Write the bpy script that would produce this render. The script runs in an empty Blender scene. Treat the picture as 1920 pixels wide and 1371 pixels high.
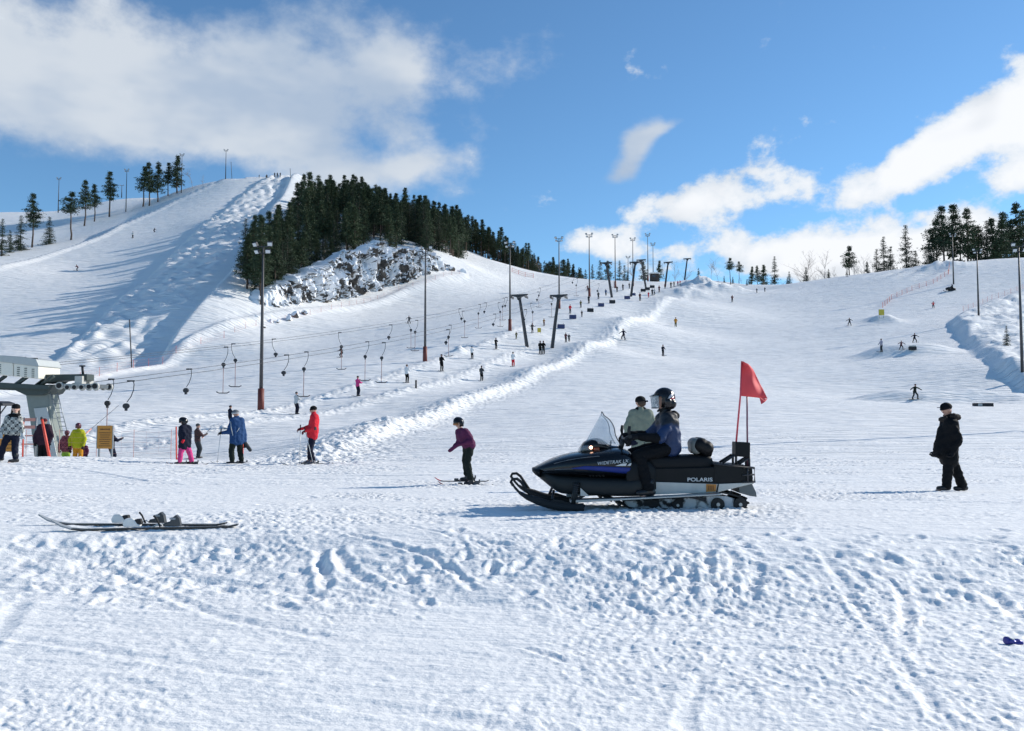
import bpy, bmesh, math, random
import numpy as np
from mathutils import Vector, Matrix

# ------------------------------------------------------------------ camera
SC = bpy.context.scene
COL = SC.collection
F, CX, CY, HOR = 1600.0, 960.0, 685.5, 769.0      # focal length and horizon in photograph pixels
PITCH = math.atan((HOR - CY) / F)
CP, SP = math.cos(PITCH), math.sin(PITCH)
cam_data = bpy.data.cameras.new('camera')
cam_data.sensor_width = 36.0
cam_data.lens = 36.0 * F / 1920.0
cam_data.clip_start = 0.05
cam_data.clip_end = 4000.0
cam = bpy.data.objects.new('camera', cam_data)
cam.rotation_euler = (math.pi / 2 + PITCH, 0, 0)
COL.objects.link(cam)
SC.camera = cam

# ------------------------------------------------------------------ sky, sun, exposure
SUN_EL, SUN_AZ = math.radians(28), math.radians(26)          # azimuth measured from +X towards +Y
world = bpy.data.worlds.new('World')
SC.world = world
world.use_nodes = True


def ray(px, py):
    """direction through a pixel of the photograph, scaled to one metre of depth"""
    x = (px - CX) / F
    y = (CY - py) / F
    d = Vector((x, CP - y * SP, SP + y * CP))
    return d / d.y


def P(px, py, d):
    return ray(px, py) * d


def build_world():
    nt = world.node_tree
    nt.nodes.clear()
    N = nt.nodes.new
    L = nt.links.new
    out = N('ShaderNodeOutputWorld')
    bg = N('ShaderNodeBackground')
    bg.inputs['Strength'].default_value = 0.10
    L(bg.outputs[0], out.inputs[0])
    sky = N('ShaderNodeTexSky')
    sky.sky_type = 'NISHITA'
    sky.sun_disc = False
    sky.sun_elevation = SUN_EL
    sky.sun_rotation = math.pi / 2 - SUN_AZ
    sky.altitude = 1500
    sky.air_density = 1.0
    sky.dust_density = 0.25
    sky.ozone_density = 3.0
    tint = N('ShaderNodeMix'); tint.data_type = 'RGBA'; tint.blend_type = 'MULTIPLY'
    tint.inputs[0].default_value = 1.0
    L(sky.outputs[0], tint.inputs[6])
    tint.inputs[7].default_value = SKY_TINT
    tc = N('ShaderNodeTexCoord')
    vec = tc.outputs['Generated']

    def math_node(op, a, b=None, clamp=False):
        m = N('ShaderNodeMath'); m.operation = op; m.use_clamp = clamp
        for i, v in enumerate((a, b)):
            if v is None:
                continue
            if isinstance(v, (int, float)):
                m.inputs[i].default_value = v
            else:
                L(v, m.inputs[i])
        return m.outputs[0]

    def noise(scale, detail, rough, dist=0.0, stretch=(1, 1, 1), off=(0, 0, 0)):
        mp = N('ShaderNodeMapping')
        mp.inputs['Scale'].default_value = stretch
        mp.inputs['Location'].default_value = off
        L(vec, mp.inputs['Vector'])
        n = N('ShaderNodeTexNoise')
        n.inputs['Scale'].default_value = scale
        n.inputs['Detail'].default_value = detail
        n.inputs['Roughness'].default_value = rough
        n.inputs['Distortion'].default_value = dist
        L(mp.outputs[0], n.inputs['Vector'])
        return n.outputs['Fac']

    def smooth(v, a, b):
        r = N('ShaderNodeMapRange'); r.interpolation_type = 'SMOOTHSTEP'
        r.inputs['From Min'].default_value = a
        r.inputs['From Max'].default_value = b
        L(v, r.inputs['Value'])
        return r.outputs['Result']

    def blob(px, py, rx, ry, weight, rot=0.0):
        """soft elliptical cloud bank in the sky around one direction"""
        c = ray(px, py).normalized()
        s = N('ShaderNodeVectorMath'); s.operation = 'SUBTRACT'
        L(vec, s.inputs[0]); s.inputs[1].default_value = c
        m = N('ShaderNodeMapping'); m.vector_type = 'TEXTURE'
        m.inputs['Rotation'].default_value = (0, rot, 0)
        m.inputs['Scale'].default_value = (rx / F, 0.6, ry / F)
        L(s.outputs[0], m.inputs['Vector'])
        ln = N('ShaderNodeVectorMath'); ln.operation = 'LENGTH'
        L(m.outputs[0], ln.inputs[0])
        sq = math_node('MULTIPLY', ln.outputs['Value'], ln.outputs['Value'])
        e = math_node('POWER', 2.718, math_node('MULTIPLY', sq, -1.0))
        return math_node('MULTIPLY', e, weight)

    def total(vals):
        t = vals[0]
        for v in vals[1:]:
            t = math_node('ADD', t, v)
        return t

    n_big = noise(3.2, 4, 0.55, 0.0, (1, 1, 1.7))
    n_soft = noise(5.0, 4, 0.55, 0.0, (1, 1, 2.0), (3.1, 1.7, 0.4))
    n_fine = noise(14.0, 6, 0.6, 0.0, (1, 1, 1.35), (0.7, 4.2, 1.1))
    # grey veil of high cloud, upper left
    veil_in = total([blob(*b) for b in VEIL_BLOBS])
    veil = math_node('ADD', veil_in, math_node('MULTIPLY', math_node('SUBTRACT', n_soft, 0.5), 1.5))
    veil = math_node('ADD', veil, math_node('MULTIPLY', math_node('SUBTRACT', n_fine, 0.5), 1.7))
    veil = smooth(veil, 0.28, 1.15)
    # fair weather cumulus
    cum_in = total([blob(*b) for b in CUMULUS_BLOBS])
    cum = math_node('ADD', math_node('MULTIPLY', cum_in, 0.95), math_node('MULTIPLY', math_node('SUBTRACT', n_fine, 0.5), 3.1))
    cum = math_node('ADD', cum, math_node('MULTIPLY', math_node('SUBTRACT', n_big, 0.5), 0.5))
    cum_mask = smooth(cum, 0.44, 0.92)
    shade = smooth(cum, 0.55, 1.35)
    # scattered clouds in the rest of the sky
    sep = N('ShaderNodeSeparateXYZ'); L(vec, sep.inputs[0])
    behind = smooth(sep.outputs['Y'], 0.62, 0.35)
    rest = math_node('MULTIPLY', smooth(n_big, 0.56, 0.72), math_node('MULTIPLY', behind, 0.7))
    up = smooth(sep.outputs['Z'], 0.02, 0.10)
    rest = math_node('MULTIPLY', rest, up)

    def mix(fac, a, b):
        m = N('ShaderNodeMix'); m.data_type = 'RGBA'
        if isinstance(fac, float):
            m.inputs[0].default_value = fac
        else:
            L(fac, m.inputs[0])
        for i, v in ((6, a), (7, b)):
            if isinstance(v, tuple):
                m.inputs[i].default_value = v
            else:
                L(v, m.inputs[i])
        return m.outputs[2]

    veil_col = mix(smooth(n_soft, 0.35, 0.62), VEIL_DARK, VEIL_LIGHT)
    cum_col = mix(shade, CUM_EDGE, CUM_CORE)
    grey = mix(math_node('MULTIPLY', smooth(noise(9.0, 2, 0.5, 0.0, (1, 1, 1.5), (5.0, 2.0, 7.0)), 0.48, 0.66), 0.55), cum_col, CUM_GREY)
    c = mix(math_node('MULTIPLY', veil, 0.93), tint.outputs[2], veil_col)
    c = mix(math_node('MULTIPLY', cum_mask, 0.97), c, grey)
    c = mix(rest, c, VEIL_LIGHT)
    L(c, bg.inputs['Color'])


SKY_TINT = (0.98, 1.30, 1.40, 1)
VEIL_DARK = (4.1, 5.0, 6.3, 1)
VEIL_LIGHT = (6.3, 6.8, 7.4, 1)
CUM_EDGE = (6.8, 7.5, 8.3, 1)
CUM_CORE = (8.9, 9.05, 9.3, 1)
CUM_GREY = (5.6, 6.1, 6.8, 1)
VEIL_BLOBS = [(60, 70, 300, 100, 0.62), (420, 190, 310, 80, 0.85, -0.1), (610, 70, 200, 100, 0.85), (740, 150, 80, 80, 0.5),
              (250, 230, 260, 60, 0.5), (560, 250, 200, 50, 0.55), (700, 325, 150, 34, 0.95, -0.12), (560, 300, 90, 40, 0.3),
              (-260, 120, 200, 120, 0.6), (780, 310, 70, 14, 0.3, -0.2),
              (1212, 250, 44, 26, 0.85, -0.4), (1188, 290, 32, 32, 0.85), (1170, 330, 34, 28, 0.75), (1255, 236, 50, 10, 0.5, -0.3), (1115, 345, 50, 16, 0.5, -0.3)]
CUMULUS_BLOBS = [(1280, 385, 95, 34, 0.85), (1400, 348, 95, 48, 0.95, -0.1), (1470, 380, 80, 36, 0.6),
                 (1630, 355, 80, 34, 0.95, -0.15), (1735, 300, 70, 40, 0.95, -0.5), (1830, 240, 85, 48, 1.0, -0.3),
                 (1910, 190, 60, 55, 0.8), (1110, 455, 72, 26, 0.95), (1400, 465, 110, 32, 0.95), (1580, 480, 150, 34, 1.0),
                 (1560, 425, 60, 12, 0.3), (1740, 400, 90, 24, 0.75), (1890, 340, 60, 32, 0.75), (1840, 440, 110, 34, 0.75),
                 (1260, 470, 60, 16, 0.6), (1750, 470, 150, 36, 0.9), (2060, 250, 130, 70, 0.9), (1480, 505, 260, 26, 0.6)]
build_world()

sun_data = bpy.data.lights.new('sun', 'SUN')
sun_data.energy = 4.3
sun_data.angle = math.radians(0.55)
sun_data.color = (1.0, 0.945, 0.85)
sun = bpy.data.objects.new('sun', sun_data)
COL.objects.link(sun)
SUN_DIR = Vector((math.cos(SUN_EL) * math.cos(SUN_AZ), math.cos(SUN_EL) * math.sin(SUN_AZ), math.sin(SUN_EL)))
sun.rotation_euler = SUN_DIR.to_track_quat('Z', 'Y').to_euler()

SC.view_settings.view_transform = 'Standard'
SC.view_settings.look = 'None'
SC.view_settings.gamma = 1.0
SC.view_settings.exposure = 0.13
SC.view_settings.use_curve_mapping = False
SC.cycles.max_bounces = 6
SC.cycles.diffuse_bounces = 2
SC.cycles.glossy_bounces = 2
SC.cycles.transmission_bounces = 4
SC.cycles.transparent_max_bounces = 8
SC.cycles.use_denoising = True

# ------------------------------------------------------------------ small helpers
random.seed(7)
R = random.Random


def tag(o, label=None, cat=None, group=None, kind=None):
    if label:
        o['label'] = label
    if cat:
        o['category'] = cat
    if group:
        o['group'] = group
    if kind:
        o['kind'] = kind
    return o


def empty(name, loc, label, cat, group=None, rot=None):
    o = bpy.data.objects.new(name, None)
    o.empty_display_size = 0.2
    o.location = loc
    if rot is not None:
        o.rotation_euler = rot
    COL.objects.link(o)
    return tag(o, label, cat, group)


def link(name, me, mats=None, parent=None, loc=None, rot=None, scale=None):
    """link a mesh as one object; mats replaces the mesh's materials"""
    o = bpy.data.objects.new(name, me)
    if mats is not None:
        if not isinstance(mats, (list, tuple)):
            mats = [mats]
        if len(me.materials) == 0:
            for m in mats:
                me.materials.append(m)
    COL.objects.link(o)
    if parent is not None:
        o.parent = parent
    if loc is not None:
        o.location = loc
    if rot is not None:
        o.rotation_euler = rot
    if scale is not None:
        o.scale = (scale,) * 3 if isinstance(scale, (int, float)) else scale
    return o


class MB:
    """collects verts and faces, builds one mesh"""
    def __init__(s):
        s.v, s.f, s.m, s.sm = [], [], [], []

    def add(s, v, f, mi=0, smooth=False):
        b = len(s.v)
        s.v += [tuple(p) for p in v]
        s.f += [tuple(b + i for i in q) for q in f]
        s.m += [mi] * len(f)
        s.sm += [smooth] * len(f)
        return s

    def box(s, c, size, mi=0, mat=None):
        hx, hy, hz = size[0] / 2, size[1] / 2, size[2] / 2
        v = [Vector((x, y, z)) for x in (-hx, hx) for y in (-hy, hy) for z in (-hz, hz)]
        if mat is not None:
            v = [mat @ p for p in v]
        v = [p + Vector(c) for p in v]
        return s.add(v, [(0, 1, 3, 2), (4, 6, 7, 5), (0, 4, 5, 1), (2, 3, 7, 6), (0, 2, 6, 4), (1, 5, 7, 3)], mi)

    def tube(s, pts, rad, n=8, mi=0, cap=True, smooth=True, flat=1.0):
        pts = [Vector(p) for p in pts]
        if isinstance(rad, (int, float)):
            rad = [rad] * len(pts)
        vs, fs = [], []
        ref = None
        for i, p in enumerate(pts):
            t = (pts[min(i + 1, len(pts) - 1)] - pts[max(i - 1, 0)])
            if t.length < 1e-9:
                t = Vector((0, 0, 1))
            t.normalize()
            if ref is None:
                ref = Vector((0, 0, 1)) if abs(t.z) < 0.9 else Vector((1, 0, 0))
            a = (ref - t * ref.dot(t))
            if a.length < 1e-6:
                a = t.orthogonal()
            a.normalize()
            ref = a
            b = t.cross(a)
            for k in range(n):
                an = 2 * math.pi * k / n
                vs.append(p + (a * math.cos(an) * flat + b * math.sin(an)) * rad[i])
        for i in range(len(pts) - 1):
            for k in range(n):
                k2 = (k + 1) % n
                fs.append((i * n + k, i * n + k2, (i + 1) * n + k2, (i + 1) * n + k))
        s.add(vs, fs, mi, smooth)
        if cap:
            b = len(s.v) - len(vs)
            s.f.append(tuple(b + k for k in reversed(range(n)))); s.m.append(mi); s.sm.append(False)
            e = b + (len(pts) - 1) * n
            s.f.append(tuple(e + k for k in range(n))); s.m.append(mi); s.sm.append(False)
        return s

    def prism(s, prof, y0, y1, mi=0):
        """closed profile of (x, z) pulled from y0 to y1"""
        n = len(prof)
        v = [(x, y0, z) for x, z in prof] + [(x, y1, z) for x, z in prof]
        f = [tuple(range(n)), tuple(range(2 * n - 1, n - 1, -1))]
        f += [(i, i + n, (i + 1) % n + n, (i + 1) % n) for i in range(n)]
        return s.add(v, f, mi)

    def ball(s, c, r, nu=10, nv=7, mi=0, rot=None):
        if isinstance(r, (int, float)):
            r = (r, r, r)
        v, f = [], []
        for j in range(nv + 1):
            th = math.pi * j / nv
            for i in range(nu):
                ph = 2 * math.pi * i / nu
                p = Vector((r[0] * math.sin(th) * math.cos(ph), r[1] * math.sin(th) * math.sin(ph), r[2] * math.cos(th)))
                if rot is not None:
                    p = rot @ p
                v.append(p + Vector(c))
        for j in range(nv):
            for i in range(nu):
                i2 = (i + 1) % nu
                a, b, c2, d = j * nu + i, j * nu + i2, (j + 1) * nu + i2, (j + 1) * nu + i
                if j == 0:
                    f.append((a, d, c2))
                elif j == nv - 1:
                    f.append((a, d, b))
                else:
                    f.append((a, d, c2, b))
        return s.add(v, f, mi, True)

    def disc(s, c, axis, r, h, n=16, mi=0):
        a = Vector(axis).normalized()
        return s.tube([Vector(c) - a * h / 2, Vector(c) + a * h / 2], r, n, mi)

    def mesh(s, name, bevel=0.0, segs=2):
        me = bpy.data.meshes.new(name)
        me.from_pydata(s.v, [], s.f)
        me.polygons.foreach_set('material_index', s.m)
        me.polygons.foreach_set('use_smooth', s.sm)
        bm = bmesh.new()
        bm.from_mesh(me)
        if bevel > 0:
            es = [e for e in bm.edges if len(e.link_faces) == 2 and e.calc_face_angle(0) > 0.6]
            bmesh.ops.bevel(bm, geom=es, offset=bevel, segments=segs, profile=0.5, affect='EDGES', clamp_overlap=True)
        bmesh.ops.recalc_face_normals(bm, faces=bm.faces)
        bm.to_mesh(me)
        bm.free()
        me.update()
        return me

    def build(s, name, mats, parent=None, loc=None, rot=None, bevel=0.0, segs=2):
        return link(name, s.mesh(name, bevel, segs), mats, parent, loc, rot)


# ------------------------------------------------------------------ materials
MATS = {}


def mat(name, col, rough=0.6, metal=0.0, var=0.12, vscale=6.0, bump=0.0, bscale=20.0, coat=0.0, spec=0.5, sheen=0.0):
    if name in MATS:
        return MATS[name]
    m = bpy.data.materials.new(name)
    m.use_nodes = True
    nt = m.node_tree
    b = nt.nodes['Principled BSDF']
    b.inputs['Roughness'].default_value = rough
    b.inputs['Metallic'].default_value = metal
    b.inputs['Specular IOR Level'].default_value = spec
    b.inputs['Coat Weight'].default_value = coat
    b.inputs['Sheen Weight'].default_value = sheen
    tc = nt.nodes.new('ShaderNodeTexCoord')
    n = nt.nodes.new('ShaderNodeTexNoise')
    n.inputs['Scale'].default_value = vscale
    n.inputs['Detail'].default_value = 4
    nt.links.new(tc.outputs['Object'], n.inputs['Vector'])
    mx = nt.nodes.new('ShaderNodeMix'); mx.data_type = 'RGBA'
    c = Vector(col[:3])
    mx.inputs[6].default_value = (*(c * (1 - var)), 1)
    mx.inputs[7].default_value = (*[min(1, x) for x in c * (1 + var)], 1)
    nt.links.new(n.outputs['Fac'], mx.inputs[0])
    nt.links.new(mx.outputs[2], b.inputs['Base Color'])
    if bump > 0:
        n2 = nt.nodes.new('ShaderNodeTexNoise')
        n2.inputs['Scale'].default_value = bscale
        n2.inputs['Detail'].default_value = 4
        nt.links.new(tc.outputs['Object'], n2.inputs['Vector'])
        bp = nt.nodes.new('ShaderNodeBump')
        bp.inputs['Strength'].default_value = 0.6
        bp.inputs['Distance'].default_value = bump
        nt.links.new(n2.outputs['Fac'], bp.inputs['Height'])
        nt.links.new(bp.outputs[0], b.inputs['Normal'])
    MATS[name] = m
    return m


def cloth(name, col, var=0.18):
    return mat(name, col, 0.8, 0, var, 9.0, 0.015, 26.0, spec=0.15)
# ------------------------------------------------------------------ terrain height function
def smoothstep(a, b, x):
    t = np.clip((x - a) / (b - a), 0, 1)
    return t * t * (3 - 2 * t)


def _hash(ix, iy, seed):
    h = (ix.astype(np.int64) * 374761393 + iy.astype(np.int64) * 668265263 + seed * 2147483647 + 12345) & 0xffffffff
    h = ((h ^ (h >> 13)) * 1274126177) & 0xffffffff
    h = (h ^ (h >> 16)) & 0xffffffff
    return h


def gnoise(x, y, seed=0):
    """gradient noise, about -1..1"""
    ix, iy = np.floor(x), np.floor(y)
    fx, fy = x - ix, y - iy
    ix = ix.astype(np.int64); iy = iy.astype(np.int64)
    ux, uy = fx * fx * fx * (fx * (fx * 6 - 15) + 10), fy * fy * fy * (fy * (fy * 6 - 15) + 10)

    def g(a, b, dx, dy):
        an = _hash(a, b, seed) * (2 * math.pi / 4294967296.0)
        return np.cos(an) * dx + np.sin(an) * dy
    n00, n10 = g(ix, iy, fx, fy), g(ix + 1, iy, fx - 1, fy)
    n01, n11 = g(ix, iy + 1, fx, fy - 1), g(ix + 1, iy + 1, fx - 1, fy - 1)
    return 1.5 * ((n00 * (1 - ux) + n10 * ux) * (1 - uy) + (n01 * (1 - ux) + n11 * ux) * uy)


def fbm(x, y, oct=4, seed=0, rough=0.5):
    t = 0; a = 1.0
    for o in range(oct):
        t = t + a * gnoise(x * 2 ** o, y * 2 ** o, seed + o * 17)
        a *= rough
    return t


# control points: photograph pixel and depth in metres
CTRL = [
    # rim of the level ground in front, then the dip of the lift lane
    (-250, 858, 26), (0, 857, 26), (120, 857, 26), (240, 858, 26), (330, 868, 25.5), (450, 872, 25.2), (600, 872, 25.2),
    (760, 866, 27), (960, 858, 29), (1200, 850, 31), (1450, 846, 32), (1650, 842, 33), (1900, 838, 34), (2200, 836, 34),
    (0, 879, 33), (150, 877, 34), (260, 872, 36), (0, 868, 42), (150, 866, 42), (206, 843, 50), (320, 852, 44), (375, 862, 42),
    (450, 832, 46), (250, 800, 56), (100, 800, 56), (-200, 850, 44), (-300, 790, 60),
    (600, 862, 32), (700, 840, 38), (600, 820, 46), (560, 800, 56),
    # lift lane
    (556, 777, 70), (478, 773, 71), (671, 743, 80), (763, 718, 90), (828, 696, 99), (885, 673, 109), (930, 655, 118),
    (998, 624, 135), (1069, 588, 159), (1104, 569, 174), (1135, 555, 190), (1168, 544, 210), (1224, 529, 258),
    (903, 715, 97), (962, 688, 108), (1017, 665, 121), (1064, 641, 135), (1200, 565, 203), (1258, 541, 250), (1290, 524, 285),
    # bank line on the right of the lane
    (700, 815, 51), (850, 762, 70), (1000, 697, 100), (1100, 647, 125), (1170, 602, 150), (1250, 557, 190), (1310, 540, 225),
    # right piste
    (800, 815, 48), (900, 775, 64), (1000, 740, 80), (1100, 700, 100), (1100, 800, 45), (1400, 800, 45), (1400, 742, 80),
    (1243, 668, 130), (1267, 614, 165), (1373, 567, 205), (1500, 692, 110), (1716, 752, 88), (1653, 664, 125), (1593, 611, 160),
    (1750, 578, 178), (1480, 600, 178), (1650, 790, 50), (1850, 790, 50), (1900, 760, 74), (1950, 720, 95), (2100, 760, 80), (2300, 790, 60),
    (1420, 547, 240), (1500, 531, 236), (1600, 516, 236), (1700, 503, 238), (1760, 496, 240), (1840, 490, 245), (1920, 487, 245), (2100, 484, 245),
    (1835, 606, 150), (1788, 532, 205), (1900, 620, 140), (1917, 702, 97), (1900, 530, 200), (2100, 600, 150),
    # left piste
    (0, 742, 88), (100, 728, 96), (250, 698, 113), (300, 742, 85), (100, 762, 74), (0, 765, 72), (640, 671, 117), (480, 680, 107),
    (480, 617, 148), (640, 582, 172), (760, 547, 196), (870, 517, 216), (767, 605, 160), (900, 600, 150), (-250, 745, 88),
    # short steep piste in the middle distance
    (870, 466, 285), (930, 492, 268), (1000, 522, 250), (1060, 536, 236), (1110, 543, 226), (950, 530, 225), (900, 500, 245),
    # forest hill
    (480, 570, 160), (560, 540, 182), (640, 505, 200), (700, 478, 210), (780, 478, 214), (860, 492, 222), (610, 408, 268), (700, 425, 270),
    (800, 455, 276), (900, 480, 285), (960, 500, 292), (560, 355, 292), (520, 470, 205), (500, 520, 178),
    # big hill with the mogul piste
    (435, 334, 300), (500, 333, 301), (545, 334, 300), (470, 470, 196), (430, 532, 166), (330, 645, 138), (300, 690, 124),
    (100, 692, 122), (0, 668, 128), (-150, 680, 125), (275, 530, 176), (380, 425, 232), (145, 508, 196), (289, 437, 240), (200, 600, 148),
    (0, 502, 188), (130, 466, 220), (230, 422, 250), (330, 377, 278), (60, 590, 152), (-150, 560, 165), (-300, 520, 180),
    (470, 590, 152), (420, 620, 142), (440, 380, 270), (500, 400, 255),
    # slope beyond the left edge
    (0, 406, 335), (110, 397, 335), (230, 355, 335), (340, 340, 330), (60, 455, 240), (150, 430, 265), (-250, 440, 320), (260, 382, 300),
]
WPTS = [  # plain world points: behind the ridges and around the frame
    (-60, 345, 72), (-30, 345, 60), (-100, 360, 80), (-160, 390, 68), (-230, 390, 60), (20, 330, 40), (60, 320, 42), (90, 300, 35),
    (130, 300, 34), (190, 300, 38), (240, 300, 40), (50, 285, 42), (0, 450, 28), (-150, 470, 35), (150, 450, 26), (300, 400, 24), (-330, 380, 40),
    (0, 600, 10), (-300, 600, 10), (300, 600, 10), (-500, 300, 20), (500, 300, 10), (-420, 100, 10), (420, 100, 4),
    (-150, 60, 0), (-150, 20, -2), (150, 60, 0.5), (150, 20, -1.8), (0, -60, -1.8), (-100, -60, -2), (100, -60, -2), (-300, -100, -2), (300, -100, -2),
    (0, -300, -3), (-60, 10, -1.8), (60, 10, -1.7), (0, 12, -1.5), (-20, 14, -1.5), (20, 14, -1.5), (0, -5, -1.55), (-25, 0, -1.6), (25, 0, -1.6),
]
_pts = [P(*c) for c in CTRL]
_A = np.array([(p.x, p.y) for p in _pts] + [(w[0], w[1]) for w in WPTS])
_Z = np.array([p.z for p in _pts] + [w[2] for w in WPTS])


def _phi(r2):
    return 0.5 * r2 * np.log(r2 + 1e-12)


_S = 100.0
_n = len(_A)
_a = _A / _S
_K = _phi(((_a[:, None, :] - _a[None, :, :]) ** 2).sum(2)) + np.eye(_n) * 1.5e-4
_Pm = np.c_[np.ones(_n), _a]
_M = np.zeros((_n + 3, _n + 3))
_M[:_n, :_n] = _K; _M[:_n, _n:] = _Pm; _M[_n:, :_n] = _Pm.T
_W = np.linalg.solve(_M, np.r_[_Z, 0, 0, 0])


def tps(x, y):
    x = np.asarray(x, float); y = np.asarray(y, float)
    sh = x.shape
    x = x.ravel() / _S; y = y.ravel() / _S
    z = np.empty_like(x)
    for i in range(0, len(x), 40000):
        a, b = x[i:i + 40000], y[i:i + 40000]
        r2 = (a[:, None] - _a[None, :, 0]) ** 2 + (b[:, None] - _a[None, :, 1]) ** 2
        z[i:i + 40000] = _phi(r2) @ _W[:_n] + _W[_n] + _W[_n + 1] * a + _W[_n + 2] * b
    return z.reshape(sh)


NEAR_Y = [-40, 0, 4, 6.7, 7.4, 8.1, 8.7, 11.5, 14, 17, 21, 25, 40]
NEAR_Z = [-1.7, -1.55, -1.52, -1.49, -1.40, -1.27, -1.23, -1.285, -1.40, -1.55, -1.62, -1.62, -1.66]


def base(x, y, far=None):
    x = np.asarray(x, float); y = np.asarray(y, float)
    far = np.clip(tps(x, y) if far is None else far, -20, 95)
    wob = 0.5 * np.sin(x * 0.35) + 0.3 * np.sin(x * 0.83 + 1)
    near = np.interp(y + wob * np.exp(-((y - 8) / 3) ** 2), NEAR_Y, NEAR_Z)
    rr = np.hypot(x, y)
    w = smoothstep(19.0, 25.0, rr)
    return near * (1 - w) + far * w


def hit(px, py, fn=None, d0=3.0, d1=400.0, n=1400):
    """first depth at which the line of sight through a pixel meets the ground"""
    fn = fn or H
    r = ray(px, py)
    d = np.geomspace(d0, d1, 160)
    for step in range(2):
        dz = r.z * d - fn(r.x * d, d)
        s = np.where((dz[:-1] > 0) & (dz[1:] <= 0))[0]
        if len(s) == 0:
            return None
        i = s[0]
        a, b = d[i], d[i + 1]
        t = dz[i] / (dz[i] - dz[i + 1])
        if step == 0:
            d = np.linspace(a, b, 24)
    return float(a + t * (b - a))


def wpath(pix, lo=0.75, hi=1.3):
    """pixel path with rough depths -> points on the base terrain"""
    out = []
    for px, py, d in pix:
        dd = hit(px, py, base, d * lo, d * hi, 400)
        p = P(px, py, dd if dd else d)
        out.append((p.x, p.y))
    return np.array(out)


def pdist(x, y, path):
    """distance to a polyline, signed side, position along it 0..1"""
    best = np.full(x.shape, 1e9); side = np.zeros(x.shape); along = np.zeros(x.shape)
    n = len(path) - 1
    for i in range(n):
        a, b = path[i], path[i + 1]
        ab = b - a
        t = np.clip(((x - a[0]) * ab[0] + (y - a[1]) * ab[1]) / (ab @ ab), 0, 1)
        dx, dy = x - (a[0] + t * ab[0]), y - (a[1] + t * ab[1])
        d = np.hypot(dx, dy)
        m = d < best
        best = np.where(m, d, best)
        side = np.where(m, ab[0] * dy - ab[1] * dx, side)
        along = np.where(m, (i + t) / n, along)
    return best, side, along


BERM = wpath([(560, 868, 30), (640, 842, 38), (700, 818, 50), (850, 765, 70), (1000, 700, 98), (1100, 650, 122), (1170, 606, 147), (1250, 560, 187), (1300, 542, 218)])
RIDGE_MID = np.array([(-37.2 + 0.32 * d, d) for d in np.linspace(50, 128, 8)])
RIDGE_LEFT = np.array([(-43.2 + 0.32 * d, d) for d in np.linspace(46, 150, 8)])
HILL_EDGE = wpath([(-120, 545, 170), (0, 502, 188), (130, 466, 220), (230, 422, 250), (330, 377, 278), (400, 344, 292), (436, 335, 299)])
PISTE_EDGE = wpath([(-150, 755, 82), (0, 742, 88), (100, 728, 96), (250, 698, 113), (370, 657, 130), (480, 617, 148), (640, 582, 172), (760, 547, 196), (870, 519, 214)])
MOG_L = wpath([(88, 688, 123), (180, 610, 146), (275, 530, 176), (330, 475, 203), (380, 425, 232), (440, 380, 268), (502, 334, 299)])
MOG_R = wpath([(296, 690, 124), (330, 645, 138), (380, 585, 152), (430, 532, 166), (470, 470, 196), (510, 400, 250), (546, 336, 299)])
BANK = wpath([(1990, 800, 60), (1920, 742, 82), (1850, 690, 105), (1800, 650, 126), (1772, 605, 150), (1800, 588, 160), (1920, 545, 190), (2100, 520, 210)])


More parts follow.
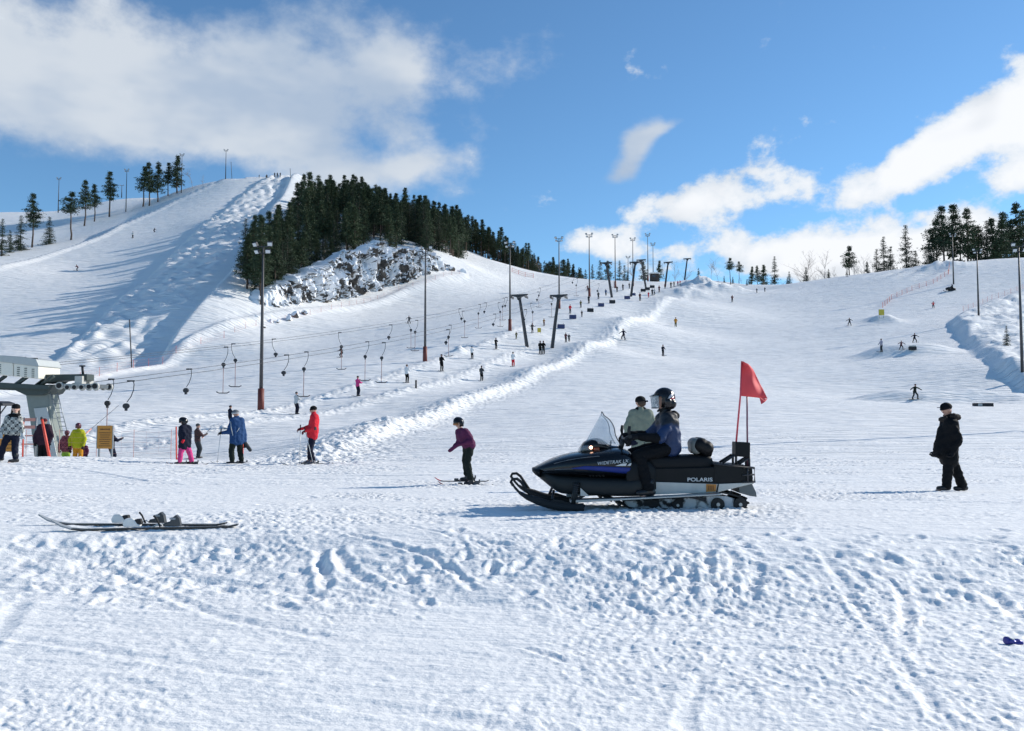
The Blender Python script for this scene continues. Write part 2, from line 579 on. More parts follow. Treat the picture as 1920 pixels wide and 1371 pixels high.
def features(x, y):
    z = np.zeros(x.shape)
    far = (y > 24)
    if not far.any():
        return z
    xs, ys = x[far], y[far]
    f = np.zeros(xs.shape)
    lump = fbm(xs * 0.9, ys * 0.9, 3, 5)
    d, s, t = pdist(xs, ys, BERM)
    ends = smoothstep(0.0, 0.10, t) * (0.55 + 0.6 * smoothstep(0.0, 0.35, t) * smoothstep(1.0, 0.75, t))
    w = np.where(s > 0, 2.5, 0.9)
    f += np.exp(-(d / w) ** 2) * 0.55 * ends * (1 + 0.15 * lump)
    d, s, t = pdist(xs, ys, RIDGE_MID)
    f += np.exp(-(d / 1.1) ** 2) * 0.26 * smoothstep(0, 0.12, t) * smoothstep(1, 0.8, t) * (1 + 0.3 * lump)
    d, s, t = pdist(xs, ys, RIDGE_LEFT)
    f += np.exp(-(d / 1.0) ** 2) * 0.24 * smoothstep(1, 0.85, t) * (1 + 0.3 * lump)
    d, s, t = pdist(xs, ys, HILL_EDGE)
    f += np.exp(-(d / 0.9) ** 2) * 0.7 - np.where(s > 0, 1, 0) * smoothstep(0, 3, d) * np.exp(-d / 14) * 1.6
    d, s, t = pdist(xs, ys, PISTE_EDGE)
    f += np.exp(-(d / 1.2) ** 2) * 0.65 - np.where(s > 0, 1, 0) * smoothstep(0.5, 2.0, d) * np.exp(-d / 5) * 0.5
    # mogul piste: raised strip with steps down to the left
    yy = np.clip(ys, MOG_L[0, 1], MOG_L[-1, 1])
    xl = np.interp(yy, MOG_L[:, 1], MOG_L[:, 0]); xr = np.interp(yy, MOG_R[:, 1], MOG_R[:, 0])
    inr = smoothstep(MOG_L[0, 1] - 2, MOG_L[0, 1] + 8, ys) * smoothstep(MOG_L[-1, 1] + 14, MOG_L[-1, 1] + 2, ys)
    strip = smoothstep(-0.5, 0.5, xs - xl)
    right = smoothstep(-0.8, 0.8, xs - xr)
    f += inr * (0.9 * strip * (1 - right * smoothstep(0, 25, xs - xr)) + 2.1 * right * np.exp(-np.clip(xs - xr, 0, 99) / 10))
    u = (xs - xl) / np.maximum(xr - xl, 1)
    gx = xs + 0.5 * gnoise(xs * 0.2, ys * 0.2, 3) * 3
    gy = ys + 0.5 * gnoise(xs * 0.2 + 9, ys * 0.2, 4) * 3
    k = 2 * math.pi / 4.6
    mog = np.sin(gx * k + gy * k * 0.45) * np.sin(gy * k * 0.62 - gx * k * 0.35)
    keep = strip * (1 - right) * (smoothstep(0.85, 0.72, u) + smoothstep(190, 215, ys) * 0.9).clip(0, 1)
    f += inr * keep * (0.46 + 0.24 * smoothstep(150, 210, ys)) * mog * (0.8 + 0.5 * gnoise(xs * 0.11, ys * 0.11, 8))
    # right hand snow bank
    d, s, t = pdist(xs, ys, BANK)
    ins = np.where(s < 0, 1, 0) * (ys > 45)
    f += ins * smoothstep(0, 2.6, d) * 1.4 * np.exp(-np.clip(d - 3, 0, 99) / 16) * (1 + 0.3 * fbm(xs * 0.16, ys * 0.16, 3, 21))
    # jumps on the right piste
    for (px, py, dd, rx, ry, h) in JUMPS:
        c = P(px, py, dd)
        e = (((xs - c.x) / rx) ** 2 + ((ys - c.y) / ry) ** 2)
        f += h * smoothstep(1.0, 0.25, np.sqrt(e))
    for (px, py, dd, rx, ry, h) in PILES:
        c = P(px, py, dd)
        e = np.sqrt(((xs - c.x) / rx) ** 2 + ((ys - c.y) / ry) ** 2)
        f += h * np.exp(-e * e) * (1 + 0.35 * fbm(xs * 0.35, ys * 0.35, 3, 31))
    # small moguls by the right hand net
    c = P(1715, 518, 226)
    e = np.exp(-(((xs - c.x) / 11) ** 2 + ((ys - c.y) / 12) ** 2) ** 2)
    f += e * 0.45 * np.sin(xs * 1.3) * np.sin(ys * 1.0 + xs * 0.4)
    f += (0.10 * gnoise(xs * 0.08, ys * 0.08, 40) * smoothstep(40, 90, ys))
    z[far] = f
    return z


JUMPS = [(1700, 664, 122, 9.5, 5.5, 1.45), (1730, 770, 84, 8.5, 4.0, 1.2), (1880, 772, 84, 6, 3.6, 0.9)]
PILES = [(1318, 535, 232, 5.5, 5, 3.4), (1352, 545, 222, 7, 5, 2.0), (1655, 592, 163, 2.4, 4.5, 1.3), (1290, 545, 214, 6, 4, 1.2),
         (862, 664, 113, 0.8, 0.8, 0.9), (700, 800, 51, 4, 2, 0.4), (1770, 505, 228, 6, 5, 1.6)]


def H(x, y):
    x = np.asarray(x, float); y = np.asarray(y, float)
    x, y = np.broadcast_arrays(x, y)
    return base(x, y) + features(x, y)


def ground(px, py, lo=3.0, hi=400.0, sink=0.0):
    """point of the terrain seen at a pixel"""
    d = hit(px, py, H, lo, hi)
    if d is None:
        return None
    p = P(px, py, d)
    p.z = float(H(np.array([p.x]), np.array([p.y]))[0]) - sink
    return p


def gxy(x, y):
    return float(H(np.array([x]), np.array([y]))[0])


def column(px, d):
    """point of the terrain in a pixel column at a depth"""
    x = (px - CX) / F * d
    for _ in range(3):
        z = gxy(x, d)
        x = (px - CX) / F * (d * CP + z * SP)
    return Vector((x, d, z))


# ------------------------------------------------------------------ terrain mesh
def snow_relief(x, y, r):
    """trampled snow close to the camera: lumps, ski tracks, footprints"""
    z = np.zeros(x.shape)
    m = r < 60
    xs, ys, rs = x[m], y[m], r[m]
    fade = smoothstep(60, 30, rs)
    wx = xs + 0.25 * gnoise(xs * 0.9, ys * 0.9, 50); wy = ys + 0.25 * gnoise(xs * 0.9 + 5, ys * 0.9, 51)
    rough = smoothstep(-0.35, 0.55, fbm(xs * 0.28, ys * 0.28, 3, 60))
    bank = np.exp(-((ys - 7.6 + 0.4 * np.sin(xs * 0.5)) / 0.85) ** 2) * (0.55 + 0.45 * smoothstep(-0.3, 0.4, gnoise(xs * 0.45, ys * 0.3, 61)))
    amp = 0.45 + 0.75 * rough + 1.1 * bank
    n1 = fbm(wx * 1.1, wy * 1.5, 3, 62)
    n2 = fbm(wx * 7.5, wy * 9.5, 3, 63, 0.65)
    bil = 1 - np.abs(fbm(wx * 4.6, wy * 5.4, 3, 64))          # crusty lumps
    n3 = gnoise(xs * 17, ys * 17, 65)
    # skidded streaks running off to the lower right and lower left
    def streak(an, seed):
        u, v = xs * math.cos(an) + ys * math.sin(an), -xs * math.sin(an) + ys * math.cos(an)
        return fbm(u * 1.3, v * 11.0, 2, seed)
    patch = gnoise(xs * 0.33, ys * 0.4, 71)
    st = smoothstep(0.0, 0.6, patch) * streak(-0.55, 72) + smoothstep(0.0, 0.6, -patch) * streak(0.3, 73) + 0.7 * streak(0.02, 74)
    h = amp * (0.007 * n1 + 0.013 * n2 + 0.016 * smoothstep(0.72, 1.0, bil) * rough + 0.0115 * n3 * (0.35 + rough) + 0.0075 * gnoise(xs * 34, ys * 34, 69))
    h += 0.0065 * st
    # ridged clods
    clod = smoothstep(0.25, 0.75, gnoise(wx * 9.0, wy * 9.0, 66)) * smoothstep(-0.05, 0.45, gnoise(xs * 1.3, ys * 1.5, 67))
    h += 0.034 * clod * (0.5 + 1.3 * bank)
    h += 0.062 * bank * fbm(wx * 2.4, wy * 2.6, 4, 68, 0.6)
    rnd = R(11)
    # ski and sledge tracks: shallow grooves with thrown up edges
    for k in range(46):
        if k < 18:
            a = Vector((rnd.uniform(-7, 7), rnd.uniform(3.4, 9)))
            an = rnd.uniform(-0.7, 0.45) + (math.pi / 2 if k % 3 == 0 else 0)
            L = rnd.uniform(2, 5)
        else:
            a = Vector((rnd.uniform(-16, 16), rnd.uniform(8.5, 26)))
            an = rnd.uniform(-0.25, 0.25)
            L = rnd.uniform(3, 10)
        cur = rnd.uniform(-0.12, 0.12)
        path = [a]
        st = L / 8
        for i in range(8):
            path.append(path[-1] + Vector((math.cos(an), math.sin(an))) * st)
            an += cur * st
        pth = np.array([(p.x, p.y) for p in path])
        lo, hi = pth.min(0) - 0.5, pth.max(0) + 0.5
        b = (xs > lo[0]) & (xs < hi[0]) & (ys > lo[1]) & (ys < hi[1])
        if not b.any():
            continue
        d, s, t = pdist(xs[b], ys[b], pth)
        wd = rnd.uniform(0.045, 0.09)
        e = smoothstep(0, 0.08, t) * smoothstep(1, 0.92, t)
        wob = 1 + 0.4 * gnoise(xs[b] * 3, ys[b] * 3, 70 + k)
        h[b] += e * wob * rnd.uniform(0.3, 0.8) * (-0.028 * np.exp(-(d / wd) ** 2) + 0.022 * np.exp(-((d - 1.9 * wd) / (0.7 * wd)) ** 2))
    # tracks that can be followed in the photograph
    for pix, wd, dp in NEAR_TRACKS:
        pth = np.array([(P(px, py, hit(px, py, base, 3, 30)).x, hit(px, py, base, 3, 30)) for px, py in pix])
        lo, hi = pth.min(0) - 0.5, pth.max(0) + 0.5
        b = (xs > lo[0]) & (xs < hi[0]) & (ys > lo[1]) & (ys < hi[1])
        d, s, t = pdist(xs[b], ys[b], pth)
        wob = 1 + 0.5 * gnoise(xs[b] * 4, ys[b] * 4, 78)
        d = d + 0.025 * gnoise(xs[b] * 5, ys[b] * 5, 79)
        e = smoothstep(0, 0.05, t) * smoothstep(1, 0.95, t)
        h[b] += e * (-0.7 * dp * np.exp(-(d / (0.7 * wd)) ** 2) + 0.45 * dp * wob * np.exp(-((d - 1.5 * wd) / (0.55 * wd)) ** 2))
    # boot prints
    for k in range(330):
        if k < 250:
            cx, cy = rnd.uniform(-5.5, 5.5), rnd.choice([rnd.uniform(6.6, 8.6), rnd.uniform(6.9, 8.3), rnd.uniform(6.2, 9.5)])
        else:
            cx, cy = rnd.uniform(-9, 9), rnd.uniform(4, 13)
        b = (np.abs(xs - cx) < 0.4) & (np.abs(ys - cy) < 0.4)
        if not b.any():
            continue
        an = rnd.uniform(0, 3.14)
        dx, dy = xs[b] - cx, ys[b] - cy
        u = (dx * math.cos(an) + dy * math.sin(an)) / rnd.uniform(0.10, 0.16)
        v = (-dx * math.sin(an) + dy * math.cos(an)) / rnd.uniform(0.05, 0.085)
        q = np.sqrt(u * u + v * v) + 0.25 * gnoise(xs[b] * 8, ys[b] * 8, 80)
        h[b] += rnd.uniform(0.25, 0.75) * (1.0 if 6.3 < cy < 9 else 0.45) * (-0.05 * smoothstep(1.2, 0.5, q) + 0.024 * np.exp(-((q - 1.5) / 0.35) ** 2))
    z[m] = 0.44 * h * fade * (1 + 0.8 * smoothstep(8.9, 10.5, ys)) * (0.82 + 0.18 * smoothstep(5.5, 6.8, ys))
    far = r > 20
    xf, yf = x[far], y[far]
    z[far] += 0.035 * fbm(xf * 0.55, yf * 0.55, 3, 90) * smoothstep(20, 60, r[far])
    # clods thrown up along the ploughed banks
    for path, w, a in ((BERM, 2.2, 0.11), (RIDGE_MID, 1.2, 0.10), (RIDGE_LEFT, 1.2, 0.09), (PISTE_EDGE, 1.5, 0.03)):
        b = (x > path[:, 0].min() - 5) & (x < path[:, 0].max() + 5) & (y > path[:, 1].min() - 5) & (y < path[:, 1].max() + 5)
        d, s, t = pdist(x[b], y[b], path)
        z[b] += np.exp(-(d / w) ** 2) * a * fbm(x[b] * 2.3, y[b] * 2.3, 3, 95, 0.7)
    # undisturbed bumpy snow on the right bank and below the cliff
    b = (x > 45) & (y > 50) & (y < 230)
    d, s, t = pdist(x[b], y[b], BANK)
    z[b] += np.where(s < 0, 1, 0) * smoothstep(0.5, 4, d) * 0.35 * fbm(x[b] * 0.4, y[b] * 0.4, 4, 97)
    return z


NEAR_TRACKS = [([(606, 1030), (602, 1060), (612, 1108)], 0.06, 0.07), ([(640, 1000), (720, 1015), (800, 1042), (860, 1078), (892, 1112)], 0.05, 0.05), ([(625, 1030), (650, 1065), (700, 1100)], 0.07, 0.06),
               ([(1536, 1030), (1580, 1095), (1640, 1180), (1720, 1290), (1790, 1371)], 0.05, 0.03), ([(1690, 1105), (1697, 1160), (1695, 1215)], 0.05, 0.04), ([(1325, 1035), (1330, 1095)], 0.05, 0.06),
               ([(1200, 1165), (1380, 1160), (1575, 1150)], 0.04, 0.03), ([(0, 1195), (160, 1215), (330, 1245), (520, 1275)], 0.06, 0.03), ([(190, 1060), (300, 1110), (420, 1160), (640, 1200)], 0.06, 0.03),
               ([(980, 1215), (1060, 1240)], 0.04, 0.035), ([(1320, 1260), (1290, 1320), (1280, 1371)], 0.05, 0.025), ([(1850, 1110), (1919, 1160)], 0.07, 0.06), ([(760, 985), (860, 1010), (880, 1050)], 0.04, 0.03)]


def build_terrain():
    dense = np.radians(np.linspace(-37, 37, 800))
    side = np.radians(np.linspace(37, 180, 44)[1:])
    th = np.r_[-side[::-1][1:], dense, side]                 # angle from +Y, clockwise
    r = np.r_[np.linspace(0.3, 2.8, 8), np.geomspace(3.0, 30, 640), np.geomspace(30, 330, 330)[1:], np.geomspace(330, 900, 30)[1:]]
    TT, RR = np.meshgrid(th, r)
    x, y = RR * np.sin(TT), RR * np.cos(TT)
    # smooth part on a coarser net, then refined
    ri = np.unique(np.r_[np.arange(0, len(r), 5), len(r) - 1]); ti = np.unique(np.r_[np.arange(0, len(th), 5), len(th) - 1, np.arange(0, 44), np.arange(len(th) - 44, len(th))])
    zc = tps(RR[np.ix_(ri, ti)] * np.sin(TT[np.ix_(ri, ti)]), RR[np.ix_(ri, ti)] * np.cos(TT[np.ix_(ri, ti)]))
    zr = np.stack([np.interp(r, r[ri], zc[:, k]) for k in range(len(ti))], 1)
    far = np.stack([np.interp(th, th[ti], zr[k]) for k in range(len(r))], 0)
    z = base(x, y, far) + features(x, y)
    z += snow_relief(x, y, RR)
    nr, nc = x.shape
    co = np.stack([x, y, z], -1).reshape(-1, 3)
    idx = np.arange(nr * nc).reshape(nr, nc)
    q = np.stack([idx[:-1, :-1], idx[:-1, 1:], idx[1:, 1:], idx[1:, :-1]], -1)[:, :, ::-1].reshape(-1, 4)
    me = bpy.data.meshes.new('snow_ground')
    me.vertices.add(len(co)); me.vertices.foreach_set('co', co.ravel())
    me.loops.add(q.size); me.loops.foreach_set('vertex_index', q.ravel().astype(np.int32))
    me.polygons.add(len(q))
    me.polygons.foreach_set('loop_start', np.arange(0, q.size, 4, dtype=np.int32))
    me.polygons.foreach_set('loop_total', np.full(len(q), 4, dtype=np.int32))
    me.polygons.foreach_set('use_smooth', np.ones(len(q), dtype=bool))
    me.update(calc_edges=True)
    o = link('snow_ground', me, snow_material())
    tag(o, 'packed white snow of the ski slopes and level ground', None, None, 'structure')
    return o


def snow_material():
    m = bpy.data.materials.new('snow')
    m.use_nodes = True
    nt = m.node_tree
    N, L = nt.nodes.new, nt.links.new
    b = nt.nodes['Principled BSDF']
    b.inputs['Roughness'].default_value = 0.62
    b.inputs['Specular IOR Level'].default_value = 0.25
    tc = N('ShaderNodeTexCoord')

    def noise(scale, detail, stretch=(1, 1, 1), rot=0.0, dist=0.0, rough=0.55):
        mp = N('ShaderNodeMapping'); mp.inputs['Scale'].default_value = stretch; mp.inputs['Rotation'].default_value = (0, 0, rot)
        L(tc.outputs['Object'], mp.inputs[0])
        n = N('ShaderNodeTexNoise'); n.noise_dimensions = '2D'; n.inputs['Scale'].default_value = scale; n.inputs['Detail'].default_value = detail
        n.inputs['Distortion'].default_value = dist; n.inputs['Roughness'].default_value = rough
        L(mp.outputs[0], n.inputs['Vector'])
        return n.outputs['Fac']

    def bump(h, dist, strength, prev=None):
        bp = N('ShaderNodeBump'); bp.inputs['Distance'].default_value = dist; bp.inputs['Strength'].default_value = strength
        L(h, bp.inputs['Height'])
        if prev is not None:
            L(prev, bp.inputs['Normal'])
        return bp.outputs[0]

    def ridged(v, w):
        a = N('ShaderNodeMath'); a.operation = 'SUBTRACT'; L(v, a.inputs[0]); a.inputs[1].default_value = 0.5
        c = N('ShaderNodeMath'); c.operation = 'ABSOLUTE'; L(a.outputs[0], c.inputs[0])
        mr = N('ShaderNodeMapRange'); mr.interpolation_type = 'SMOOTHSTEP'
        mr.inputs['From Min'].default_value = 0.0; mr.inputs['From Max'].default_value = w
        L(c.outputs[0], mr.inputs['Value'])
        return mr.outputs[0]

    # ski scratches: thin curved grooves in several directions; grain and wind crust
    def madd(v, k, prev=None):
        q = N('ShaderNodeMath'); q.operation = 'MULTIPLY_ADD' if prev is not None else 'MULTIPLY'
        L(v, q.inputs[0]); q.inputs[1].default_value = k
        if prev is not None:
            L(prev, q.inputs[2])
        return q.outputs[0]
    sp = N('ShaderNodeSeparateXYZ'); L(tc.outputs['Object'], sp.inputs[0])
    pm = N('ShaderNodeMapRange'); pm.inputs['From Min'].default_value = 15.0; pm.inputs['From Max'].default_value = 34.0
    L(sp.outputs['Y'], pm.inputs['Value'])                       # skied pistes against trampled level ground

    def groove(v, lo, hi):
        mr = N('ShaderNodeMapRange'); mr.interpolation_type = 'SMOOTHSTEP'
        mr.inputs['From Min'].default_value = lo; mr.inputs['From Max'].default_value = hi
        L(v, mr.inputs['Value'])
        return mr.outputs[0]
    h = madd(groove(noise(1.0, 1.0, (0.13, 2.3, 1), 0.42), 0.70, 0.58), 0.13)
    h = madd(groove(noise(1.0, 1.0, (0.15, 2.0, 1), -0.35), 0.70, 0.58), 0.13, h)
    h = madd(groove(noise(1.0, 1.0, (0.20, 2.8, 1), 1.15), 0.70, 0.60), 0.10, h)
    h = madd(groove(noise(1.0, 1.0, (0.16, 3.2, 1), 0.05), 0.68, 0.58), 0.09, h)
    h = madd(noise(0.55, 3.0, (0.5, 1.6, 1), 0.15, 0, 0.65), 0.19, h)
    ml = N('ShaderNodeMath'); ml.operation = 'MULTIPLY'; L(h, ml.inputs[0]); L(pm.outputs[0], ml.inputs[1])
    h = madd(noise(2.2, 3.0, (0.55, 1.5, 1), 0.2, 0, 0.65), 0.055, ml.outputs[0])
    h = madd(noise(18.0, 3.0, (0.75, 1.25, 1), 0, 0, 0.7), 0.014, h)
    n = bump(h, 1.0, 0.7)
    L(n, b.inputs['Normal'])
    mx = N('ShaderNodeMix'); mx.data_type = 'RGBA'
    mx.inputs[6].default_value = (0.875, 0.87, 0.855, 1)
    mx.inputs[7].default_value = (0.945, 0.935, 0.91, 1)
    L(noise(0.7, 2), mx.inputs[0])
    L(mx.outputs[2], b.inputs['Base Color'])
    MATS['snow'] = m
    return m


build_terrain()
# ------------------------------------------------------------------ rock cliff below the forest
def rock_material(name='snowy_rock', edge=0.52):
    if name in MATS:
        return MATS[name]
    m = bpy.data.materials.new(name)
    m.use_nodes = True
    nt = m.node_tree
    N, L = nt.nodes.new, nt.links.new
    b = nt.nodes['Principled BSDF']
    b.inputs['Roughness'].default_value = 0.8
    b.inputs['Specular IOR Level'].default_value = 0.3
    geo = N('ShaderNodeNewGeometry')
    tc = N('ShaderNodeTexCoord')
    sp = N('ShaderNodeSeparateXYZ'); L(geo.outputs['Normal'], sp.inputs[0])
    mp = N('ShaderNodeMapping'); mp.inputs['Scale'].default_value = (1, 1, 0.24); L(tc.outputs['Object'], mp.inputs[0])
    n = N('ShaderNodeTexNoise'); n.inputs['Scale'].default_value = 0.30; n.inputs['Detail'].default_value = 5; n.inputs['Roughness'].default_value = 0.62
    L(mp.outputs[0], n.inputs['Vector'])
    ad = N('ShaderNodeMath'); ad.operation = 'MULTIPLY_ADD'; L(n.outputs['Fac'], ad.inputs[0]); ad.inputs[1].default_value = 2.6; L(sp.outputs['Z'], ad.inputs[2])
    mr = N('ShaderNodeMapRange'); mr.inputs['From Min'].default_value = edge + 0.72; mr.inputs['From Max'].default_value = edge + 0.86
    L(ad.outputs[0], mr.inputs['Value'])
    n2 = N('ShaderNodeTexNoise'); n2.inputs['Scale'].default_value = 0.8; n2.inputs['Detail'].default_value = 6
    L(tc.outputs['Object'], n2.inputs['Vector'])
    cr = N('ShaderNodeValToRGB')
    cr.color_ramp.elements[0].position = 0.35; cr.color_ramp.elements[0].color = (0.035, 0.035, 0.036, 1)
    cr.color_ramp.elements[1].position = 0.68; cr.color_ramp.elements[1].color = (0.135, 0.122, 0.108, 1)
    L(n2.outputs['Fac'], cr.inputs[0])
    mx = N('ShaderNodeMix'); mx.data_type = 'RGBA'
    L(mr.outputs[0], mx.inputs[0]); L(cr.outputs[0], mx.inputs[6]); mx.inputs[7].default_value = (0.88, 0.89, 0.91, 1)
    L(mx.outputs[2], b.inputs['Base Color'])
    bp = N('ShaderNodeBump'); bp.inputs['Distance'].default_value = 0.25; bp.inputs['Strength'].default_value = 0.5
    L(n.outputs['Fac'], bp.inputs['Height']); L(bp.outputs[0], b.inputs['Normal'])
    MATS[name] = m
    return m


CLIFF_FOOT = [(485, 606, 150), (540, 592, 158), (600, 580, 167), (660, 566, 178), (720, 552, 189), (780, 533, 200), (840, 518, 210), (880, 515, 216)]
CLIFF_TOP_H = [0.3, 4.2, 6.8, 10.0, 12.4, 8.8, 5.6, 0.6]


def build_cliff():
    foot = wpath(CLIFF_FOOT)
    nu, nv = 420, 70
    t = np.linspace(0, 1, nu)
    kt = np.linspace(0, 1, len(foot))
    fx, fy = np.interp(t, kt, foot[:, 0]), np.interp(t, kt, foot[:, 1])
    top = np.interp(t, kt, CLIFF_TOP_H) * (1 + 0.18 * gnoise(t * 14, t * 0, 3))
    dx, dy = np.gradient(fx), np.gradient(fy)
    ln = np.hypot(dx, dy); nx, ny = -dy / ln, dx / ln          # into the hill
    arc = np.r_[0, np.cumsum(np.hypot(np.diff(fx), np.diff(fy)))]
    fz = H(fx, fy)
    V = np.linspace(0, 1, nv)
    co = np.zeros((nv, nu, 3))
    for j, v in enumerate(V):
        back = 2.0 + 9.0 * np.clip(v - 0.72, 0, 1) / 0.28 + 3.2 * v
        up = smoothstep(-0.05, 0.80, np.full(nu, v)) ** 1.15 * top
        up = up - 0.8 * (v < 0.02) - 4.0 * np.clip(v - 0.80, 0, 1) / 0.20
        s = np.full(nu, v)
        # leaning slabs and gullies
        sl = arc * 0.34 + s * top * 0.18
        slab = 1 - np.abs(gnoise(sl * 1.0, s * 0.9 + 3, 12)) * 1.6
        crag = fbm(arc * 0.5 + s * 1.2, s * top * 0.42, 4, 14)
        fine = fbm(arc * 1.6 + s * 2, s * top * 1.1, 3, 15)
        face = smoothstep(0.0, 0.25, s) * smoothstep(1.0, 0.72, s)
        out = face * (0.9 * slab + 1.5 * crag + 0.5 * fine) * np.clip(top / 7, 0.35, 1.3)
        out = np.floor(out * 1.6) / 1.6 * 0.55 + out * 0.45
        co[j, :, 0] = fx + nx * (back - out)
        co[j, :, 1] = fy + ny * (back - out)
        co[j, :, 2] = fz + up + face * 0.7 * fbm(arc * 0.7, s * top * 0.6 + 4, 3, 18)
    idx = np.arange(nu * nv).reshape(nv, nu)
    q = np.stack([idx[:-1, :-1], idx[:-1, 1:], idx[1:, 1:], idx[1:, :-1]], -1).reshape(-1, 4)
    me = bpy.data.meshes.new('rock_cliff')
    me.from_pydata(co.reshape(-1, 3).tolist(), [], q.tolist())
    o = link('rock_cliff', me, rock_material())
    tag(o, 'dark craggy rock cliff hung with snow below the forest', None, None, 'structure')


build_cliff()


def rock_mesh(seed):
    rnd = R(seed)
    bm = bmesh.new()
    bmesh.ops.create_icosphere(bm, subdivisions=3, radius=1)
    planes = [(Vector((rnd.gauss(0, 1), rnd.gauss(0, 1), rnd.gauss(0, 0.7))).normalized(), rnd.uniform(0.45, 0.85)) for _ in range(9)]
    for v in bm.verts:
        for n, d in planes:
            e = v.co.dot(n) - d
            if e > 0:
                v.co -= n * e
    me = bpy.data.meshes.new('boulder')
    bm.to_mesh(me); bm.free()
    return me


ROCKS = [rock_mesh(s) for s in range(5)]
boulders = [(507, 606, 10, 'dark boulder beside the nearest lamp post below the forest'), (522, 606, 9, 'small dark boulder next to the boulder by the lamp post'),
            (541, 601, 13, 'broad split boulder under deep snow left of the cliff'), (553, 594, 14, 'upright dark boulder nearest the foot of the cliff'),
            (596, 548, 15, 'pointed dark rock standing alone on the snow left of the cliff'), (494, 615, 8, 'low snowy boulder at the net behind the nearest lamp post'),
            (868, 513, 12, 'flat snow covered boulder at the right end of the cliff'), (846, 508, 14, 'brown boulder under snow near the right end of the cliff'),
            (482, 596, 7, 'small snow capped rock above the net near the nearest lamp post'), (571, 590, 11, 'dark slab leaning out of snow left of the cliff')]
for i, (px, py, w, lab) in enumerate(boulders):
    p = ground(px, py, 120)
    if p is None:
        continue
    s = w * p.y / F * 0.62
    o = link('boulder', ROCKS[i % 5], rock_material(), loc=p + Vector((0, 0, s * 0.35)), rot=(0.2 * i, 0.3 * i, 1.3 * i), scale=(s, s * 0.9, s * 0.95))
    tag(o, lab, 'rock', 'boulders below the forest')


# ------------------------------------------------------------------ trees
bark_pine = mat('pine_bark', (0.10, 0.068, 0.052), 0.9, 0, 0.35, 3.0, 0.03, 9)
bark_grey = mat('spruce_bark', (0.075, 0.06, 0.05), 0.9, 0, 0.3, 3.0, 0.03, 9)
bark_birch = mat('birch_bark', (0.34, 0.28, 0.25), 0.85, 0, 0.3, 4.0)


def leaf_mat(name, c0, c1):
    m = bpy.data.materials.new(name)
    m.use_nodes = True
    nt = m.node_tree
    b = nt.nodes['Principled BSDF']
    b.inputs['Roughness'].default_value = 0.7
    b.inputs['Specular IOR Level'].default_value = 0.2
    tc = nt.nodes.new('ShaderNodeTexCoord')
    oi = nt.nodes.new('ShaderNodeObjectInfo')
    n = nt.nodes.new('ShaderNodeTexNoise'); n.inputs['Scale'].default_value = 1.1; n.inputs['Detail'].default_value = 4
    nt.links.new(tc.outputs['Object'], n.inputs['Vector'])
    ad = nt.nodes.new('ShaderNodeMath'); ad.operation = 'MULTIPLY_ADD'
    nt.links.new(oi.outputs['Random'], ad.inputs[0]); ad.inputs[1].default_value = 0.5
    nt.links.new(n.outputs['Fac'], ad.inputs[2])
    mr = nt.nodes.new('ShaderNodeMapRange'); mr.inputs['From Min'].default_value = 0.35; mr.inputs['From Max'].default_value = 1.15
    nt.links.new(ad.outputs[0], mr.inputs['Value'])
    mx = nt.nodes.new('ShaderNodeMix'); mx.data_type = 'RGBA'
    mx.inputs[6].default_value = (*c0, 1); mx.inputs[7].default_value = (*c1, 1)
    nt.links.new(mr.outputs[0], mx.inputs[0])
    nt.links.new(mx.outputs[2], b.inputs['Base Color'])
    MATS[name] = m
    return m


needle_pine = leaf_mat('pine_needles', (0.030, 0.052, 0.030), (0.085, 0.115, 0.060))
needle_spruce = leaf_mat('spruce_needles', (0.022, 0.040, 0.026), (0.052, 0.078, 0.044))


def tuft(v, f, c, r, n, rnd, flat=0.55, droop=0.0):
    for _ in range(n):
        d = Vector((rnd.gauss(0, 1), rnd.gauss(0, 1), rnd.gauss(0, flat)))
        d = d.normalized() * r * rnd.uniform(0.25, 1.0)
        p = c + d
        p.z -= droop * d.length
        s = r * rnd.uniform(0.32, 0.62)
        a = Vector((rnd.gauss(0, 1), rnd.gauss(0, 1), rnd.gauss(0, 0.7))).normalized() * s
        b = d.normalized() * s * rnd.uniform(0.8, 1.6) + Vector((0, 0, rnd.uniform(-0.2, 0.3) * s))
        i = len(v)
        v += [p - a * 0.5, p + a * 0.5, p + b]
        f.append((i, i + 1, i + 2))


